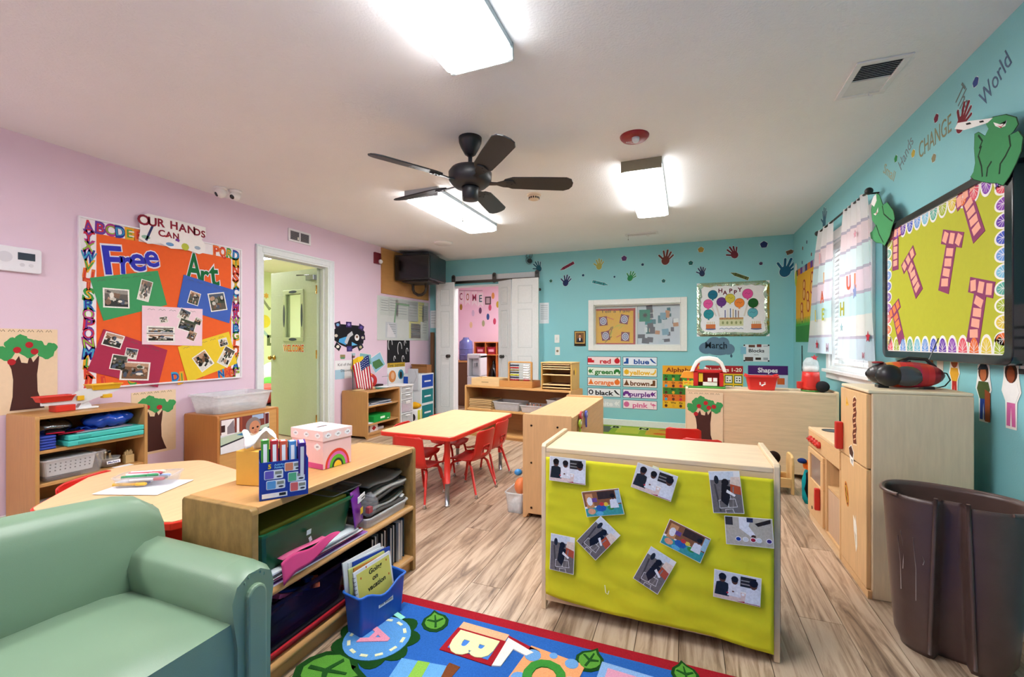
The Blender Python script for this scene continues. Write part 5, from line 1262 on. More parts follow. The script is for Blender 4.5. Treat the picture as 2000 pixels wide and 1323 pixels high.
MB('#8f9296').box(.0, .14, T_, T_ + .05, 1.86, 1.92).obj('door_closer', 'metal', d, bevel=.006); MB('#7a7d80').tube([(.1, T_ + .03, 1.925), (.28, T_ + .06, 1.93)], .007, 8).obj('closer_arm', 'metal', d)
for z_ in (.25, 1.0, 1.75): MB('#b58a3a').tube([(.0, T_ + .006, z_ - .05), (0, T_ + .006, z_ + .05)], .008, 8).obj('hinge', 'metal', d)
# things in the lime room
FLM = frame((-7.2, 0, 0), (0, 1, 0), (0, 0, 1))
def nx_dot(name, lab, cat, y, z, layers, g=None):
    m = MB()
    for i, (c, pts) in enumerate(layers): m.color(c).prism(pts, .0004 * i, .0006 + .0004 * i)
    return flat1(name, lab, cat, FLM, m, y, z, .0004, g)
q = lambda x, y: None
nx_dot('sun_decal', 'large yellow sun dot decal on the lime wall beyond the door', 'wall decal', (-7.200, 5.877, 1.527)[1], (-7.200, 5.877, 1.527)[2], [('#e8d84a', ell(0, 0, .12, .12, 16))])
nx_dot('flower_decal', 'small orange flower decal on the lime wall beyond the door', 'wall decal', (-7.200, 5.909, 2.001)[1], (-7.200, 5.909, 2.001)[2], [('#e8b45a', star(0, 0, .06, 6, .6))])
nx_dot('crayon_decal', 'grey slanted crayon decal on the lime wall beyond the door', 'wall decal', (-7.200, 5.877, 1.885)[1], (-7.200, 5.877, 1.885)[2], [('#8f9a7a', quad(0, 0, .06, .35, .7)), ('#dfe8c4', quad(.02, .02, .02, .28, .7))])
nx_dot('light_switch', 'dark switch plate on the lime wall beyond the door', 'switch', (-7.200, 5.984, 1.180)[1], (-7.200, 5.984, 1.180)[2], [('#6f7a5a', quad(0, 0, .12, .2)), ('#dfe0d0', quad(.02, 0, .03, .1))])
nx_dot('blue_crayon_decal', 'pale blue crayon decal low on the lime wall beyond the door', 'wall decal', (-7.200, 5.856, 1.339)[1], (-7.200, 5.856, 1.339)[2], [('#a8c8c4', quad(0, 0, .05, .3, .8))])
a = (-5.600, 4.571, 0.365)
t = thing('play_couch', 'red and navy child seat in the lime room beyond the door', 'seat', (-5.6, a[1], 0), .2)
MB('#b42a34').box(-.3, .3, -.4, .4, .3, .52).obj('backrest', 'leather', t, bevel=.06); MB('#22304a').box(-.3, .35, -.4, .4, .04, .3).obj('base', 'leather', t, bevel=.03)
a = (-6.600, 5.368, 0.746)
t = thing('toy_pile', 'white and green stuffed toy in the lime room beyond the door', 'soft toy', (-6.3, a[1] - .1, .0), 0)
MB('#e6e8ea').ball((0, 0, .62), (.16, .16, .2), 14, 10).obj('body', 'cloth', t); MB('#5fa04a').ball((.1, -.1, .45), (.18, .2, .14), 12, 8).obj('leafy_base', 'cloth', t); MB('#3a5a9a').box(-.2, .2, -.25, .25, 0, .36).obj('box', 'cloth', t, bevel=.03); MB('#3a3f44').tube([(.16, -.05, .66), (.17, .0, .6), (.17, .05, .66)], .012, 6).obj('stripe', 'cloth', t)

# plywood and old television in the corner
q0, q1 = (4.932, 2.429), (6.202, 1.841)
o = MB('#b5854f').box(-(6.10 - 4.93) / 2, (6.10 - 4.93) / 2, -.31, .31, 0, .018).obj('plywood_panel', 'wood', bevel=.002)
o.matrix_basis = FL @ Matrix.Translation(((4.93 + 6.10) / 2, 2.12, 0)); tag(o, 'bare plywood panel fixed to the pink wall behind the television', 'plywood panel')
tv = thing('television', 'black box television on a ceiling mount in the far corner', 'television', (-3.57, 5.465, 2.015), RX(6))
CWID, CDEP, CHT = .53, .54, .35
m = MB('#101114'); m.box(-CWID / 2, CWID / 2, -CDEP / 2, CDEP / 2, 0, CHT); m.obj('cabinet', 'plastic', tv, bevel=.008)
MB('#15262b').box(CWID / 2 - .0, CWID / 2 + .006, -CDEP / 2 + .02, CDEP / 2 - .01, .02, CHT - .02).obj('side_panel', 'plastic', tv)
MB('#0a0b0d').box(-CWID / 2 + .012, CWID / 2 - .012, -CDEP / 2 - .006, -CDEP / 2 + .004, .02, CHT - .02).obj('screen', 'gloss', tv, bevel=.004)
MB('#2a2420').box(-.2, .2, -.18, .18, -.022, -.002).obj('mount_tray', 'metalpaint', tv)
MB('#2c2119').tube([(-.14, .02, -.022), (-.14, .02, -.10), (-.12, .02, -.15), (-.06, .02, -.185), (.0, .02, -.185), (.05, .02, -.15), (.07, .02, -.10), (.07, .02, -.022)], .021, 10).obj('mount_tube', 'metalpaint', tv)
MB('#3a3f46').box(-.22, .2, -.15, .2, CHT, CHT + .045).obj('ceiling_bracket', 'metalpaint', tv, bevel=.01)
MB('#2c2e33').tube([(0, .05, CHT + .04), (0, .05, H - 2.02)], .03, 10).obj('mount_post', 'metalpaint', tv)
# pocket chart of papers
q0, q1 = (4.85, 1.775), (6.11, 1.17)
t, lc, w, h = sheet('paper_chart', 'clear plastic pocket chart full of papers under the plywood', 'notice board', FL, q0, q1, '#dfe9e2', .001, .006)
for (x, y, a_, b_, c) in ((-.48, .16, .2, .24, '#d2dfd6'), (-.28, .17, .22, .26, '#cfdcd2'), (-.08, .14, .3, .28, '#c9d6cf'), (.2, .13, .26, .3, '#aeb9b6'), (.42, .14, .16, .3, '#dfe070'), (.53, .13, .16, .24, '#aab1ac'), (-.33, -.16, .26, .22, '#cdd8e0'), (.25, -.14, .3, .26, '#e2e27a'), (.28, -.17, .27, .24, '#d3dacb'), (.52, -.12, .14, .3, '#d7e2da')):
    pp = MB(c).prism(quad(x, y, a_, b_, random.uniform(-.03, .03)), .006, .0075).obj('paper', 'paper', t)
    m = MB('#6f7a7c')
    for k in range(5): m.prism(quad(x, y + b_ * .35 - k * b_ * .14, a_ * .75, .006), .0075, .0079)
    m.obj('print', 'paper', pp)
part('green_tab', t, '#3f9a52', strip([(-.26, -.05), (-.22, .22), (.1, .22)], .03), .0075, .0085)
for (x, y) in ((-.33, -.16),): part('white_fold', t, '#f2f4f6', [(x - .1, y - .1), (x - .08, y + .1), (x, y + .02), (x + .1, y - .1)], .0075, .0082)
MB('#ffffff').box(-w, w, -h, h, .009, .010).obj('plastic_cover', 'clearbag', t)
# posters low on the pink wall
q0, q1 = (5.065, 1.169), (5.601, 0.841)
t, lc, w, h = sheet('black_poster', 'black poster with white chalk drawings on the pink wall', 'poster', FL, q0, q1, '#1d1e22')
for (x, y, s_) in ((-.2, .1, .09), (.02, .04, .1), (.2, .0, .05), (-.1, -.1, .04), (.1, -.11, .05), (.15, .12, .04)): part('chalk_drawing', t, '#d8dce0', strip([(x + s_ * .5 * math.cos(a), y + s_ * math.sin(a)) for a in [k * .5 for k in range(9)]], .012), .001, .0016)
t, lc, w, h = sheet('senses_poster', 'five senses poster with yellow title on the pink wall', 'poster', FL, (5.065, 0.856), (5.484, 0.513), '#eceff2')
part('title_band', t, '#c9a83a', quad(0, h * .78, 2 * w * .98, h * .36), .001, .0014)
MB('#3a2f1a').text('five senses', 0, h * .78, h * .26, .0014, .002, w=w * 1.8).obj('lettering', 'paper', t)
part('face_drawing', t, '#d9894a', ell(-w * .45, -h * .15, w * .4, h * .5, 14), .001, .0016); part('face_drawing', t, '#3a8fb0', ell(w * .5, -h * .05, w * .32, h * .42, 14), .001, .0016); part('hair_drawing', t, '#2a2420', ell(w * .5, -h * .1, w * .16, h * .3, 12), .0016, .002); part('hair_drawing', t, '#e8b890', ell(-w * .4, -h * .1, w * .2, h * .3, 12), .0016, .002)
a, b = (4.077, 1.387), (4.603, 1.014)
t = flatthing('space_poster', 'dark space collage of planets on the pink wall beside the door', 'poster', FL, (a[0] + b[0]) / 2, (a[1] + b[1]) / 2, .001); w, h = (b[0] - a[0]) / 2, (a[1] - b[1]) / 2
MB('#15161d').prism([(-w, h * .5), (-w * .6, h * .85), (w * .7, h * .8), (w, h * .4), (w * .9, -h * .4), (w * .5, -h * .6), (w * .1, -h * .8), (-w * .6, -h * .5), (-w, -h * .2)], 0, .001).obj('sheet', 'paper', t)
for i, (x, y, r_, c) in enumerate(((-.8, .8, .3, '#2a1d3a'), (-.1, .85, 0, '#3a2460'), (.75, .7, -.4, '#3a2a5a'), (-.9, .1, 0, '#15161d'), (.85, .0, .1, '#241a34'), (-.8, -.6, -.6, '#15161d'), (.7, -.65, .5, '#2a2a3a'), (-.05, -.75, 0, '#3a2a6a'))):
    s_ = MB(c).prism(quad(x * w, y * h, w * .36, h * .36, r_), .001, .002).obj('planet_card', 'paper', t); part('planet', s_, ['#6f9fd0', '#8f7fc0', '#5a4a9a', '#c9c4ba', '#b9b4aa', '#e8e4da', '#b9b08a', '#4a4a8a'][i], ell(x * w, y * h, w * .1, h * .1, 10), .002, .0028)
part('nebula', t, '#4a9fd8', [(-w * .7, -h * .1), (-w * .1, h * .1), (-w * .3, -h * .5), (-w * .75, -h * .3)], .001, .0016); part('nebula', t, '#5fb0e0', [(w * .1, -h * .3), (w * .5, -h * .5), (w * .1, -h * .55)], .001, .0016)
part('rocket', t, '#b9bcc4', strip([(-w * .3, -h * .4), (-w * .1, .1 * h), (.15 * w, .3 * h)], .05), .0016, .0022); part('astronaut', t, '#e2e2e4', ell(w * .45, 0, w * .16, h * .22, 12), .0016, .0022); part('visor', t, '#7a5a4a', ell(w * .45, h * .05, w * .08, h * .09, 12), .0022, .0026)
a, b = (4.085, 0.922), (4.396, 0.699)
t, lc, w, h = sheet('discovery_sign', 'white and blue sign lettered by hand beside the flag', 'sign', FL, a, b, '#e6e9ec')
part('blue_panel', t, '#9fc4d8', quad(-w * .5, -h * .5, w, h), .001, .0014); MB('#3a3f44').text('Kid of the', 0, h * .55, h * .3, .001, .0016, w=w * 1.4).text('Discovery', w * .2, -h * .1, h * .28, .0014, .0018, w=w * 1.2).obj('lettering', 'paper', t)
for nm, lab, pts, cols in (('mountain_picture', 'torn mountain landscape picture on the pink wall above the horseshoe toy', [(4.516, 1.003), (4.722, 0.978), (4.743, 0.849), (4.555, 0.845), (4.498, 0.919)], ('#7fb0b8', '#4a8f6a')),
                      ('landscape_picture', 'torn green and blue landscape picture left of the black poster', [(4.732, 0.931), (4.910, 1.008), (5.020, 0.837), (4.815, 0.730), (4.743, 0.829)], ('#8fc0d8', '#4a7a4a')),
                      ('small_picture', 'tiny brown picture card under the space collage', [(4.168, 0.992), (4.253, 0.990), (4.253, 0.947), (4.168, 0.949)], ('#8f7f5a', '#5a8f6a')), ('small_card', 'tiny blue picture card under the right of the space collage', [(4.359, 1.007), (4.432, 1.005), (4.423, 0.954), (4.368, 0.949)], ('#9fb8c4', '#8f5a5a'))):
    cx = sum(p[0] for p in pts) / len(pts); cy = sum(p[1] for p in pts) / len(pts)
    t = flatthing(nm, lab, 'picture', FL, cx, cy, .001); lp = [(a - cx, b - cy) for a, b in pts]
    MB('#f0eee8').prism([(x * 1.06, y * 1.06) for x, y in lp], 0, .001).obj('sheet', 'paper', t); part('sky', t, cols[0], lp, .001, .0014); part('hill', t, cols[1], [(x * .8, y * .5 - .02) for x, y in lp], .0014, .0018)


# ================================================================ BACK WALL
# folding doors, track, hangers
tr = flatthing('door_track', 'grey steel rail carrying the folding doors on a white header board', 'door track', FB, (-2.701, 2.109)[0], 2.135)
hw = 1.42 / 2
MB('#c9ced0').box(-hw + .02, hw, -.05, .045, 0, .02).obj('header_board', 'metalpaint', tr, bevel=.003)
MB('#6a655f').box(-hw - .02, hw, -.075, -.035, .03, .042).obj('rail', 'metal', tr, bevel=.002)
for x in (-hw + .01, .0, hw - .03):
    b = MB('#4a4744').prism(rrect(x - .032, x + .032, -.09, .062, .03, 5), .042, .058).obj('hanger', 'metalpaint', tr, bevel=.003)
    MB('#2c2b2a').lathe([(.022, 0), (.022, .006)], n=16).xf(Matrix.Translation((x, .02, .058))).obj('wheel', 'metalpaint', b)
def panel_door(name, label, x0, y0, ang, w, knob=None, plate=False, top=2.06, cols='#dfe4e4'):
    """raised-panel leaf; local x along the leaf from its hinge edge, panels on both faces"""
    e = thing(name, label, 'door', (x0, y0, 0), ang, 'white folding door leaves')
    T = .017; zt = top; m = MB(cols).box(0, w, -T, T, .01, zt); m.obj('leaf', 'metalpaint', e, bevel=.002)
    for (z0, z1) in ((.15, .95), (1.06, 1.62), (1.70, 1.96)):
        a, b = w * .22, w * .78
        for s_ in (-1, 1):
            f = MB('#cfd6d6'); y0_, y1_ = sorted((s_ * T, s_ * (T + .005)))
            f.box(a, b, y0_, y1_, z0, z0 + .012).box(a, b, y0_, y1_, z1 - .012, z1).box(a, a + .012, y0_, y1_, z0 + .012, z1 - .012).box(b - .012, b, y0_, y1_, z0 + .012, z1 - .012)
            fo = f.obj('panel_moulding', 'metalpaint', e)
            y2, y3 = sorted((s_ * T, s_ * (T + .004))); MB(cols).box(a + .03, b - .03, y2, y3, z0 + .03, z1 - .03).obj('raised_panel', 'metalpaint', fo, bevel=.003)
    if knob is not None:
        MB('#4a4744').lathe([(.026, 0), (.026, .005), (.011, .01), (.011, .03), (.027, .042), (.025, .06), (.01, .066)], n=14).xf(Matrix.Translation((knob, -T, .93)) @ Matrix.Rotation(PI / 2, 4, 'X')).obj('knob', 'metal', e)
    if plate: MB('#e8ecec').box(w * .3, w * .7, -T - .006, -T, .80, .835).obj('pull_plate', 'plastic', e)
    return e
# left pair folded beside the opening (edge towards us), right pair: one leaf end-on, one flat
xa, xb = (-3.584, 5.950, 0.895)[0], (-3.296, 5.950, 0.898)[0]
panel_door('folding_door', 'white panel door leaf at the left of the opening beside the television corner', xa, 5.95, 0, xb - xa, knob=(xb - xa) * .72, plate=True)
panel_door('folding_door', 'white panel door leaf folded end-on at the left jamb of the opening', xa - .03, 5.97, RX(86), .17)
panel_door('folding_door', 'white panel door leaf turned edge-on behind the abacus, dark knob on it', -2.625, 6.13, RX(-28), .29, knob=.12)
panel_door('folding_door', 'white panel door leaf facing the room right of the opening', (-2.342, 5.960, 0.910)[0], 5.96, 0, (-1.944, 5.960, 0.915)[0] - (-2.342, 5.960, 0.910)[0])
# inner window
m = MB('#dfe3de'); w = .075; fx0, fx1, fz0, fz1 = WX0, WX1, WZ0, WZ1
m.box(fx0 - w, fx0, fz0 - w, fz1 + w, 0, .022).box(fx1, fx1 + w, fz0 - w, fz1 + w, 0, .022).box(fx0, fx1, fz1, fz1 + w, 0, .022).box(fx0, fx1, fz0 - w, fz0, 0, .022)
m.box(fx0, fx0 + .012, fz0, fz1, -WT, 0).box(fx1 - .012, fx1, fz0, fz1, -WT, 0).box(fx0, fx1, fz1 - .012, fz1, -WT, 0).box(fx0, fx1, fz0, fz0 + .012, -WT, 0)
wi = struct('window_2', m, 'metalpaint', frame=FB, bevel=.004)
for (a, b) in ((fx0 + .012, (fx0 + fx1) / 2), ((fx0 + fx1) / 2, fx1 - .012)): MB('#ffffff').box(a, b, fz0 + .012, fz1 - .012, -.06, -.056).obj('pane', 'glass', wi, frame=FB)
MB('#c4ccc8').box((fx0 + fx1) / 2 - .008, (fx0 + fx1) / 2 + .008, fz0 + .012, fz1 - .012, -.066, -.052).obj('mullion', 'metalpaint', wi, frame=FB)
# things pasted behind the inner window
def wsheet(name, label, cat, p0, p1, col, n_): return sheet(name, label, cat, FB, p0, p1, col, n_, .001)
MZ = -.072
t, lc, w, h = wsheet('window_backing', 'white backing paper covering the inside of the wall window', 'paper', (fx0 + .014, fz1 - .013), (fx1 - .014, fz0 + .013), '#e3e6ec', MZ)
t, lc, w, h = wsheet('spiral_poster', 'yellow and orange poster with purple spirals seen through the wall window', 'poster', (-1.184, 1.610), (-0.645, 1.105), '#f0b414', MZ + .003)
part('border', t, '#b5342a', [(-w, -h), (w, -h), (w, h), (-w, h), (-w * .97, h * .9), (w * .9, h * .86), (w * .9, -h * .9), (-w * .95, -h * .9)], .001, .0014)
for (x, y, r_) in ((-.62, .32, .1), (.45, .4, -.2), (-.5, -.5, .15), (.5, -.55, -.05)):
    q = MB('#7a2448').prism(quad(x * w, y * h, w * .42, h * .5, r_), .0014, .002).obj('purple_card', 'paper', t)
    k = MB(); cc = ('#e8e4ee', '#4a4a8a', '#e8e4ee', '#4a4a8a', '#e8e4ee')
    for i, s_ in enumerate((1, .78, .55, .35, .16)): k.color(cc[i]).prism(ell(x * w, y * h, w * .17 * s_, h * .21 * s_, 16), .002, .0023 + .0002 * i)
    k.obj('spiral', 'paper', q)
for k in range(10): part('streak', t, ['#c9c02a', '#8a7a1a', '#d9642a'][k % 3], quad(random.uniform(-.4, .4) * w, random.uniform(-.7, .7) * h, .012, h * .5, random.uniform(-1.2, 1.2)), .0014, .0018)
MB('#2a2a2a').text('Tell a Tale', 0, h * .86, h * .16, .0014, .002, w=w * 1.5).obj('lettering', 'paper', t)
t, lc, w, h = wsheet('art_collage', 'collage of teal, white and brown papers at the right of the wall window', 'collage', (-0.631, 1.637), (-0.063, 1.100), '#d3d8e2', MZ + .003)
r = random.Random(5)
for k in range(34):
    part('collage_piece', t, r.choice(['#2f8f94', '#e9ebef', '#c9d3dc', '#4a7f8f', '#7fa8c0', '#c98f6a', '#e0c0b0', '#5a5a68', '#f2f2f4', '#1f5f66']), quad(r.uniform(-.85, .85) * w, r.uniform(-.85, .85) * h, w * r.uniform(.12, .34), h * r.uniform(.15, .4), r.choice([0, 0, .1, -.1])), .001, .0014 + .00006 * k)
part('green_square', t, '#1f8a72', quad(-w * .62, h * .5, w * .5, h * .6), .0036, .004); part('splash', t, '#2a2430', star(-w * .6, h * .52, w * .16, 7, .4), .004, .0044)

# birthday poster
a, b = (0.129, 1.899), (0.948, 1.215)
t, lc, w, h = sheet('birthday_poster', 'happy birthday poster with balloons and cake inside a crumpled foil border', 'poster', FB, a, b, '#eceff2', .001, .002)
def bpx(x, y): return None
r = random.Random(3)
m = MB('#b9d0b4'); N_ = 60
def rag(y_, s_): return y_
inn = []
for k in range(N_):
    a_ = 2 * PI * k / N_; c_, d_ = math.cos(a_), math.sin(a_); q = max(abs(c_), abs(d_)); x, y = c_ / q, d_ / q; j = r.uniform(.84, .90)
    inn.append((x * w * j, y * h * (j - .02)))
o4 = [(x * w / max(abs(x), 1e-9) if abs(x) / w > abs(y) / h else x * 1.13, y) for x, y in inn]
out = [(w * (c_ / max(abs(c_), abs(d_))), h * (d_ / max(abs(c_), abs(d_)))) for c_, d_ in [(math.cos(2 * PI * k / N_), math.sin(2 * PI * k / N_)) for k in range(N_)]]
vs = []
for k in range(N_): vs += [(*out[k], .002), (*[(out[k][i] + inn[k][i]) / 2 for i in (0, 1)], .004 + r.uniform(0, .008)), (*inn[k], .003)]
fs = []
for k in range(N_):
    q = (k + 1) % N_; fs += [(3 * k, 3 * q, 3 * q + 1, 3 * k + 1), (3 * k + 1, 3 * q + 1, 3 * q + 2, 3 * k + 2)]
m.add(vs, fs); m.obj('foil_border', 'foil', t)
def U(p): return (p[0] - (a[0] + b[0]) / 2, p[1] - (a[1] + b[1]) / 2)
for (ch, q) in (('H', (0.404, 1.795)), ('A', (0.457, 1.767)), ('P', (0.521, 1.790)), ('P', (0.573, 1.768)), ('Y', (0.624, 1.798))):
    x, y = U(q); MB('#6a1f3a').text(ch, x, y, .05, .002, .003, bold=.03).obj('letter', 'paper', t)
for (q, c, r_) in (((0.316, 1.746), '#1f6f8a', .055), ((0.710, 1.743), '#e0559f', .058), ((0.416, 1.652), '#6a3a8a', .055), ((0.515, 1.693), '#d3c84a', .055), ((0.619, 1.632), '#ee8a3a', .055), ((0.262, 1.631), '#e05aa0', .055), ((0.771, 1.627), '#1f5f2a', .055), ((0.268, 1.500), '#2f8f9a', .058), ((0.766, 1.507), '#5fb0c0', .055)):
    x, y = U(q); bl_o = MB('#4a4a4a').prism(ell(x, y, r_ + .003, r_ + .005, 18), .002, .0026).color(c).prism(ell(x, y, r_, r_ + .002, 18), .0026, .0034).prism([(x - .014, y - r_ - .018), (x + .014, y - r_ - .018), (x, y - r_ + .005)], .0026, .0034).obj('balloon', 'paper', t)
    MB('#3a3a4a').prism(strip([(x - .03, y), (x - .01, y + .012), (x + .01, y - .004), (x + .03, y + .01)], .003), .0034, .0037).obj('name_writing', 'paper', bl_o)
x, y = U((0.533, 1.397)); m = MB('#cfd3a8').box(x - .14, x + .13, y - .05, y + .03, .002, .0032); cake = m.obj('cake', 'paper', t)
MB('#e0b07a').box(x - .14, x + .13, y + .03, y + .055, .002, .0035).obj('cake_icing', 'foil', cake)
for k in range(5): MB('#8f9a6a').prism(ell(x - .1 + k * .05, y - .01, .012, .02, 10), .0032, .0036).obj('icing_loop', 'paper', cake)
for k in range(6):
    cxx = x - .075 + k * .03; MB(['#4a5a9a', '#e8e4da', '#3a6a9a', '#c9a86a', '#3a4a7a', '#8f6a5a'][k]).box(cxx - .005, cxx + .005, y + .055, y + .17 - .01 * abs(k - 2), .002, .0035).obj('candle', 'paper', cake)
m = MB('#7f94b4').prism(strip([(x - .14 + k * .027, y - .09 + (.012 if k % 2 else 0)) for k in range(11)], .008), .002, .0028); m.obj('icing_line', 'paper', cake)
for q in ((0.292, 1.349), (0.805, 1.348)):
    x, y = U(q); s_ = MB('#d07a4a').box(x - .055, x + .055, y - .035, y + .02, .002, .003).color('#5a6a9a').prism(ell(x, y - .04, .062, .012, 12), .002, .0028).obj('small_cake', 'paper', t)
    for k in range(5): MB('#c9b87a').box(x - .04 + k * .02 - .003, x - .04 + k * .02 + .003, y + .02, y + .055, .002, .003).obj('candle', 'paper', s_)
for s_ in (-1, 1):
    for k in range(3):
        x, y = U((0.533, 1.519)); part('ray', t, '#dcd6d2', quad(x + s_ * (.16 + .05 * k), y + .03, .018, .17, -s_ * (.25 + .15 * k)), .002, .0024)

# March cloud, blocks sign
p = (0.363, 1.075)
t = flatthing('march_cloud', 'grey paper cloud with the word March above the toy barn', 'paper cutout', FB, *p, .001)
m = MB('#5f7f94')
for (x, y, rx, ry) in ((-.12, -.01, .09, .075), (-.03, .05, .09, .085), (.07, .055, .075, .075), (.13, -.02, .075, .07), (.02, -.04, .14, .06), (-.08, .03, .06, .07)): m.prism(ell(x, y, rx, ry, 18), 0, .0012 + .003 * rx + .0004 * ry)
m.obj('cloud', 'paper', t); MB('#1c2a36').text('March', -.01, .03, .08, .0016, .0045, bold=.012, w=.25).obj('lettering', 'paper', t); MB('#2f4452').text('month', .06, -.015, .018, .0016, .004, bold=.02).obj('small_lettering', 'paper', t)
part('raindrop', t, '#4f7084', [(.165, -.07), (.18, -.11), (.165, -.13), (.15, -.11)], 0, .0015); part('raindrop', t, '#4f7084', [(-.005, -.11), (.005, -.14), (-.005, -.15), (-.015, -.14)], 0, .0015)
a, b = (0.664, 1.114), (0.948, 0.902)
t, lc, w, h = sheet('blocks_sign', 'white sign lettered Blocks with small block pictures', 'sign', FB, a, b, '#d9e2e6')
MB('#26323a').text('Blocks', -.0, .03, .042, .001, .002, bold=.02, w=.17).text('blocks', -.0, -.02, .014, .001, .0018).obj('lettering', 'paper', t)
for (x, y, w_, h_, c) in ((-.05, .085, .07, .03, '#6a4a3a'), (.03, .09, .05, .035, '#7a3a34'), (.1, .085, .05, .012, '#a8b4bc'), (-.08, -.075, .09, .05, '#5a4a44'), (.02, -.07, .06, .03, '#3a2f2a'), (.1, -.07, .05, .03, '#9fa8b0')): part('block_picture', t, c, quad(x, y, w_, h_), .001, .0016)
for (x, y) in ((-w + .01, h - .01), (w - .01, h - .01), (-w + .01, -h + .01), (w - .01, -h + .01)): part('corner_tack', t, '#1c242a', quad(x, y, .018, .016), .001, .0022)
part('blue_note', t, '#7fb8d0', quad(-w, .03, .06, .09), .001, .0018)
# small things on the wall
q0, q1 = (-1.477, 1.301), (-1.315, 1.090)
t, lc, w, h = sheet('portrait_picture', 'small framed portrait of a person in a dark suit left of the wall window', 'picture', FB, q0, q1, '#2a2018', .001, .012)
part('mat_border', t, '#c9a860', quad(0, .012, w * 1.75, h * 1.6), .012, .013); part('background', t, '#7a5a3a', quad(0, .012, w * 1.45, h * 1.35), .013, .0135); part('suit', t, '#1c2230', [(-w * .55, -h * .5), (w * .55, -h * .5), (w * .4, h * .0), (0, h * .12), (-w * .4, h * .0)], .0135, .014); part('face', t, '#c98f6a', ell(0, h * .32, w * .2, h * .2, 12), .0135, .0142); part('hair', t, '#3a241a', ell(0, h * .42, w * .25, h * .2, 12), .0135, .0138); part('shirt', t, '#e6e6ea', [(-.008, -h * .3), (.008, -h * .3), (.012, h * .08), (-.012, h * .08)], .014, .0144)
for (nm, q, lab) in (('light_switch', (-1.733, 1.192), 'white light switch plate, upper of the two by the folding door'), ('socket_plate', (-1.725, 1.015), 'white plate with a brown dial below the light switch')):
    t = flatthing(nm, lab, 'switch', FB, *q, 0); MB('#e6ebe6').prism(rrect(-.036, .036, -.058, .058, .006), 0, .006).obj('plate', 'plastic', t, bevel=.002)
    if nm == 'light_switch': MB('#d6dcd6').box(-.008, .008, -.02, .02, .006, .014).obj('toggle', 'plastic', t)
    else: MB('#8a7a62').lathe([(.018, 0), (.016, .012)], n=14).xf(Matrix.Translation((0, 0, .006))).obj('dial', 'plastic', t)
def notice(label, q0, q1, fr_=FB, lines=8):
    t, lc, w, h = sheet('paper_notice', label, 'notice', fr_, q0, q1, '#dfe6ea')
    m = MB('#9aa8b0')
    for k in range(lines): m.prism(quad(0, h * .75 - k * h * 1.5 / lines, w * 1.5, h * .05), .001, .0013)
    m.obj('print', 'paper', t)
notice('white printed notice on the teal wall right of the folding door', (-1.997, 1.719), (-1.856, 1.416))
notice('white printed notice on the teal wall under the plastic chart', (-4.103, 1.183), (-3.907, 0.933), lines=10)
notice('white notice higher on the teal wall beside the left folding door', (-3.850, 1.655), (-3.744, 1.372), lines=5)
# handprints, crayons and dots
for (q, s_, r_, c, lab, mir) in (((-0.251, 2.229), .17, -.2, '#6a3a34', 'brown handprint decal above the wall window', 1), ((0.561, 2.244), .14, .5, '#6a2a34', 'maroon handprint decal above the birthday poster', 1), ((1.116, 2.005), .20, -.4, '#1f5a7a', 'large dark blue handprint decal beside the room corner', 1), ((0.190, 2.028), .11, .2, '#2a3a5a', 'navy handprint decal at the upper left of the birthday poster', 1), ((-1.128, 2.204), .13, 0, '#a8a85a', 'olive handprint decal between the two crayon decals', 1), ((-1.604, 1.999), .14, -.2, '#23305a', 'navy handprint decal above the folding door side', 1), ((-0.705, 2.017), .12, -.5, '#2f8a52', 'green handprint decal above the left half of the wall window', 1), ((-2.012, 2.230), .14, .5, '#1f5a6a', 'dark teal handprint decal over the end of the door track', 1)):
    handprint(FB, q, s_, r_, c, lab, mirror=mir)
def crayon(fr_, p0, p1, c, label, wdt=.04):
    d = Vector((p1[0] - p0[0], p1[1] - p0[1])); L_ = d.length; W_ = wdt / 2
    body = [(-L_ / 2, -W_), (L_ * .28, -W_), (L_ * .32, -W_ * .7), (L_ / 2, -W_ * .1), (L_ / 2, W_ * .1), (L_ * .32, W_ * .7), (L_ * .28, W_), (-L_ / 2, W_)]
    m = MB('#dfe8ea').prism([(x * 1.03, y * 1.15) for x, y in body], 0, .0004); m.color(c).prism(body, .0004, .0009); m.color('#2a2a2a').prism([(-L_ * .36, -W_), (-L_ * .33, -W_), (-L_ * .33, W_), (-L_ * .36, W_)], .0009, .0012).prism([(L_ * .2, -W_), (L_ * .23, -W_), (L_ * .23, W_), (L_ * .2, W_)], .0009, .0012).prism(strip([(-L_ * .2, 0), (-L_ * .1, W_ * .3), (0, -W_ * .3), (L_ * .1, 0)], W_ * .3), .0009, .0012)
    return flat1('crayon_decal', label, 'wall decal', fr_, m, (p0[0] + p1[0]) / 2, (p0[1] + p1[1]) / 2, .0004, 'crayon wall decals', math.atan2(d.y, d.x))
crayon(FB, (-1.484, 2.277), (-1.687, 2.180), '#7a2a44', 'maroon crayon decal high above the folding doors')
crayon(FB, (-1.221, 1.994), (-1.001, 1.933), '#3f8f94', 'teal crayon decal above the wall window')
crayon(FB, (0.721, 1.927), (0.521, 2.015), '#5a6a3a', 'olive crayon decal just above the birthday poster')
crayon(FB, (1.126, 2.214), (1.201, 2.240), '#7a5a44', 'brown broken crayon decal near the ceiling corner', .05)
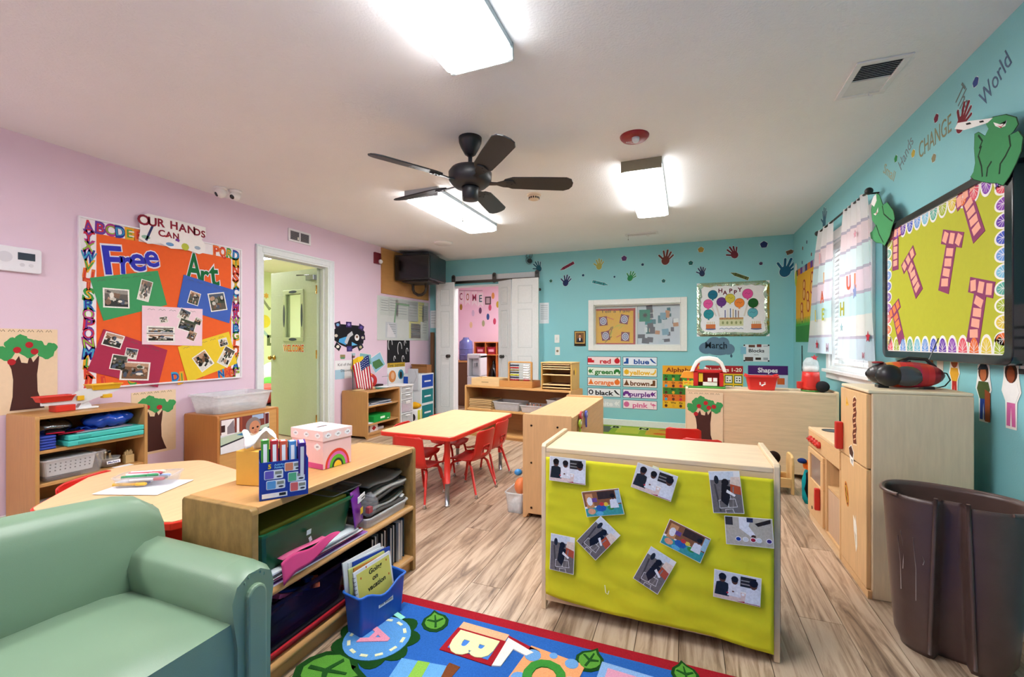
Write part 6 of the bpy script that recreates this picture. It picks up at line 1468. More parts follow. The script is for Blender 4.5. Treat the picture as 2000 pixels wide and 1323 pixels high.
for (q, s_, c, lab) in (((-0.787, 2.287), .035, '#5a3a6a', 'purple paint splat decal above the wall window'), ((0.178, 2.331), .035, '#a8904a', 'mustard paint dot decal near the ceiling left of the birthday poster'), ((0.056, 2.168), .028, '#1f5f5a', 'dark green paint dot decal left of the birthday poster'), ((-0.544, 2.187), .018, '#22405a', 'small navy paint dot decal left of the brown handprint'), ((-0.277, 1.953), .024, '#2f6a6a', 'teal paint splat decal just above the wall window frame'), ((-0.917, 2.042), .014, '#22506a', 'tiny blue paint dot decal beside the green handprint'), ((-1.352, 2.088), .018, '#22506a', 'small blue paint dot decal between navy handprint and teal crayon'), ((-1.825, 2.032), .022, '#2f6a5a', 'green paint dot decal right of the door track'), ((0.855, 2.109), .02, '#4a3a5a', 'small violet paint dot decal above the olive crayon'), ((0.888, 2.339), .04, '#2a3a6a', 'navy paint splat decal nearest the ceiling by the corner')):
    dot(FB, q, s_, c, lab)
# colour word cards
def icon(k, x, y, s_, c):
    if k == 'round': return [ell(x, y, s_ * .42, s_ * .42, 16)]
    if k == 'bird': return [[(x - .5 * s_, y + .35 * s_), (x - .3 * s_, y + .45 * s_), (x, y + .1 * s_), (x + .5 * s_, y - .35 * s_), (x + .1 * s_, y - .25 * s_), (x - .2 * s_, y - .05 * s_)]]
    if k == 'leaf': return [[(x - .45 * s_, y), (x - .1 * s_, y + .4 * s_), (x + .0 * s_, y + .15 * s_), (x + .45 * s_, y + .4 * s_), (x + .15 * s_, y), (x + .4 * s_, y - .4 * s_), (x, y - .15 * s_), (x - .1 * s_, y - .4 * s_)]]
    if k == 'cone': return [[(x, y + .5 * s_), (x + .2 * s_, y), (x + .45 * s_, y - .4 * s_), (x - .45 * s_, y - .4 * s_), (x - .2 * s_, y)]]
    if k == 'boot': return [[(x - .1 * s_, y + .45 * s_), (x + .3 * s_, y + .45 * s_), (x + .3 * s_, y - .4 * s_), (x - .45 * s_, y - .4 * s_), (x - .4 * s_, y - .15 * s_), (x - .1 * s_, y - .05 * s_)]]
    if k == 'banana': return [[(x - .45 * s_, y - .3 * s_), (x + .05 * s_, y - .4 * s_), (x + .4 * s_, y), (x + .4 * s_, y + .45 * s_), (x + .28 * s_, y + .45 * s_), (x + .15 * s_, y), (x - .1 * s_, y - .18 * s_), (x - .45 * s_, y - .18 * s_)]]
    if k == 'animal': return [[(x - .5 * s_, y - .35 * s_), (x - .5 * s_, y + .1 * s_), (x - .2 * s_, y + .38 * s_), (x + .25 * s_, y + .35 * s_), (x + .5 * s_, y), (x + .4 * s_, y - .4 * s_), (x + .25 * s_, y - .4 * s_), (x + .2 * s_, y - .1 * s_), (x - .15 * s_, y - .1 * s_), (x - .25 * s_, y - .38 * s_)]]
    if k == 'flamingo': return [[(x - .4 * s_, y + .1 * s_), (x - .35 * s_, y + .4 * s_), (x - .25 * s_, y + .4 * s_), (x - .25 * s_, y + .1 * s_), (x, y + .25 * s_), (x + .45 * s_, y), (x + .1 * s_, y - .12 * s_), (x + .1 * s_, y - .5 * s_), (x + .03 * s_, y - .5 * s_), (x + .02 * s_, y - .12 * s_), (x - .2 * s_, y - .02 * s_)]]
    if k == 'truck': return [[(x - .5 * s_, y - .3 * s_), (x + .5 * s_, y - .3 * s_), (x + .5 * s_, y + .1 * s_), (x + .2 * s_, y + .1 * s_), (x + .1 * s_, y + .4 * s_), (x - .5 * s_, y + .4 * s_)]]
    return [star(x, y, s_ * .45, 8, .75)]
cols_ = [('red', '#c4202a', 'truck', 'round', '#f2dcdc'), ('blue', '#1f4f9a', 'boot', 'bird', '#dfe8f2'), ('green', '#2f7a34', 'leaf', 'animal', '#e2f0e0'), ('yellow', '#e8b52a', 'sun', 'banana', '#f4efda'), ('orange', '#e8742a', 'cone', 'round', '#f6e6da'), ('brown', '#6a3f22', 'cone', 'boot', '#f0e8e0'), ('black', '#1c1c20', 'ring', 'bird', '#eceef0'), ('purple', '#6a2f86', 'animal', 'leaf', '#eee2f2'), ('white', '#e9ecec', 'leaf', 'leaf', '#cfd8da'), ('pink', '#d86a9a', 'round', 'flamingo', '#f4dfe6')]
cx0, cx1 = ((-1.294, 0.917)[0], (-0.828, 0.923)[0]), ((-0.807, 0.923)[0], (-0.354, 0.929)[0])
for i, (wd, c, il, ir, bg) in enumerate(cols_):
    rw = i // 2; u0, u1 = (cx0, cx1)[i % 2]; vt = .946 - rw * .1465
    t = flatthing('colour_word_card', 'colour word card reading %s on the teal wall' % wd, 'word card', FB, (u0 + u1) / 2, vt - .062, .001, 'colour word cards')
    w, h = (u1 - u0) / 2 - .003, .060
    MB('#3a4a5a' if wd != 'white' else '#b9c4c6').box(-w, w, -h, h, 0, .001).obj('edge', 'paper', t); MB(bg).box(-w + .006, w - .006, -h + .006, h - .006, .001, .0014).obj('card', 'paper', t)
    MB(c).text(wd, .0 if wd not in ('red', 'blue') else .02, -.005, .062, .0014, .0022, bold=.03, w=min(.27, .05 * len(wd))).obj('word', 'paper', t)
    for (k, x) in ((il, -w + .05), (ir, w - .05)):
        for pts in icon(k, x, 0, .088, c): part('picture', t, c, pts, .0014, .002)
    if il == 'ring': part('picture_hole', t, bg, ell(-w + .05, 0, .017, .02, 12), .002, .0024)
    if ir == 'round': part('picture_leaf', t, '#2f7a34', ell(w - .045, .04, .012, .006, 8), .002, .0024)
# posters behind the block shelf
t, lc, w, h = sheet('alphabet_poster', 'alphabet poster in orange and green rows beside the block shelf', 'poster', FB, (-0.290, 0.835), ((0.160, 0.844)[0], (-0.037, 0.273)[1]), '#e8a52a')
MB('#7a2a1a').text('Alphabet', 0, h - .055, .055, .001, .002, bold=.02, w=w * 1.6).obj('title', 'paper', t)
rowc = ['#3f8f3a', '#e8902a', '#3f7f34', '#e0702a', '#e8b52a']; cyc = ['Aa Bb Cc Dd Ee', 'Ff Gg Hh Ii Jj', 'Ll Mm Nn Oo Pp', 'Qq Rr Ss Tt Uu', 'Vv Ww Xx Yy Zz']
for k in range(5):
    y1 = h - .115 - k * (2 * h - .125) / 5; y0 = y1 - (2 * h - .125) / 5
    rp = MB(rowc[k]).box(-w + .006, w - .006, y0, y1, .001, .0014).obj('row', 'paper', t)
    for i, s_ in enumerate(cyc[k].split()):
        x = -w + (i + .5) * 2 * w / 5; MB('#2a2018').text(s_, x, y1 - .022, .026, .0014, .002, bold=.02).obj('letter_pair', 'paper', rp); part('picture', rp, LC[(k * 5 + i * 3) % 10] if (k + i) % 2 else '#5a2f22', ell(x, (y0 + y1) / 2 - .02, .018, .02, 9), .0014, .002)
t, lc, w, h = sheet('numbers_poster', 'numbers poster titled 1-20 partly hidden behind the toy barn', 'poster', FB, (0.232, 0.845), ((0.659, 0.853)[0], .26), '#e8c02a')
part('header', t, '#a8242a', quad(0, h - .05, 2 * w, .1), .001, .0014); MB('#f4ecd8').text('Numbers 1-20', 0, h - .05, .045, .0014, .002, bold=.02, w=w * 1.85).obj('title', 'paper', t)
for j in range(4):
    for i in range(4):
        x, y = -w + (i + .5) * w / 2, h - .17 - j * .125; c_ = MB('#1f5a3a').box(x - .045, x + .045, y - .052, y + .052, .001, .0014).obj('number_tile', 'paper', t); MB('#f2efe4').box(x - .036, x + .036, y - .042, y + .042, .0014, .0018).obj('tile_face', 'paper', c_)
        for k in range(1 + (i + j) % 4): part('counter', c_, '#2a2a2a', ell(x - .015 + .03 * (k % 2), y - .015 + .03 * (k // 2), .009, .009, 8), .0018, .0022)
t, lc, w, h = sheet('shapes_poster', 'shapes poster with purple header behind the red tub', 'poster', FB, (0.715, 0.854), ((1.142, 0.862)[0], .28), '#c9d8e4')
part('header', t, '#4a2368', quad(0, h - .055, 2 * w, .11), .001, .0014); MB('#f0ecf4').text('Shapes', 0, h - .055, .055, .0014, .002, bold=.03, w=w * 1.0).obj('title', 'paper', t)
for (k, c, x, y) in ((8, '#2f5fa8', -.13, .1), (24, '#d9484a', 0, .12), (4, '#d9642a', .14, .1), (3, '#3f9a4a', -.13, -.06), (6, '#e0b52e', 0, -.06), (5, '#8a4fae', .13, -.06)): part('shape', t, c, ell(x, y, .055, .055, k, PI / k), .001, .0016)
# light sensor with wires above the doors
p = (-2.139, 2.359)
t = flatthing('wall_speaker', 'small dark round sensor hanging by wires above the door track', 'sensor', FB, *p, 0)
MB('#23303a').ball((0, -.02, .04), (.04, .035, .035), 14, 10).obj('body', 'plastic', t)
for k, x in enumerate((-.05, .0, .03)): MB('#3a464e').tube([(x, .09, .01), (x * 1.2, .05, .03), (x * .3, .0, .04)], .004, 6).obj('wire', 'plastic', t)
MB('#8a8478').box(-.07, .06, .088, .094, .0, .06).obj('bracket', 'metal', t)
MB('#4a5a62').tube([(-.01 + .05 * math.cos(a), -.01 + .055 * math.sin(a), .03) for a in [k * .5 for k in range(2, 13)]], .004, 6).obj('cable_loop', 'plastic', t)
p = (-1.989, 1.913); t = flatthing('door_stop', 'small dark knob on the teal wall beside the folding door edge', 'knob', FB, p[0], p[1]); MB('#1c2022').ball((0, 0, .02), .022, 12, 8).obj('cap', 'plastic', t); MB('#26292b').lathe([(.014, 0), (.012, .012)], n=10).obj('stem', 'plastic', t)
# green floor mat by the teal wall
mt = thing('alphabet_mat', 'green floor mat with letters lying along the teal wall', 'mat', (-.25, 5.72, 0))
MB('#8fae3a').box(-.95, .9, -.40, .40, 0, .010).obj('mat', 'carpet', mt, bevel=.003)
for k in range(5):
    x = -.8 + k * .36; part('tile', mt, ['#5f6a5a', '#b8c24a', '#c9a03a', '#6f7a4a', '#a8b84a'][k], quad(x, .1, .28, .4), .010, .0112, 'carpet')
for (s_, x) in (('B', -.62), ('N', -.26)): 
    part('letter_tile', mt, '#b9c98a', quad(x, .26, .13, .16), .0112, .012, 'carpet'); MB('#1c241a').text(s_, x, .26, .11, .012, .0128, bold=.04).obj('letter', 'carpet', mt)
for (x, y, c) in ((.0, .25, '#c97a3a'), (.28, .22, '#b8862a'), (.5, .26, '#8a6a2a'), (-.05, .0, '#c9642a')): part('leaf_print', mt, c, ell(x, y, .08, .05, 10), .0112, .012, 'carpet')

# ================================================================ ROOM BEYOND THE FOLDING DOORS
FP = frame((0, 8.7, 0), (1, 0, 0), (0, 0, 1))
P8 = lambda p: (p[0], p[2])
bn_ = flatthing('come_banner', 'white pennant banner reading COME on the pink wall beyond the folding doors', 'banner', FP, *P8((-4.399, 8.700, 2.123)), .001)
ox, oz = P8((-4.399, 8.700, 2.123))
for (ch, q, c) in (('C', (-4.646, 8.700, 2.143), '#8a3a5a'), ('O', (-4.480, 8.700, 2.126), '#a8623a'), ('M', (-4.317, 8.700, 2.108), '#b04a6a'), ('E', (-4.168, 8.700, 2.081), '#3a6a72')):
    x, y = q[0] - ox, q[2] - oz; pn = MB('#f0e8ee').prism([(x - .065, y + .15), (x + .065, y + .15), (x + .065, y - .17), (x, y - .10), (x - .065, y - .17)], 0, .002).obj('pennant', 'paper', bn_); MB(c).text(ch, x, y + .02, .15, .002, .003, bold=.01, w=.095 if ch == 'M' else .07).obj('letter', 'paper', pn)
MB('#5a4a50').tube([(-.3, .17, .003), (-.05, .155, .003), (.28, .145, .003)], .003, 5).obj('string', 'cloth', bn_)
for (q, c, lab) in (((-4.646, 8.700, 1.927), '#a8843a', 'gold'), ((-4.174, 8.700, 1.835), '#6a4a6a', 'plum'), ((-3.942, 8.700, 1.895), '#c95a7a', 'rose'), ((-3.990, 8.700, 1.697), '#3a5a9a', 'blue'), ((-4.100, 8.700, 1.555), '#a8b08a', 'sage'), ((-3.833, 8.700, 1.595), '#c04a6a', 'crimson'), ((-3.761, 8.700, 1.956), '#b8a43a', 'olive'), ((-3.869, 8.700, 2.147), '#e0a05a', 'orange'), ((-4.399, 8.700, 1.526), '#e0c8a0', 'cream'), ((-4.348, 8.700, 1.784), '#d0c0d8', 'lilac')):
    m = MB(c).prism(ell(0, 0, .035, .07, 14), 0, .001); flat1('egg_decal', '%s egg decal on the pink wall beyond the folding doors' % lab, 'wall decal', FP, m, *P8(q), .0005, 'egg decals beyond the folding doors')
t, lc, w, h = sheet('framed_print', 'small grey framed print right of the COME banner', 'picture', FP, P8((-4.051, 8.700, 2.132)), P8((-3.918, 8.700, 1.961)), '#5a4a50', .001, .01); part('print', t, '#b9a8b0', quad(0, 0, w * 1.3, h * 1.4), .010, .011)
a, b = (-4.126, 8.350, 1.154), (-3.541, 8.350, 1.153)
cb = thing('cubby_unit', 'orange wooden coat cubbies beyond the folding doors', 'cubby', (a[0], 8.32, 0))
W_ = 1.0; OR = '#c9733a'; Ht = a[2]
for k in range(5): MB(OR).box(k * W_ / 4 - .01, k * W_ / 4 + .01, 0, .34, 0, Ht).obj('upright', 'woodz', cb)
for z_ in (.06, Ht - .26, Ht): MB('#d98a4a').box(-.01, W_ + .01, -.005, .34, z_ - .02, z_).obj('board', 'wood', cb)
MB('#b5622f').box(0, W_, .33, .34, 0, Ht).obj('back_panel', 'wood', cb)
for k in range(3):
    t = thing('storage_tub', ['red tub with white label in the left coat cubby', 'red tub with white label in the middle coat cubby', 'red tub in the right coat cubby'][k], 'tub', (a[0] + .125 + k * .25, 8.42, Ht - .258), 0, 'red tubs in the coat cubbies')
    MB('#a81f30').bin(-.1, .1, -.08, .08, 0, .15, tap=.012, r=.015, rim=.006).obj('tub', 'plastic', t); MB('#e8a0b4').box(-.06, .06, -.0835, -.078, .05, .10).obj('label', 'paper', t)
t = thing('black_bag', 'black plastic bag hanging in the coat cubbies', 'bag', (a[0] + .375, 8.47, .2))
def bag(u, v): return ((.10 + .03 * math.sin(5 * v)) * math.cos(2 * PI * u) * math.sin(PI * min(.97, v + .03)) ** .5, .07 * math.sin(2 * PI * u) * math.sin(PI * min(.97, v + .03)) ** .5, .55 * v + .015 * math.sin(9 * u * PI))
MB('#16161a').grid(bag, 20, 12).obj('body', 'gloss', t); MB('#101014').tube([(-.03, 0, .53), (0, 0, .60), (.03, 0, .53)], .006, 6).obj('handle', 'gloss', t)
a = (-3.807, 7.300, 0.420)
dk = thing('water_stand', 'brown cupboard with pale top under the water jug beyond the folding doors', 'cupboard', ((-4.010, 7.200, 0.848)[0], 7.1, 0))
MB('#6a4430').box(0, .42, 0, .4, 0, .78).obj('body', 'woodz', dk); MB('#c98f5a').box(-.02, .44, -.02, .4, .78, .81).obj('top_board', 'wood', dk)
q = (-3.750, 7.250, 0.944)
wj = thing('water_jug', 'blue translucent water jug on the brown cupboard beyond the folding doors', 'water jug', (q[0] - .02, 7.25, .812))
MB('#5f68a8').lathe([(.11, 0), (.125, .02), (.125, .28), (.12, .34), (.06, .39), (.05, .42)], n=20).obj('bottle', 'waterjug', wj); MB('#4a5598').lathe([(.127, .09), (.131, .10), (.127, .11)], n=20).lathe([(.127, .2), (.131, .21), (.127, .22)], n=20).obj('rib', 'waterjug', wj)
q = (-3.459, 7.000, 0.681)
wd_ = thing('water_dispenser', 'grey white water dispenser beside the coat cubbies', 'water dispenser', (q[0] + .02, 6.9, 0))
m = MB('#c9cdd2'); m.box(-.13, .13, 0, .28, 0, .55).box(-.13, -.09, 0, .28, .55, .92).box(.09, .13, 0, .28, .55, .92).box(-.09, .09, .12, .28, .55, .92).box(-.13, .13, 0, .28, .86, .94); m.obj('case', 'plastic', wd_, bevel=.015)
MB('#8f969c').box(-.02, .02, .06, .12, .72, .78).obj('tap', 'plastic', wd_)


# ================================================================ PHOTOS ON THE COVERED SHELF
FY = frame((0, 1.7985, 0), (1, 0, 0), (0, 0, 1))
# wrinkled paper cover
cv_ = thing('paper_cover', 'wrinkled yellow-green paper sheet covering the back of the maple shelf', 'paper', (-.1325, 1.80, 0))
def cover(u, v):
    x = -.418 + .838 * u; z0 = .078 - .045 * u - .01 * math.sin(6 * u); z = z0 + (.654 - z0) * v
    w_ = .004 * math.sin(9 * u + 4 * v) * (1 - v) + .003 * math.sin(23 * u * (1 - v) + 11 * v) * (1 - v) ** 2 + .0015 * math.sin(40 * v + 3 * u)
    return (x, -.012 - abs(w_) - .004 * (1 - v), z)
MB('#d4cf26').grid(cover, 60, 44).obj('sheet', 'paper', cv_, solid=.0006)
MB('#e6e9d8').box(-.012, .012, -.021, -.0205, -.03, .03).xf(Matrix.Translation((.015, .004, .63)) @ Matrix.Rotation(.35, 4, 'Y')).obj('tape_strip', 'paper', cv_)
m = MB('#e9ecc8').prism(strip([(-.004, .018), (.0, -.012), (.008, -.016), (.012, -.002)], .003), 0, .0006); m.xf(Matrix.Translation((-.165, -.026, .15)) @ Matrix.Rotation(PI / 2, 4, 'X')); m.obj('tape_scrap', 'paper', cv_)
def fig(x, y, s_, shirt, hair='#17120f'): return [(shirt, [(x - .5 * s_, y - .9 * s_), (x + .5 * s_, y - .9 * s_), (x + .4 * s_, y + .05 * s_), (x, y + .2 * s_), (x - .4 * s_, y + .05 * s_)]), ('#5a3a2a', ell(x, y + .38 * s_, .24 * s_, .3 * s_, 10)), (hair, ell(x, y + .52 * s_, .27 * s_, .26 * s_, 10))]
def R_(x, y, w, h, a=0): return quad(x, y, w, h, a)
def hop(x, y, s_, a):
    o = []
    for (dx, dy) in ((0, -.9), (-.3, -.2), (.3, -.2), (0, .4)):
        q = rot2([(x + (dx - .28) * s_, y + (dy - .3) * s_), (x + (dx + .28) * s_, y + (dy - .3) * s_), (x + (dx + .24) * s_, y + (dy + .28) * s_), (x + (dx - .24) * s_, y + (dy + .28) * s_)], a, (x, y)); o.append(('#d8d6d4', strip(q + [q[0]], .0022)))
    return o
W6, H4 = .152, .102
PH = dict(
  table=(W6, H4, [('#d5d8de', R_(0, .02, .15, .06)), ('#2a2624', R_(.035, .026, .05, .036)), ('#8f8a86', R_(.035, .03, .046, .004)), ('#8f8a86', R_(.035, .018, .046, .004)), ('#e0c8c0', [(-.075, -.05), (.075, -.05), (.07, -.018), (-.075, -.008)]), ('#a83a30', [(-.0, -.05), (.075, -.05), (.072, -.034)])] + fig(-.048, .006, .048, '#23262a') + fig(-.008, .006, .044, '#e4e4ea') + fig(.052, .0, .052, '#dfe3ec') + [('#c43a44', ell(-.03, -.024, .004, .003, 8)), ('#f2f2f4', ell(0, -.02, .006, .004, 8)), ('#f2f2f4', ell(.02, -.02, .005, .004, 8)), ('#7a5a4a', ell(-.012, -.016, .004, .003, 8))]),
  hop=(H4, W6, [('#6f6a68', R_(0, -.01, .098, .13)), ('#d3dce4', R_(-.01, .06, .08, .032)), ('#b5502a', [(.012, .0), (.05, -.01), (.05, .05), (.02, .05)]), ('#e6d2c0', [(.015, .03), (.05, .02), (.05, .055), (.02, .055)]), ('#4a4644', R_(-.03, -.02, .006, .1, .1)), ('#87827f', R_(.02, -.03, .004, .1, -.1))] + hop(0, -.03, .05, .1) + [('#17130f', [(-.02, -.03), (.0, -.05), (.01, -.02), (.016, .02), (-.012, .03)]), ('#17130f', ell(.0, .036, .012, .013, 10)), ('#e8e8ec', [(.004, .01), (.03, -.01), (.026, -.016), (.0, .0)]), ('#23262a', ell(-.028, .045, .008, .016, 8))]),
  blocks=(W6, H4, [('#8a5a34', R_(0, .02, .15, .06)), ('#c98f5a', R_(-.05, .01, .03, .06)), ('#3a2a20', R_(.02, .03, .07, .03)), ('#3f9a9a', [(-.075, -.05), (.075, -.05), (.075, -.01), (-.075, -.018)]), ('#e0a07a', ell(-.05, -.03, .016, .012, 10)), ('#2f5fae', ell(-.01, -.02, .022, .014, 8)), ('#e0c03a', ell(.012, -.006, .01, .008, 8)), ('#c43a34', ell(-.004, -.004, .01, .008, 8)), ('#3f8f3a', ell(.03, -.02, .014, .01, 8)), ('#5fb0d8', ell(-.02, -.04, .016, .009, 10)), ('#e8e8ec', ell(-.05, .01, .012, .018, 8)), ('#6a4a8a', R_(-.03, .014, .02, .016))] + fig(.045, .008, .034, '#dfe3ec') + [('#9fc4d8', R_(.066, .02, .016, .05))]),
  paint=(W6, H4, [('#b9b2a4', R_(0, 0, .15, .1)), ('#3a3634', [(-.075, .02), (-.05, .02), (-.05, .05), (-.075, .05)]), ('#e6e8ee', [(-.03, .05), (.01, .05), (.0, .02), (.02, -.01), (.006, -.018), (-.03, .01)]), ('#4a3226', ell(.014, -.016, .008, .006, 8)), ('#2a2018', [(.02, .03), (.07, .05), (.07, .035), (.03, .02)]), ('#1f2a4a', R_(.005, .042, .02, .016))] + [(c_, ell(x_, -.028, .010, .009, 12)) for x_, c_ in ((-.035, '#e8e8ec'), (-.012, '#e8e8ec'), (.012, '#e8e8ec'), (.03, '#e8e8ec'), (.062, '#e8e8ec'))] + [(c_, ell(x_, -.028, .0075, .0065, 12)) for x_, c_ in ((-.035, '#1f3f9a'), (-.012, '#cfd8e0'), (.012, '#a81f34'), (.03, '#cfd8e0'), (.062, '#3a2a7a'))]))
for (kd, p, a, lab) in (('table', (-0.454, 1.795, 0.611), -.02, 'top left photo on the yellow-green cover, children at a table'), ('table', (-0.114, 1.795, 0.603), -.26, 'tilted photo of children at a table at the top centre of the yellow-green cover'), ('hop', (0.135, 1.795, 0.594), .11, 'upright hopscotch photo at the top right of the yellow-green cover'), ('blocks', (-0.310, 1.795, 0.496), .22, 'photo of children with coloured blocks at the upper left of the yellow-green cover'), ('hop', (-0.328, 1.795, 0.352), -.70, 'strongly tilted hopscotch photo left of the cover centre'), ('hop', (-0.476, 1.795, 0.264), -.04, 'upright hopscotch photo at the left edge of the yellow-green cover'), ('blocks', (-0.004, 1.795, 0.395), -.36, 'tilted photo of children with coloured blocks right of the cover centre'), ('hop', (-0.113, 1.795, 0.264), -.46, 'tilted hopscotch photo at the lower centre of the yellow-green cover'), ('paint', (0.208, 1.795, 0.462), .06, 'photo of paint cups at the right edge of the yellow-green cover'), ('table', (0.170, 1.795, 0.255), -.04, 'photo of three children at a table at the lower right of the yellow-green cover')):
    w, h, lay = PH[kd]
    t = flatthing('photo_print', lab, 'photo', FY, p[0], p[2], .0265, 'photos on the yellow-green cover', a)
    MB('#e9e7e4').box(-w / 2, w / 2, -h / 2, h / 2, 0, .0006).obj('print_paper', 'paper', t)
    m = MB(); clampf = lambda q: [(max(-w / 2 + .002, min(w / 2 - .002, x)), max(-h / 2 + .002, min(h / 2 - .002, y))) for x, y in q]
    for i, (c, pts) in enumerate(lay): m.color(c).prism(clampf(pts), .0006, .0009 + .00006 * i)
    m.obj('picture', 'photo', t)

# ================================================================ ON AND IN THE LOW BOOKSHELF (front at X -1.262, back -1.597)
TP = .6135
t = thing('tissue_box', 'yellow patterned tissue box with white tissue on the low bookshelf', 'tissue box', (-1.50, 1.20, TP), RX(12))
MB('#d9a84a').box(-.05, .05, -.055, .055, 0, .125).obj('carton', 'paper', t, bevel=.002)
m = MB('#f3ead2')
for k in range(6):
    for s_ in (-1, 1): m.prism(rot2(ell(s_ * .017, .015 + k * .019, .015, .006, 8), s_ * .5, (s_ * .017, .015 + k * .019)), 0, .0006)
m.xf(Matrix.Translation((.0505, 0, 0)) @ Matrix.Rotation(PI / 2, 4, 'Z') @ Matrix.Rotation(PI / 2, 4, 'X')); m.obj('leaf_pattern', 'paper', t)
def tissue(u, v):
    a = 2 * PI * u; r_ = .018 + .045 * v * (1 + .25 * math.sin(3 * a) + .15 * math.sin(7 * a)); return (r_ * math.cos(a), r_ * .8 * math.sin(a), .122 + .075 * math.sin(PI * .55 * v) - .03 * v * v * (1 + math.sin(3 * a)))
MB('#f4f4f6').grid(tissue, 36, 8).obj('tissue', 'cloth', t, solid=.001)
# activity folder set
ba = math.atan2(.11, .085)
t = thing('folder_box', 'blue cardboard box labelled 5 Activity Folders on the low bookshelf', 'box', (-1.305, 1.045, TP), ba)
BL, BD_, BHt = .147, .062, .125; B_ = '#2340a0'
m = MB(B_); m.box(0, BL, 0, .002, 0, BHt).box(0, BL, BD_ - .002, BD_, 0, BHt + .03).box(0, .002, .002, BD_ - .002, 0, BHt).box(BL - .002, BL, .002, BD_ - .002, 0, BHt).box(.002, BL - .002, .002, BD_ - .002, 0, .002); m.obj('carton', 'paper', t)
def fb(pts, z0, z1, c, nm='print'):
    m = MB(c).prism(pts, z0, z1); m.xf(Matrix(((1, 0, 0, 0), (0, 0, -1, 0), (0, 1, 0, 0), (0, 0, 0, 1)))); return m.obj(nm, 'paper', t)
for (x, y, c, w_, h_) in ((.042, .082, '#6a5fc0', .056, .03), (.048, .048, '#5fa0dc', .056, .03), (.1, .102, '#e08a6a', .052, .03), (.11, .066, '#5fb88a', .052, .032), (.115, .032, '#e06a6a', .05, .032)):
    fb(rrect(x - w_ / 2, x + w_ / 2, y - h_ / 2, y + h_ / 2, .004), 0, .0006, '#e9eef4', 'label_card'); fb(rrect(x - w_ / 2 + .002, x + w_ * .0, y - h_ / 2 + .002, y + h_ / 2 - .002, .003), .0006, .001, c); fb(ell(x + w_ * .28, y - .008, .008, .003, 10), .0006, .001, '#3a3a4a'); fb(quad(x + w_ * .25, y + .005, .02, .01), .0006, .001, '#8f948a')
fb(quad(.045, .013, .075, .015), 0, .0006, '#f0f0f2'); fb(quad(.068, .014, .02, .009), .0006, .001, '#2a2a30', 'barcode')
m = MB('#f2cf3a').text('5', .03, .110, .014, 0, .001, bold=.04); m.color('#7fc0f0').text('Activity', .058, .114, .0065, 0, .001, bold=.03).text('Folders', .058, .105, .0065, 0, .001, bold=.03); m.xf(Matrix(((1, 0, 0, 0), (0, 0, -1, 0), (0, 1, 0, 0), (0, 0, 0, 1)))); m.obj('lettering', 'paper', t)
for k, c in enumerate(('#4f9a44', '#b5303a', '#d05a44', '#4a86c4', '#4a2f86')):
    M_ = t.matrix_basis @ Matrix.Translation((.006 + k * .0275, .004, .003)) @ Matrix.Rotation(RX(-5 if k < 4 else 4), 4, 'X')
    f = tag_frame('activity_folder', '%s activity folder standing in the blue folder box' % ('green', 'crimson', 'orange', 'light blue', 'purple')[k], 'folder', M_, 'folders in the blue folder box')
    hh_ = .192 - .004 * k; m = MB(c); m.box(0, .003, 0, .05, 0, hh_).box(.020, .023, 0, .05, 0, hh_).box(.003, .020, 0, .003, 0, hh_).box(.003, .02, .003, .05, hh_ - .004, hh_); m.obj('cover', 'paper', f)
    MB('#f0f2f4').box(.006, .017, -.0006, 0, .02, hh_ - .012).obj('spine_label', 'paper', f); MB('#eef0f2').box(.005, .018, .008, .046, hh_, hh_ + .0006).obj('top_label', 'paper', f)
# pink gift box
t = thing('rainbow_box', 'pink keepsake box with rainbow and clouds on the low bookshelf', 'box', (-1.385, 1.40, TP), RX(83))
m = MB('#efc6c4').box(0, .145, 0, .20, 0, .115); m.obj('box_body', 'paper', t, bevel=.001)
lid = MB('#f2d2ce').box(-.003, .148, -.003, .203, .115, .158).obj('lid', 'paper', t, bevel=.001)
MB('#2a2024').box(.05, .10, .095, .108, .1575, .1585).obj('slot', 'paper', lid)
def rface(pts, z0, z1, c, nm, par=None, side='f'):
    m = MB(c).prism(pts, z0, z1)
    M_ = Matrix(((1, 0, 0, 0), (0, 0, -1, 0), (0, 1, 0, 0), (0, 0, 0, 1))) if side == 'f' else Matrix(((0, 0, -1, 0), (-1, 0, 0, .2), (0, 1, 0, 0), (0, 0, 0, 1)))
    m.xf(M_); return m.obj(nm, 'paper', par or t)
def semi(r_, cx=.072): return [(cx + r_ * math.cos(PI * k / 16), max(.0005, .0005 + r_ * 1.2 * math.sin(PI * k / 16))) for k in range(17)]
for i, (r_, c) in enumerate(((.062, '#d8442f'), (.052, '#d86ab0'), (.041, '#5fb52f'), (.028, '#2f4030'), (.02, '#f2c83a'))): rface(semi(r_), 0, .0004 + .0004 * i, c, 'rainbow_band')
rface([(0, 0), (.2, 0), (.2, .022), (0, .022)], 0, .0004, '#dc5a96', 'pink_band', side='l')
def cloud(cx, cy, s_, side, off, par):
    m = MB('#f0eef0')
    for (dx, dy, r_) in ((-.6, 0, .5), (0, .2, .6), (.6, 0, .5), (0, -.25, .55)): m.prism(ell(cx + dx * s_, cy + dy * s_, r_ * s_, r_ * s_, 10), off, off + .0005 + .0001 * r_)
    m.color('#2a2430').prism(ell(cx - .2 * s_, cy, .12 * s_, .2 * s_, 8), off + .0006, off + .001).prism(ell(cx + .25 * s_, cy + .05 * s_, .12 * s_, .2 * s_, 8), off + .0006, off + .001)
    M_ = Matrix(((1, 0, 0, 0), (0, 0, -1, 0), (0, 1, 0, 0), (0, 0, 0, 1))) if side == 'f' else Matrix(((0, 0, -1, 0), (-1, 0, 0, .2), (0, 1, 0, 0), (0, 0, 0, 1)))
    m.xf(M_); m.obj('cloud_print', 'paper', par)
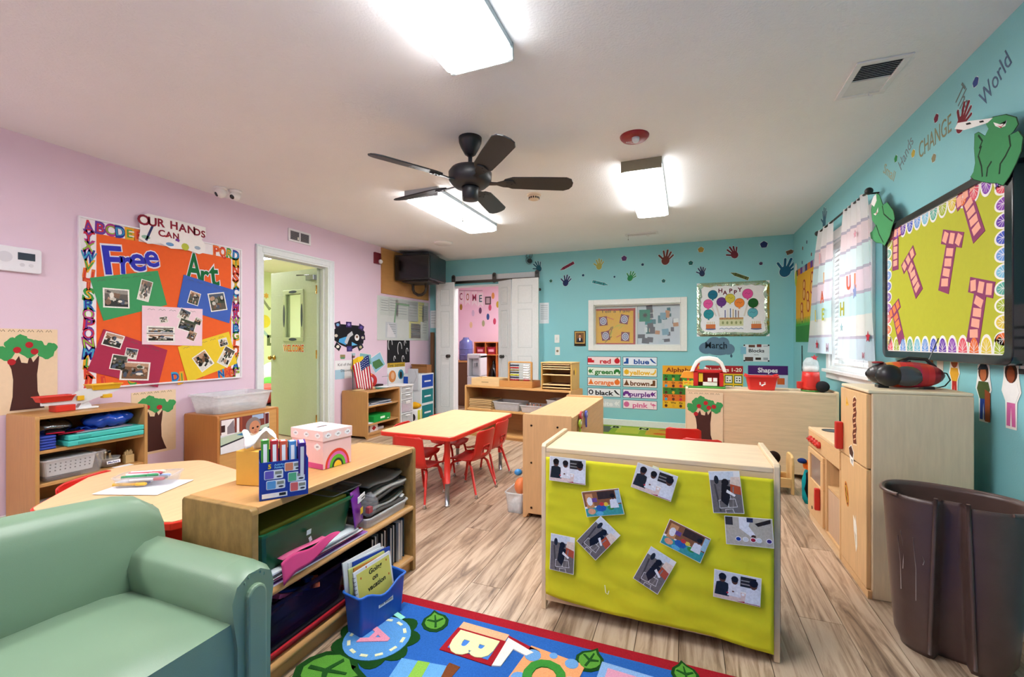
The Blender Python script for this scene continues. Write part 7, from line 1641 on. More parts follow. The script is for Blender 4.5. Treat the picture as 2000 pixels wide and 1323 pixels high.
for k in range(3): cloud(.022 + k * .05, .137, .015, 'f', .003, lid); cloud(.03 + k * .07, .137, .015, 'l', .003, lid)
cloud(.165, .09, .018, 'l', 0, t)
def nearput(name, label, cat, lx, ly, z, rz=0, group=None): return thing(name, label, cat, (-1.262 - ly, .985 + lx, z), PI / 2 + rz, group)
ZS1, ZS0 = .325, .075
# stack of papers under the green bin: each booklet a thing
for k in range(7):
    c = ['#e8e4ee', '#c9b4d8', '#e9e9ea', '#7a2a4a', '#dfe6ea', '#8a3a5a', '#f0eef0'][k]; ln = .50 - .01 * k
    o = nearput('magazine', ['bottom', 'second', 'third', 'fourth', 'fifth', 'sixth', 'top'][k] + ' booklet from below in the flat pile under the green bin', 'booklet', .04 + .008 * (k % 3), .01 + .006 * ((k * 2) % 3), ZS1 + .0005 + k * .0063, .02 * (k % 3 - 1), 'booklets piled under the green bin')
    MB(c).box(0, ln, 0, .28, 0, .0058).obj('pages', 'paper', o); MB(['#8f5aa8', '#d8dce4', '#b4303a', '#e6e6ea', '#4a6a9a', '#e9e9ee', '#cfd6dc'][k]).box(0, ln, 0, .28, .0058, .0062).obj('cover', 'paper', o)
o = nearput('pink_sheet', 'torn pink construction paper draped over the shelf edge below the green bin', 'paper', .10, -.004, ZS1 + .046)
def psheet(u, v):
    return (.0 + .26 * u, .012 * v - .016 + .01 * math.sin(3 * u), .03 - .075 * (1 - v) * (1 - u) ** .7 + .008 * math.sin(9 * u))
MB('#c9427a').grid(psheet, 20, 6).obj('sheet', 'paper', o, solid=.0006); MB('#d8628f').grid(lambda u, v: (.02 + .2 * u, .01 + .2 * v, .028 + .004 * math.sin(5 * u + 3 * v)), 10, 8).obj('fold', 'paper', o, solid=.0006)
t = nearput('green_bin', 'dark green translucent storage bin on the upper shelf of the low bookshelf', 'storage bin', .04, .02, ZS1 + .046)
MB('#175a38').bin(0, .44, 0, .27, 0, .135, tap=.018, r=.025, rim=.009).obj('tub', 'bin', t)
MB('#7a7a24').box(.02, .42, .02, .25, .085, .142).obj('papers', 'paper', t, bevel=.006); MB('#dfe6e4').prism(quad(.2, .075, .02, .018), 0, .001).prism(quad(.21, .045, .012, .02, .4), 0, .001).xf(Matrix.Translation((0, .006, 0)) @ Matrix.Rotation(RX(97), 4, 'X')).obj('label_remnant', 'paper', t)
t = nearput('storage_bin_lid', 'clear plastic lid propped between the green bin and the newspapers', 'lid', .40, .06, ZS1 + .185, 0)
MB('#e8eef2').prism(rrect(0, .18, 0, .22, .02), 0, .006).obj('panel', 'clearbag', t); MB('#cfd8de').tube([(*p, .004) for p in rrect(0, .18, 0, .22, .02)], .003, 6, closed=True).obj('rim', 'clearbin', t)
for k in range(8):
    o = nearput('newspaper', ['lowest', 'second lowest', 'third lowest', 'fourth lowest', 'fourth highest', 'third highest', 'second highest', 'topmost'][k] + ' folded newspaper in the grey stack at the far end of the bookshelf', 'newspaper', .60 + .01 * (k % 3), .03 + .008 * ((k * 5) % 4), ZS1 + .045 + k * .0165, .04 * ((k * 3) % 5 - 2) / 2, 'newspapers stacked in the bookshelf')
    def nsp(u, v, k=k): return (.24 * u, .20 * v, .006 * math.sin(6 * u + k) + .01 * (u ** 3))
    MB(['#4a4644', '#b9b6b2', '#2a2826', '#8f8a86'][k % 4]).grid(nsp, 10, 6).obj('outer_sheet', 'paper', o, solid=.011); MB(['#d8d6d2', '#55504c'][k % 2]).grid(lambda u, v: (.225 + .02 * u, .01 + .18 * v, .008 + .01 * u + .004 * math.sin(9 * v + k)), 3, 8).obj('folded_edge', 'paper', o, solid=.003)
t = nearput('clear_tray', 'clear plastic tray under the newspaper stack', 'tray', .56, .015, ZS1 + .001); MB('#e6e6e8').bin(0, .30, 0, .26, 0, .042, tap=.01, r=.02, rim=.004).obj('tray', 'clearbin', t); MB('#c9a8a0').box(.03, .2, .03, .2, .004, .02).obj('crumpled_paper', 'paper', t, bevel=.005)
t = nearput('purple_pouch', 'purple zip pouch with white label beside the newspapers', 'pouch', .50, .012, ZS1 + .05, RX(20))
def pouch(u, v): return (.09 * (u - .5), -.012 * math.sin(PI * u) * math.sin(PI * v) + .02 * v, .145 * v)
MB('#7a2f96').grid(pouch, 12, 12).obj('pocket', 'gloss', t, solid=.004); MB('#e9e6ec').box(-.04, .035, -.012, -.009, .10, .125).obj('label', 'paper', t); MB('#3a3a3a').box(-.005, .03, -.013, -.0125, .107, .112).obj('label_print', 'paper', t); MB('#e2b52e').box(-.025, .0, -.0165, -.0145, .05, .075).obj('yellow_tag', 'paper', t)
t = nearput('plastic_bag', 'crumpled clear plastic bag beside the purple pouch', 'bag', .585, .03, ZS1 + .046)
MB('#f0f0f4').grid(lambda u, v: (.04 * math.cos(2 * PI * u) * math.sin(PI * (.05 + .9 * v)) * (1 + .25 * math.sin(5 * 2 * PI * u)), .035 * math.sin(2 * PI * u) * math.sin(PI * (.05 + .9 * v)), .11 * v), 24, 10).obj('film', 'clearbag', t); MB('#b4303a').box(-.012, .012, -.01, .01, .02, .045).obj('red_card', 'paper', t)
# lower shelf
t = nearput('red_tray', 'red plastic tray on the bottom shelf of the low bookshelf', 'tray', .03, .012, ZS0 + .001); MB('#b4222e').bin(0, .46, 0, .28, 0, .028, tap=.01, r=.02, rim=.006).obj('tray', 'plastic', t); MB('#23202a').box(.02, .44, .02, .26, .005, .024).obj('dark_liner', 'paper', t)
t = nearput('purple_bin', 'smoky purple clear bin of toys on the bottom shelf of the low bookshelf', 'storage bin', .05, .02, ZS0 + .032); MB('#4a3a6a').bin(0, .40, 0, .25, 0, .15, tap=.02, r=.025, rim=.008).obj('tub', 'smoke', t)
MB('#23305a').box(.03, .37, .03, .22, .005, .06).obj('toy_layer', 'plastic', t, bevel=.01)
for k, (x, y, z_, a, b, c, l) in enumerate(((.08, .06, .09, .4, .3, '#c4343a', .16), (.2, .1, .10, -.3, .6, '#2f4aa8', .18), (.27, .05, .11, .8, .4, '#d8562a', .12), (.15, .05, .12, .2, .9, '#d05a9a', .14), (.3, .15, .1, 1.2, .2, '#2a3f8f', .14), (.1, .16, .1, 2, .3, '#8f2a5a', .16), (.24, .18, .11, -.8, .5, '#b4303a', .13))):
    o = thing('building_stick', '%s toy stick in the smoky purple bin' % ['red', 'blue', 'orange', 'pink', 'navy', 'plum', 'crimson'][k], 'toy', tuple(t.matrix_basis @ Vector((x, y, z_))), a + PI / 2, 'toy sticks in the purple bin')
    o.rotation_euler.y = b * .5; MB(c).box(-l / 2, l / 2, -.012, .012, -.006, .006).obj('bar', 'plastic', o, bevel=.003); MB(c).box(-l / 2 - .006, -l / 2 + .012, -.017, .017, -.008, .008).obj('end_block', 'plastic', o, bevel=.003)
for k in range(8):
    o = nearput('binder', ['black', 'grey', 'dark grey', 'brown', 'slate', 'charcoal', 'white', 'steel blue'][k] + ' upright binder at the far end of the bottom shelf', 'binder', .60 + k * .033, .03 + .01 * (k % 2), ZS0 + .001, 0, 'binders on the bottom shelf')
    c = ['#1e1e22', '#8f9296', '#3a3a40', '#4a3428', '#4f5a68', '#2a2a2e', '#c9ccd0', '#3f5468'][k]; hh_ = .19 + .012 * ((k * 3) % 3); MB(c).box(0, .003, 0, .24, 0, hh_).box(.022, .025, 0, .24, 0, hh_).box(.003, .022, .237, .24, 0, hh_).obj('cover', 'plastic', o); MB('#e9e7e2').box(.005, .02, .006, .23, .004, hh_ - .01).obj('pages', 'paper', o)
# blue bin of books on the rug
t = thing('book_bin', 'blue plastic book bin with white label standing on the rug', 'book bin', (-1.238, 1.352, .0135), RX(80))
BLn, BWd, BHh = .235, .10, .155
def scoop(x): return BHh - .035 * (math.sin(PI * min(1, max(0, (x / BLn - .1) / .8))) ** 2)
m = MB('#1c55b4'); out_ = rrect(0, BLn, -BWd, 0, .012, 3)
def ztop(p): return scoop(p[0]) if p[1] < -BWd * .5 else BHh
# refine the long edges so the scooped front is smooth
def dens(p):
    o = []
    for i in range(len(p)):
        a, b = Vector(p[i]), Vector(p[(i + 1) % len(p)]); k = max(1, int((b - a).length / .02))
        o += [tuple(a + (b - a) * j / k) for j in range(k)]
    return o
out_ = dens(out_); n = len(out_)
sc_ = lambda fx, fy: [(BLn / 2 + (x - BLn / 2) * fx, -BWd / 2 + (y + BWd / 2) * fy) for x, y in out_]
bot, inn_, bin_ = sc_(.90, .82), sc_(.968, .93), sc_(.88, .78)
vs = [(*p, 0) for p in bot] + [(*p, ztop(q)) for p, q in zip(out_, out_)] + [(*p, ztop(q)) for p, q in zip(inn_, out_)] + [(*p, .004) for p in bin_]
fs = [tuple(range(n))[::-1], tuple(range(3 * n, 4 * n))]
for i in range(n):
    j = (i + 1) % n
    for a in (0, n, 2 * n): fs.append((a + i, a + j, a + n + j, a + n + i))
m.add(vs, fs); m.obj('tub', 'plastic', t)
MB('#2f6fd0').tube([(p[0] + (p[0] - BLn / 2) * .02, p[1] + (p[1] + BWd / 2) * .04, ztop(p)) for p in out_], .0045, 6, closed=True).obj('rim', 'plastic', t)
m = MB('#e8eaec').prism(quad(0, 0, .075, .022), 0, .0008); m.color('#2a2a2e').text('Sea Books', 0, 0, .010, .0008, .0012, w=.066); m.xf(Matrix.Translation((BLn * .55, -BWd * .965, .085)) @ Matrix.Rotation(RX(86), 4, 'X')); m.obj('label', 'paper', t)
for k in range(8):
    lab = ['white book at the back of the blue book bin', 'white and blue book second from the back of the blue bin', 'thin blue book in the blue book bin', 'pale green book in the middle of the blue book bin', 'flowered picture book in the blue book bin', 'grey paperback in the blue book bin', 'white paperback just behind the spiral book', 'spiral-bound yellow book titled Going on Vacation at the front of the blue bin'][k]
    M_ = t.matrix_basis @ Matrix.Translation((.012 + .006 * (k % 3), -.016 - k * .0088, .008)) @ Matrix.Rotation(RX(-6), 4, 'X') @ Matrix.Rotation(RX([-2, 1, 3, -1, 2, -3, 1, -4][k]), 4, 'Y')
    b = tag_frame('picture_book', lab, 'book', M_, 'books in the blue book bin')
    c = ['#e8eaee', '#dfe4ea', '#2648a8', '#c9d88a', '#c98a3a', '#9aa0a8', '#eef0f2', '#e4e6e8'][k]; hh_ = [.255, .25, .25, .235, .235, .2, .225, .235][k]; ln = [.19, .18, .19, .18, .185, .15, .17, .185][k]
    MB(c).box(0, ln, -.0055, -.0045, 0, hh_).box(0, ln, -.0005, .0005, 0, hh_).box(0, .001, -.0045, -.0005, 0, hh_).obj('cover', 'paper', b); MB('#f2efe8').box(.001, ln - .003, -.0045, -.0005, .002, hh_ - .003).obj('pages', 'paper', b)
    if k == 7:
        m = MB('#d6cf6a').box(.012, ln - .008, -.0062, -.0055, .01, hh_ - .012); m.obj('cover_art', 'paper', b)
        m = MB('#1f2420')
        for (s_, x, y) in (('Going', .1, .205), ('on', .095, .175), ('vacation', .1, .145)): m.text(s_, x, y, .019, 0, .0006, bold=.02, rot=.05, shear=.2)
        m.xf(Matrix(((1, 0, 0, 0), (0, 0, -1, -.0062), (0, 1, 0, 0), (0, 0, 0, 1)))); m.obj('title', 'paper', b); m = MB('#6a8a3a').prism(strip([(.05 + .04 * math.cos(a), .075 + .035 * math.sin(a)) for a in [j * .35 for j in range(12)]], .003), 0, .0006)
        m.color('#c9642a')
        for q in ((.03, .2), (.16, .21), (.03, .12), (.165, .15), (.15, .08), (.06, .23)): m.prism(ell(*q, .003, .005, 6), 0, .0006)
        m.xf(Matrix(((1, 0, 0, 0), (0, 0, -1, -.0062), (0, 1, 0, 0), (0, 0, 0, 1)))); m.obj('doodle', 'paper', b)
        for j in range(14): MB('#22242a').tube([(.002 + .005 * math.cos(a), -.003 + .006 * math.sin(a), .014 + j * .0155) for a in [i * PI / 4 for i in range(8)]], .0009, 4, closed=True).obj('spiral_ring', 'metal', b)


# ================================================================ TRAPEZOID TABLE
def loose_paper(name, label, loc, w, h, rz, n_=2, group=None):
    t = thing(name, label, 'paper', loc, rz, group)
    for k in range(n_): MB('#eef0f4').box(-w / 2 + .006 * k, w / 2 + .006 * k, -h / 2 - .004 * k, h / 2 - .004 * k, .0012 * k, .0012 * k + .001).obj('sheet', 'paper', t)
    return t
a, b = (-2.394, 1.154, 0.490), (-2.144, 1.328, 0.490)
loose_paper('drawing_paper', 'white drawing papers under the marker box on the trapezoid table', (-2.185, 1.197, .5105), .27, .2, .35, 3)
t = thing('marker_box', 'clear plastic box full of markers on the trapezoid table', 'pencil box', (-2.20, 1.221, .5145), .62)
MB('#e8ecf0').bin(-.115, .115, -.055, .055, 0, .045, tap=.01, r=.02, rim=.005).obj('box', 'clearbag', t)
MC = ['#e8b53a', '#b4303a', '#2f8f5a', '#2f4aa8', '#22242a', '#e9edf2', '#e0e4ee', '#8fa8d8', '#c95a6a', '#3a6ac0', '#dfe6ee', '#f0e6c8']
for k in range(12):
    o = thing('marker', ['yellow', 'crimson', 'green', 'blue', 'black', 'white capped', 'pale grey', 'pale blue', 'rose', 'bright blue', 'silver white', 'cream'][k] + ' marker in the clear box on the trapezoid table', 'marker', tuple(t.matrix_basis @ Vector((-.025 + .05 * ((k * 5) % 3 - 1) * .6, -.04 + .0072 * k, .014 + .014 * (k % 3)))), .62 + .12 * ((k * 7) % 5 - 2) / 2, 'markers in the clear box')
    m = MB('#e9ebf0' if k % 2 else MC[k]).tube([(-.06, 0, 0), (.035, 0, 0)], .0065, 8); m.obj('barrel', 'plastic', o); MB(MC[k]).tube([(.03, 0, 0), (.062, 0, 0), (.07, 0, 0)], [.0075, .0075, .005], 8).obj('cap', 'plastic', o)
# ================================================================ WALL SHELF (front X -3.505, Y 1.365..1.94)
def lput(name, label, cat, lx, ly, z, rz=0, group=None): return thing(name, label, cat, (-3.505 - ly, 1.365 + lx, z), PI / 2 + rz, group)
t = lput('toy_balance', 'toy bucket balance with red and yellow pans on the wall shelf', 'toy balance', .27, .14, .7065)
MB('#e3e6ea').box(-.06, .08, -.035, .035, 0, .012).obj('foot', 'plastic', t, bevel=.004); MB('#dfe2e8').prism([(.012, -.02), (.012, .05), (.05, .03), (.05, 0)], -.018, .018, 'y').obj('post', 'plastic', t)
MB('#d6dade').prism([(.045, -.20), (.062, -.20), (.085, -.07), (.125, -.02), (.13, .06), (.125, .19), (.105, .19), (.06, .05), (.04, .0)], -.03, -.016, 'y').obj('beam', 'plastic', t)
for (x, c, z_, nm) in ((-.13, '#cf2f22', .065, 'red_pan'), (.12, '#e2b21c', .118, 'yellow_pan')):
    MB(c).bin(x - .085, x + .085, -.05, .05, z_, z_ + .035, tap=.012, r=.01, rim=.004).obj(nm, 'plastic', t)
MB('#cf2f22').box(-.14, -.045, -.045, .04, 0, .04).obj('red_weight', 'plastic', t, bevel=.003); MB('#e2b21c').box(-.035, .0, -.042, -.03, .06, .09).obj('yellow_clip', 'plastic', t, bevel=.002); MB('#e2b21c').box(.1, .15, -.04, .0, .06, .085).obj('yellow_weight', 'plastic', t, bevel=.003)
for k in range(2):
    t = lput('teal_tray', ['lower flat teal game case on the wall shelf', 'upper flat teal game case on the wall shelf'][k], 'game case', .14 + .008 * k, .0 - .012 * (1 - k), .5015 + .0335 * k, 0, 'teal game cases on the wall shelf')
    MB('#46c0b8').box(0, .405, 0, .27, 0, .031).obj('case', 'plastic', t, bevel=.005); MB('#3aa8a2').box(.05, .11, -.003, 0, .008, .022).obj('clasp', 'plastic', t)
t = lput('blue_bag', 'crumpled blue plastic bag on the teal cases in the wall shelf', 'bag', .40, .12, .573)
def cr(u, v):
    a = 2 * PI * u; r_ = math.sin(PI * (.04 + .92 * v)) * (1 + .10 * math.sin(5 * a + 6 * v) + .07 * math.sin(11 * a + 3 * v)); return (.145 * r_ * math.cos(a) * (1 - .2 * v), .10 * r_ * math.sin(a), .052 - .05 * math.cos(PI * v) + .006 * math.sin(9 * a))
MB('#1547b4').grid(cr, 40, 14).obj('film', 'gloss', t); MB('#1b52c8').grid(lambda u, v: (-.16 + .12 * u, -.05 + .1 * v, .012 + .012 * math.sin(8 * u + 5 * v)), 12, 8).obj('loose_corner', 'gloss', t, solid=.001)
t = lput('silver_bag', 'silver foil bag on the top shelf of the wall shelf', 'bag', .13, .15, .575)
MB('#8f9296').grid(lambda u, v: (.1 * math.cos(2 * PI * u) * math.sin(PI * (.05 + .9 * v)) * (1 + .15 * math.sin(10 * PI * u)), .08 * math.sin(2 * PI * u) * math.sin(PI * (.05 + .9 * v)), .04 - .04 * math.cos(PI * v) + .006 * math.sin(13 * u + 9 * v)), 30, 10).obj('film', 'foil', t); MB('#3a3c40').box(-.09, .05, -.02, .08, -.014, .002).obj('folded_base', 'foil', t)
for k in range(5):
    t = lput('blue_tile', ['lowest', 'second', 'third', 'fourth', 'topmost'][k] + ' blue foam block stacked at the left of the wall shelf', 'block', .022, .01, .5015 + k * .0165, .02 * (k % 2), 'blue foam blocks on the wall shelf'); MB('#16349a').box(0, .075, 0, .12, 0, .0155).obj('block', 'plastic', t, bevel=.005); MB('#2a4ab4').box(.01, .065, -.0005, .001, .005, .010).obj('edge_stripe', 'plastic', t)
for k in range(3):
    t = lput('red_pouch', ['red and black zip pouch nearest the blue foam blocks', 'red and black zip pouch in the middle of the wall shelf', 'red and black zip pouch leaning on the teal cases'][k], 'pouch', .10 + .055 * k, .03 + .01 * k, .5725 if k else .585, RX(15 * (k - 1)), 'red zip pouches on the wall shelf'); MB('#2a1a20').box(-.04, .04, 0, .06, 0, .012).obj('pocket', 'cloth', t, bevel=.005); MB('#b41f3a').tube([(-.04, -.002, .006), (.04, -.002, .006)], .004, 6).obj('zip', 'cloth', t)
t = lput('flat_board', 'grey board lying on the teal cases in the wall shelf', 'board', .2, .03, .5695); MB('#a8a4b0').box(0, .3, 0, .2, 0, .003).obj('panel', 'paper', t); MB('#22388f').box(.0, .12, .05, .18, .003, .012).obj('blue_cloth', 'cloth', t, bevel=.004)
# middle level
t = lput('white_basket', 'white perforated basket in a clear bin on the middle shelf of the wall shelf', 'basket', .045, .022, .335)
MB('#dfe2e4').bin(0, .255, 0, .2, 0, .095, tap=.012, r=.02, rim=.006).obj('basket', 'plastic', t)
hole = None
for r_ in range(3):
    for c_ in range(9):
        if hole is None: o = hole = MB('#3a3c40').prism(ell(0, 0, .0042, .0042, 8), 0, .001).obj('hole', 'plastic', t)
        else: o = hole.copy(); COL.objects.link(o)
        o.matrix_basis = Matrix.Translation((.03 + c_ * .0235, -.0005 + .012 * (.095 - .03 - r_ * .02) / .095 * 1.0 - .001, .03 + r_ * .02)) @ Matrix.Rotation(RX(83), 4, 'X')
MB('#8a8f92').box(.02, .235, .02, .18, .05, .1).obj('contents', 'cloth', t, bevel=.01)
t = lput('clear_bin', 'clear bin holding the white basket in the wall shelf', 'storage bin', .03, .01, .3065); MB('#e4e8ea').bin(.0, .315, 0, .235, .0, .13, tap=.02, r=.02, rim=.005).obj('tub', 'clearbag', t); MB('#5a4a44').box(.03, .19, .02, .1, .005, .02).obj('wooden_bits', 'wood', t)
t = lput('marker_bowl', 'clear bowl of brushes labelled Markers on the wall shelf', 'bowl', .40, .11, .3065)
MB('#8f8480').lathe([(.035, 0), (.05, .004), (.062, .055), (.064, .06)], n=20).obj('bowl', 'clearbin', t); MB('#5a3a30').lathe([(.03, .004), (.045, .008), (.05, .04)], n=16).obj('contents', 'matte', t)
m = MB('#eef0f4').prism(quad(0, 0, .075, .02), 0, .0008); m.color('#2a3a7a').text('Markers', 0, 0, .012, .0008, .0012, w=.06, bold=.02); m.xf(Matrix.Translation((0, -.062, .035)) @ Matrix.Rotation(RX(80), 4, 'X')); m.obj('label', 'paper', t)
for k in range(6):
    o = lput('paint_brush', ['cream', 'light wood', 'short pale', 'dark tipped', 'white tipped', 'broad'][k] + ' wooden brush sticking out of the Markers bowl', 'brush', .40 - .04 + .015 * k, .11 + .012 * (k % 3 - 1), .32, RX(30 * k), 'brushes in the Markers bowl'); MB('#dcc49a').tube([(0, 0, 0), (.01 * (k - 2.5), 0, .075)], .006, 8).obj('handle', 'wood', o); MB(['#e6d6b0', '#c9a870', '#e9e2d0', '#2a2420', '#f0eee8', '#c8b080'][k]).ball((.01 * (k - 2.5), 0, .08), .0085, 8, 6).obj('tip', 'matte', o)
t = lput('stick_box', 'small open box of craft sticks beside the Markers bowl', 'craft sticks', .505, .09, .3065); MB('#d9bd86').box(-.025, .025, -.02, .02, 0, .055).obj('carton', 'paper', t)
for k in range(7): MB('#e2cb9a').box(-.022 + k * .0065, -.018 + k * .0065, -.008, .008, .05, .075 + .006 * (k % 3)).obj('stick', 'wood', t)
loose_paper('note_paper', 'white note lying at the front of the middle shelf in the wall shelf', (-3.52, 1.80, .3065), .05, .10, 0, 1)
# bottom level
t = lput('wire_basket', 'grey basket of papers on the bottom shelf of the wall shelf', 'basket', .03, .02, .0915); m = MB('#c9cbd0'); m.bin(0, .2, 0, .2, 0, .012, tap=.004, r=.02, rim=.0).obj('base', 'plastic', t)
for k in range(11): MB('#c9cbd0').box(.004 + k * .0186, .012 + k * .0186, -.002, .002, .008, .06).obj('slat', 'plastic', t)
MB('#dfe1e4').tube([(*p, .062) for p in rrect(0, .2, 0, .2, .02)], .005, 6, closed=True).obj('rim', 'plastic', t); MB('#e9eaee').box(.015, .185, .015, .185, .04, .075).obj('papers', 'paper', t, bevel=.004)
t = lput('dark_bag', 'dark bag in the right compartment at the bottom of the wall shelf', 'bag', .47, .14, .0915); MB('#3a4448').grid(lambda u, v: (.065 * math.cos(2 * PI * u) * math.sin(PI * (.05 + .9 * v)) * (1 + .12 * math.sin(8 * PI * u)), .07 * math.sin(2 * PI * u) * math.sin(PI * (.05 + .9 * v)), .12 * v), 24, 10).obj('sack', 'cloth', t); MB('#2a3236').lathe([(.015, .118), (.02, .14)], n=10).obj('neck', 'cloth', t)
t = lput('yardstick', 'wooden stick leaning inside the bottom of the wall shelf', 'stick', .34, .05, .0915); MB('#c9a05a').tube([(0, 0, 0), (-.10, .12, .18)], .006, 6).obj('shaft', 'wood', t); MB('#a87f40').ball((-.10, .12, .18), .008, 8, 6).obj('tip', 'wood', t)
# ================================================================ POSTER CABINET
t = thing('clear_storage_bin', 'large clear plastic storage bin on the poster cabinet', 'storage bin', (-3.462, 2.40, .5545), PI / 2)
MB('#dfe3e6').bin(.0, .53, .02, .36, 0, .15, tap=.03, r=.04, rim=.012).obj('tub', 'clearbin', t); MB('#8f8f94').box(.05, .3, .08, .3, .006, .03).obj('contents', 'paper', t, bevel=.01); MB('#7fa0b4').box(.32, .48, .1, .28, .006, .04).obj('contents', 'cloth', t, bevel=.015)
FC = frame((-3.445, 0, 0), (0, 1, 0), (0, 0, 1))
t, lc, w, h = sheet('toddler_poster', 'photo poster of a toddler sitting on the floor, on the poster cabinet', 'poster', FC, (2.415, .520), (2.855, .245), '#cfd3dc', .0005, .0012)
for i, (c, pts) in enumerate((('#7a3a30', quad(-w * .1, h * .55, w * 1.8, h * .9)), ('#e8e4e8', quad(-w * .72, h * .5, w * .5, h * .9)), ('#8a8088', [(-w * .75, h * .1), (-w * .45, h * .1), (-w * .5, h * .9), (-w * .75, h * .5)]), ('#3a2024', quad(-w * .9, h * .45, w * .14, h * .4)), ('#e8e6ec', quad(-w * .33, h * .45, w * .1, h * 1.0)), ('#9a4a34', quad(-w * .2, h * .5, w * .08, h * 1.0)), ('#9fb8d8', quad(w * .5, h * .82, w * .5, h * .3)), ('#5a1f24', quad(w * .9, h * .5, w * .16, h * .9)), ('#b8c8b4', [(-w, -h * .05), (w, h * .3), (w, h * .05), (-w, -h * .5)]), ('#3f7fa8', [(-w * .4, -h * .05), (0, h * .05), (-.05 * w, -h * .2)]), ('#2a2c34', [(-w, -h * .5), (w, h * .08), (w, h * .0), (-w, -h * .6)]), ('#dfe1e8', [(-w, -h * .6), (w, 0), (w, -h), (-w, -h)]))):
    part('background_print', t, c, [(max(-w, min(w, x)), max(-h, min(h, y))) for x, y in pts], .0012, .0015 + .00004 * i)
for i, (nm, c, pts) in enumerate((('hair_print', '#8a7f7f', ell(w * .3, h * .35, w * .32, h * .5, 18)), ('clothes_print', '#d8c9b8', [(w * .0, -h * .95), (w * .75, -h * .95), (w * .6, -h * .1), (w * .1, -h * .1)]), ('face_print', '#c98a6a', ell(w * .36, h * .2, w * .23, h * .42, 18)), ('eye_print', '#2a1a18', ell(w * .28, h * .17, w * .05, h * .06, 10)), ('eye_print', '#2a1a18', ell(w * .48, h * .2, w * .05, h * .06, 10)), ('nose_print', '#b5745a', ell(w * .4, h * .02, w * .05, h * .06, 8)), ('mouth_print', '#a04a48', ell(w * .39, -h * .1, w * .07, h * .03, 8)), ('hand_print', '#c98a6a', ell(w * .15, -h * .55, w * .1, h * .14, 10)))):
    part(nm, t, c, pts, .0022, .0024 + .00006 * i)
# ================================================================ DOOR SHELF (front X -3.46, Y 4.175..4.805, top .56)
def dput(name, label, cat, lx, ly, z, rz=0, group=None): return thing(name, label, cat, (-3.46 - ly, 4.175 + lx, z), PI / 2 + rz, group)
t = dput('small_flag', 'striped red, white and blue flag standing on the door shelf', 'flag', .07, .19, .561, RX(-42)); t.scale = (1.2, 1.2, 1.1)
MB('#c9a878').lathe([(.06, 0), (.065, .008), (.02, .014)], n=20).obj('base', 'wood', t); MB('#2a2c30').tube([(-.05, .02, .01), (-.055, .02, .36)], .005, 8).obj('pole', 'plastic', t); MB('#2a2c30').lathe([(.008, .36), (.001, .40)], (-.055, .02, 0), 8).obj('finial', 'plastic', t)
def flag(u, v): return (-.055 + .155 * u + .04 * (1 - v), .02 - .02 * math.sin(5 * u + 1), .02 + .25 * v - .02 * u + .13 * u * v * (1 - .0) + .01 * math.sin(9 * u))
fm = MB()
for k in range(13):
    fm.color('#b41f34' if k % 2 == 0 else '#ece8ea'); fm.grid(lambda a, b_, k=k: flag((k + a) / 13, b_), 1, 10)
fm.obj('stripes', 'cloth', t, solid=.001)
MB('#26346f').grid(lambda u, v: tuple(Vector(flag(.45 + .55 * u, .68 + .32 * v)) + Vector((0, -.003, 0))), 8, 6).obj('canton', 'cloth', t, solid=.001)
for i in range(5):
    for j in range(4): MB('#e9ebf0').prism(star(0, 0, .005), 0, .0006).xf(Matrix.Translation(Vector(flag(.5 + .1 * i, .72 + .075 * j)) + Vector((0, -.0055, 0))) @ Matrix.Rotation(PI / 2, 4, 'X')).obj('star', 'cloth', t)
t = dput('horseshoe_toy', 'red horseshoe shaped wooden toy with a bell on the door shelf', 'toy', .26, .19, .561, RX(-42)); t.scale = (1.1, 1.1, 1.1)
hs = [(.085 * math.cos(a), .095 + .085 * math.sin(a)) for a in [math.radians(-60 + 300 * k / 20) for k in range(21)]]; hi = [(.05 * math.cos(a), .095 + .05 * math.sin(a)) for a in [math.radians(-60 + 300 * k / 20) for k in range(21)]]
MB('#b4242a').prism([(z_, x) for x, z_ in hs + hi[::-1]], -.014, .014, 'y').obj('horseshoe', 'plastic', t, bevel=.003); MB('#e0a060').prism([(z_, x) for x, z_ in [(-.03, .155), (.03, .155), (.035, .172), (-.035, .172)]], -.016, -.014, 'y').obj('plaque', 'paper', t); MB('#d9a070').lathe([(.04, .03), (.042, .05), (.03, .1), (.012, .125)], (0, 0, 0), 18).obj('bell', 'plastic', t); MB('#c9a57a').lathe([(.065, 0), (.07, .01), (.05, .028)], n=20).obj('base', 'wood', t)
t = dput('yellow_phone', 'yellow dotted cut-out standing behind the horseshoe toy', 'toy', .24, .33, .561, RX(-30)); t.scale = (1.2, 1.2, 1.1)
MB('#e2bc22').prism([(z_, x) for x, z_ in [(-.08, .24), (-.06, .33), (-.01, .36), (.03, .27), (.01, .2), (-.05, .18)]], -.003, .003, 'y').obj('back_card', 'paper', t); MB('#ecc92c').prism([(z_, x) for x, z_ in [(.0, .19), (-.02, .36), (.04, .37), (.07, .2)]], -.009, -.004, 'y').obj('front_card', 'paper', t); MB('#3a2a1a').tube([(0, 0, 0), (0, 0, .2)], .006, 6).obj('stand', 'plastic', t)
for k in range(6): MB('#5a4a1a').prism(ell(0, 0, .006, .006, 8), 0, .0008).xf(Matrix.Translation((.01 + .025 * (k % 2), -.0095, .22 + .04 * (k // 2))) @ Matrix.Rotation(PI / 2, 4, 'X')).obj('dot', 'paper', t)
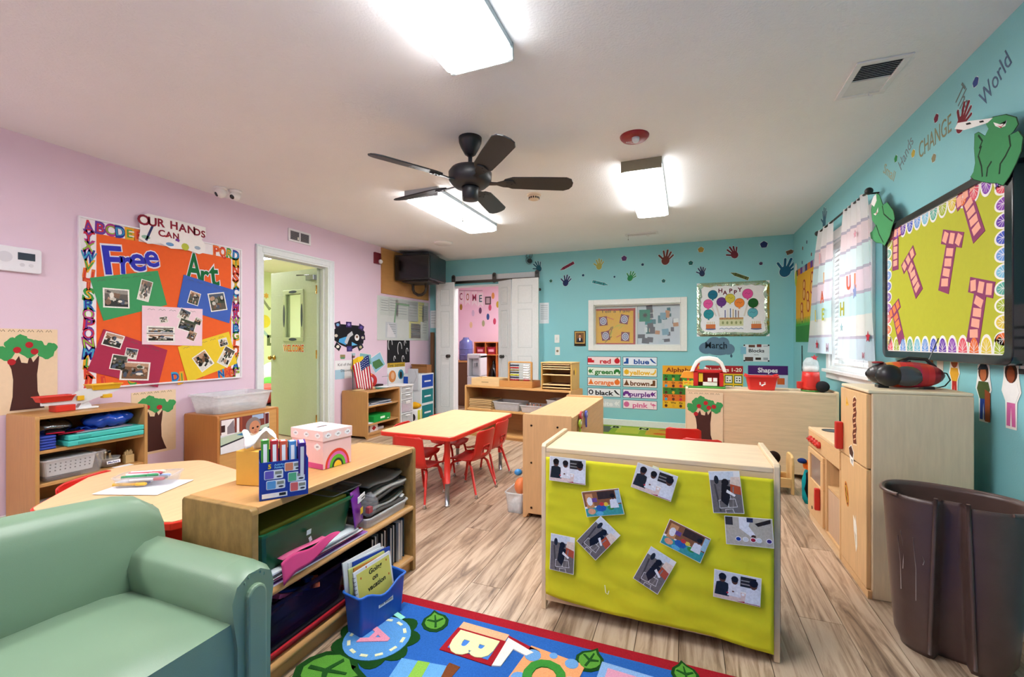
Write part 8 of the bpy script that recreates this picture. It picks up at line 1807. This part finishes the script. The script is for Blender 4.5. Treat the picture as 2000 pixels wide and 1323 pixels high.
t = dput('green_folder', 'green and white papers lying on top of the door shelf', 'papers', .44, .18, .561); MB('#2f6a5a').box(-.14, .06, -.1, .1, 0, .006).obj('folder', 'paper', t); MB('#e2e4e8').box(-.02, .16, -.12, .08, .006, .012).obj('sheet', 'paper', t); MB('#3a2a2c').box(.0, .15, .05, .13, .012, .035).obj('dark_case', 'cloth', t, bevel=.005)
t = dput('pink_basket', 'pink wire basket at the back of the door shelf', 'basket', .36, .33, .561); 
for k in range(5): MB('#d88aa8').tube([(-.06, 0, .03 + k * .03), (.06, 0, .03 + k * .03)], .003, 5).obj('wire', 'metalpaint', t)
for k in range(4): MB('#d88aa8').tube([(-.05 + k * .033, .005, 0), (-.05 + k * .033, .005, .16)], .003, 5).obj('upright_wire', 'metalpaint', t)
t = dput('wire_easel', 'thin wire stand on the door shelf in front of the senses poster', 'stand', .56, .15, .561)
MB('#9a9ea2').tube([(-.1, .0, .14), (.05, 0, .14)], .003, 6).obj('bar', 'metal', t); MB('#9a9ea2').tube([(.02, 0, 0), (.02, 0, .17)], .003, 6).obj('post', 'metal', t); MB('#b8babc').lathe([(.04, 0), (.04, .004)], (.02, 0, 0), 14).obj('foot', 'metal', t)
for k in range(5):
    t = dput('workbook', ['lowest', 'second', 'third', 'fourth', 'topmost'][k] + ' workbook in the pile on the upper shelf of the door shelf', 'booklet', .05 + .02 * (k % 3), .02 + .012 * (k % 2), .386 + k * .0085, RX(4 * (k % 3 - 1)), 'workbooks on the door shelf'); MB(['#dfe3ea', '#c9ccd4', '#e9e9ee', '#8f9aa8', '#3a4450'][k]).box(0, .4, 0, .26, 0, .007).obj('pages', 'paper', t); MB(['#3a4a6a', '#b4b8c0', '#23262c', '#e6e8ec', '#22252a'][k]).box(0, .4, 0, .26, .007, .0078).obj('cover', 'paper', t)
t = dput('green_game_box', 'bright green game box on the lower shelf of the door shelf', 'game box', .13, .012, .1765, RX(3)); MB('#12913a').box(0, .34, 0, .22, 0, .075).obj('carton', 'paper', t, bevel=.002); MB('#dff0e0').box(.13, .22, -.001, 0, .03, .055).obj('logo_panel', 'paper', t); MB('#dff0e0').box(.27, .31, -.001, 0, .012, .022).obj('small_print', 'paper', t)
loose_paper('lower_papers', 'white papers beside the green game box', (-3.53, 4.26, .1765), .1, .14, .1, 3)
t = dput('red_card', 'red and white playing card box on the bottom of the door shelf', 'box', .12, .06, .0615); MB('#e6e2e4').box(0, .14, 0, .12, 0, .085).obj('carton', 'paper', t); MB('#b41f2c').prism([(.03, .04), (.07, .01), (.11, .04), (.07, .07)], 0, .001).xf(Matrix.Rotation(PI / 2, 4, 'X')).obj('diamond_print', 'paper', t); MB('#d8d8e0').box(.15, .28, .02, .12, 0, .03).obj('leaflet', 'paper', t)
# plastic drawers
t = thing('drawer_tower', 'white plastic drawer tower between the door shelf and the cartons', 'drawers', (-3.46, 4.83, 0), PI / 2)
m = MB('#dfe3e6'); m.box(0, .015, 0, .3, 0, .56).box(.255, .27, 0, .3, 0, .56).box(.015, .255, .29, .3, 0, .56)
for z_ in (0, .19, .375, .46, .545): m.box(.015, .255, 0, .29, z_, z_ + .015)
m.obj('frame', 'plastic', t, bevel=.003); MB('#e9ebee').box(-.005, .275, -.01, .305, .56, .575).obj('top', 'plastic', t, bevel=.005)
for (z0, z1, c) in ((.395, .455, '#9a9a9e'), (.48, .54, '#8f9094'), (.215, .37, '#c9489a'), (.02, .185, '#b9bcc4')):
    dr = MB('#e6eaee').box(.018, .252, -.004, .0, z0, z1).box(.018, .252, 0, .28, z0, z0 + .004).obj('drawer', 'clearbin', t); MB('#eef0f2').box(.09, .18, -.018, -.004, z1 - .02, z1 - .008).obj('handle', 'plastic', dr); MB(c).box(.04, .23, .02, .2, z0 + .005, z0 + (z1 - z0) * .65).obj('contents', 'cloth', dr, bevel=.01)
MB('#f0f0f4').box(.10, .20, -.006, -.0045, .325, .36).obj('label', 'paper', t)
# cartons in the corner
def carton(label, x, y, z, w, d, h, c1, c2, rz=0):
    t = thing('supply_carton', label, 'carton', (x, y, z), rz, 'cartons stacked in the corner'); MB('#dfe6ea').box(0, w, 0, d, 0, h).obj('box', 'paper', t, bevel=.003)
    MB(c1).box(.0, w * .55, -.001, 0, h * .06, h * .8).obj('front_print', 'paper', t); MB(c2).box(w, w + .001, d * .06, d * .94, h * .06, h * .92).obj('side_print', 'paper', t); MB('#e6eef4').box(w + .001, w + .0016, d * .25, d * .75, h * .42, h * .52).obj('lettering', 'paper', t); MB('#cfd8dc').box(w * .02, w * .98, d * .4, d * .6, h, h + .001).obj('tape', 'paper', t)
    return t
carton('lowest teal and white supply carton in the corner stack', -3.84, 5.42, 0, .30, .34, .245, '#1f7f86', '#177a80')
carton('middle teal and white supply carton in the corner stack', -3.84, 5.42, .2465, .30, .34, .225, '#1f7f86', '#177a80')
carton('blue and white supply carton on top of the corner stack', -3.84, 5.42, .473, .30, .34, .21, '#1f4fb4', '#1a49ae')
t = thing('open_carton', 'brown open carton on top of the blue carton in the corner', 'carton', (-3.70, 5.60, .6855)); MB('#9a6a3f').box(-.12, .14, 0, .13, 0, .12).obj('box', 'paper', t); MB('#8a5c34').box(-.12, .14, -.02, 0, .11, .13).obj('flap', 'paper', t)
t = thing('marble_sheet', 'grey marbled sheet leaning on the blue carton', 'paper', (-3.75, 5.405, .45), RX(0)); MB('#bfc4ca').box(0, .17, -.004, 0, .0, .31).obj('sheet', 'paper', t); MB('#a8aeb4').prism(strip([(.02, .05), (.06, .12), (.1, .1), (.15, .2), (.12, .28)], .012), 0, .001).xf(Matrix.Translation((0, -.004, 0)) @ Matrix.Rotation(PI / 2, 4, 'X')).obj('vein', 'paper', t)
t = thing('canister', 'white and yellow canister with yellow cloth in front of the cartons', 'canister', (-3.545, 5.27, 0), .2)
MB('#d8dade').lathe([(.085, 0), (.09, .01), (.09, .2), (.085, .21)], n=20).obj('tub', 'plastic', t); MB('#2a2c30').prism(ell(0, 0, .035, .05, 14), 0, .002).xf(Matrix.Translation((.01, -.0905, .1)) @ Matrix.Rotation(PI / 2, 4, 'X')).obj('print', 'paper', t); MB('#c4c832').box(.05, .088, -.06, .06, .01, .2).obj('yellow_side', 'plastic', t, bevel=.01)
MB('#d8a022').grid(lambda u, v: (.08 * math.cos(2 * PI * u) * math.sin(PI * (.05 + .93 * v)) * (1 + .2 * math.sin(12 * PI * u)), .075 * math.sin(2 * PI * u) * math.sin(PI * (.05 + .93 * v)), .205 + .1 * v), 30, 10).obj('yellow_cloth', 'cloth', t)
o = MB('#6a4a30').box(-.03, .03, -.02, .02, 0, 1.30).obj('wood_post', 'woodz', bevel=.003); o.location = (-3.74, 6.05, 0); tag(o, 'dark wooden post leaning in the corner behind the cartons', 'post')

# ================================================================ MANIPULATIVES SHELF (origin -2.535,4.84 turned -8.5 deg, top .615)
BM = Matrix.Translation((-2.535, 4.84, 0)) @ Matrix.Rotation(RX(-8.5), 4, 'Z')
def bput(name, label, cat, lx, ly, z, rz=0, group=None): return tag_frame(name, label, cat, BM @ Matrix.Translation((lx, ly, z)) @ Matrix.Rotation(rz, 4, 'Z'), group)
def opentray(label, lx, ly, w, d, h, c, rz=0):
    t = bput('wooden_tray', label, 'wooden tray', lx, ly, .6165, rz, 'wooden trays on the abacus shelf'); m = MB(c); m.box(0, w, 0, .012, 0, h).box(0, w, d - .012, d, 0, h).box(0, .012, .012, d - .012, 0, h).box(w - .012, w, .012, d - .012, 0, h); m.obj('sides', 'wood', t, bevel=.002); MB(c).box(.012, w - .012, .012, d - .012, 0, .006).obj('bottom', 'wood', t); return t
t = opentray('pale wooden tray at the left end of the abacus shelf', .08, .03, .40, .24, .09, '#dcbd8c'); MB('#8a7a5a').box(.15, .25, -.001, 0, .04, .048).obj('label', 'paper', t)
opentray('orange-toned wooden tray behind the abacus', .49, .02, .42, .25, .075, '#c48a4c', RX(3))
t = bput('abacus', 'wooden abacus with rows of coloured beads on the shelf by the folding doors', 'abacus', .565, .12, .6335, RX(4))
AW, AH = .29, .265
for x in (0, AW): MB('#c08f52').box(x - .010, x + .010, -.014, .014, 0, AH + .01).obj('upright', 'woodz', t, bevel=.003)
for z_ in (.0, AH): MB('#c08f52').box(0, AW, -.012, .012, z_ - .008 + .008, z_ + .016).obj('crossbar', 'wood', t, bevel=.003)
rc = [('#22264a', '#e8e8ea'), ('#a8242c', '#e8e8ea'), ('#8a7a4a', '#dfe0e2'), ('#2a3440', '#e8e8ea'), ('#c9c42a', '#e9e6da'), ('#22264a', '#e2e2e4'), ('#b4303a', '#a83a3a'), ('#d8a878', '#c98f6a')]
bd_ = {}
for k in range(8):
    z_ = .035 + (7 - k) * .0285; rod = MB('#9a9ea2').tube([(0, 0, z_), (AW, 0, z_)], .0015, 5).obj('rod', 'metal', t)
    for i in range(10):
        c = rc[k][0] if i < 6 else rc[k][1]
        if c not in bd_: bd_[c] = MB(c).lathe([(.003, -.009), (.010, -.007), (.0105, 0), (.010, .007), (.003, .009)], n=10).xf(Matrix.Rotation(PI / 2, 4, 'Y')).obj('bead', 'gloss', rod); o = bd_[c]
        else: o = bd_[c].copy(); COL.objects.link(o); o.parent = rod
        o.location = (.022 + i * .0195 + (.055 if i >= 6 else 0) * 1.0, 0, z_)
MB('#c9c42a').box(.02, .2, -.03, -.018, -.002, .02).obj('yellow_ruler', 'plastic', t)
t = bput('puzzle_rack', 'wooden puzzle rack with wooden puzzles at the right end of the abacus shelf', 'puzzle rack', 1.03, .03, .6165, RX(3))
m = MB('#cfa55c'); RW, RD_, RH = .36, .27, .29
m.box(0, .012, 0, RD_, 0, RH).box(RW - .012, RW, 0, RD_, 0, RH).box(.012, RW - .012, RD_ - .008, RD_, 0, RH); m.obj('body', 'woodz', t, bevel=.002); MB('#d4b070').box(-.006, RW + .006, -.004, RD_, RH, RH + .012).obj('top_board', 'wood', t, bevel=.003)
for (i, z_) in enumerate((.012, .045, .155, .22, .245, .27)):
    MB('#c99b52').box(.012, RW - .012, .01, RD_ - .01, z_, z_ + .003).obj('runner', 'wood', t)
    p_ = bput('wooden_puzzle', ['lowest', 'second lowest', 'third lowest', 'third highest', 'second highest', 'topmost'][i] + ' wooden puzzle board in the puzzle rack', 'puzzle', 1.045, .035, .6165 + z_ + .0035, RX(3), 'puzzles in the rack'); MB('#e6cf9a').box(.004, RW - .034, 0, .235, 0, .010).obj('board', 'wood', p_); MB('#6a3a34').box(.05, .28, .05, .2, .010, .0115).obj('picture', 'paper', p_)
MB('#e0b84a').prism(ell(.13, .2, .025, .045, 12), RW, RW + .001, 'x').obj('side_print', 'paper', t) ; MB('#3a2a24').prism(ell(.08, .19, .014, .03, 12), RW, RW + .0012, 'x').obj('hand_hole', 'paper', t)
# inside the abacus shelf
for k in range(6):
    p_ = bput('wooden_board', ['lowest', 'second', 'third', 'fourth', 'fifth', 'topmost'][k] + ' wooden board in the pile at the left of the abacus shelf', 'puzzle', .045 + .006 * (k % 2), .03, .3365 + k * .020, RX(1.5 * (k % 3 - 1)), 'wooden boards piled in the abacus shelf'); MB('#d9bd8a').box(0, .32, 0, .24, 0, .011).obj('board', 'wood', p_, bevel=.001); MB('#8a6a44').box(.01, .31, .0, .23, .011, .018).obj('puzzle_pieces', 'wood', p_)
def cbin(label, lx, ly, z, w, d, h, cont, g='clear bins in the abacus shelf'):
    t = bput('clear_toy_bin', label, 'storage bin', lx, ly, z, 0, g); MB('#e4e6ea').bin(0, w, 0, d, 0, h, tap=.018, r=.02, rim=.007).obj('tub', 'clearbin', t); MB(cont).box(.03, w - .03, .03, d - .03, .004, h * .5).obj('contents', 'cloth', t, bevel=.01); return t
cbin('clear bin with blue and green toys in the abacus shelf', .385, .03, .3365, .36, .26, .10, '#6a7f9a'); cbin('clear bin with beige counters in the middle of the abacus shelf', .76, .015, .3365, .30, .24, .085, '#c9a89a'); cbin('white clear bin at the right of the abacus shelf', 1.085, .04, .3365, .28, .26, .16, '#b9b0aa'); cbin('grey bin on the bottom of the abacus shelf', .95, .02, .0515, .34, .27, .13, '#8aa08a')
for k in range(7):
    o = bput('clay_figure', ['brown', 'cream', 'dark', 'pink', 'tan', 'grey', 'rust'][k] + ' small figure in the beige counter bin', 'figure', .82 + .028 * k, .10 + .03 * (k % 3), .382, 0, 'figures in the counter bin'); c = ['#8a4a34', '#e0c8b0', '#4a2a24', '#d89a8a', '#b98a64', '#8f8a86', '#a8562f'][k]; MB(c).lathe([(.012, 0), (.014, .01), (.008, .03)], n=10).obj('body', 'plastic', o); MB(c).ball((0, 0, .038), .010, 8, 6).obj('head', 'plastic', o)
# ================================================================ DIVIDER SHELF
t = thing('floor_toy_bin', 'clear bin of orange and blue toys on the floor beside the divider shelf', 'storage bin', (-1.075, 2.83, 0))
MB('#dfe3e6').bin(-.055, .075, -.1, .16, 0, .135, tap=.012, r=.02, rim=.006).obj('tub', 'clearbin', t); MB('#e8824a').ball((.02, .02, .15), (.045, .06, .06), 14, 10).obj('orange_toy', 'plastic', t); MB('#3a8fd0').ball((-.01, .04, .235), (.028, .03, .022), 12, 8).obj('blue_toy', 'plastic', t); MB('#cfd4d8').box(-.03, .05, -.08, .14, .005, .07).obj('contents', 'cloth', t, bevel=.015)
FM = frame((-.662, 0, 0), (0, 1, 0), (0, 0, 1))
for (nm, q, c, lab) in (('r', (-0.662, 2.926, 0.619), '#c0283a', 'red toy key hanging on the back of the divider shelf'), ('b', (-0.662, 3.087, 0.600), '#4a4fb8', 'blue and violet toy key hanging on the back of the divider shelf'), ('g', (-0.662, 2.895, 0.569), '#a8c432', 'lime toy key hanging lowest on the back of the divider shelf')):
    t = tag_frame('toy_key', lab, 'toy', FM @ Matrix.Translation((q[1], q[2], .002)), 'toy keys on the divider shelf'); MB(c).prism(ell(0, .03, .035, .028, 14), 0, .012).obj('bow', 'plastic', t, bevel=.003); MB(c).prism([(-.012, .01), (.012, .01), (.012, -.06), (-.004, -.06), (-.004, -.045), (-.012, -.045)], 0, .010).obj('blade', 'plastic', t, bevel=.002); MB('#e9e9ee').prism(ell(0, .034, .014, .012, 12), .012, .0128).obj('hole', 'plastic', t)
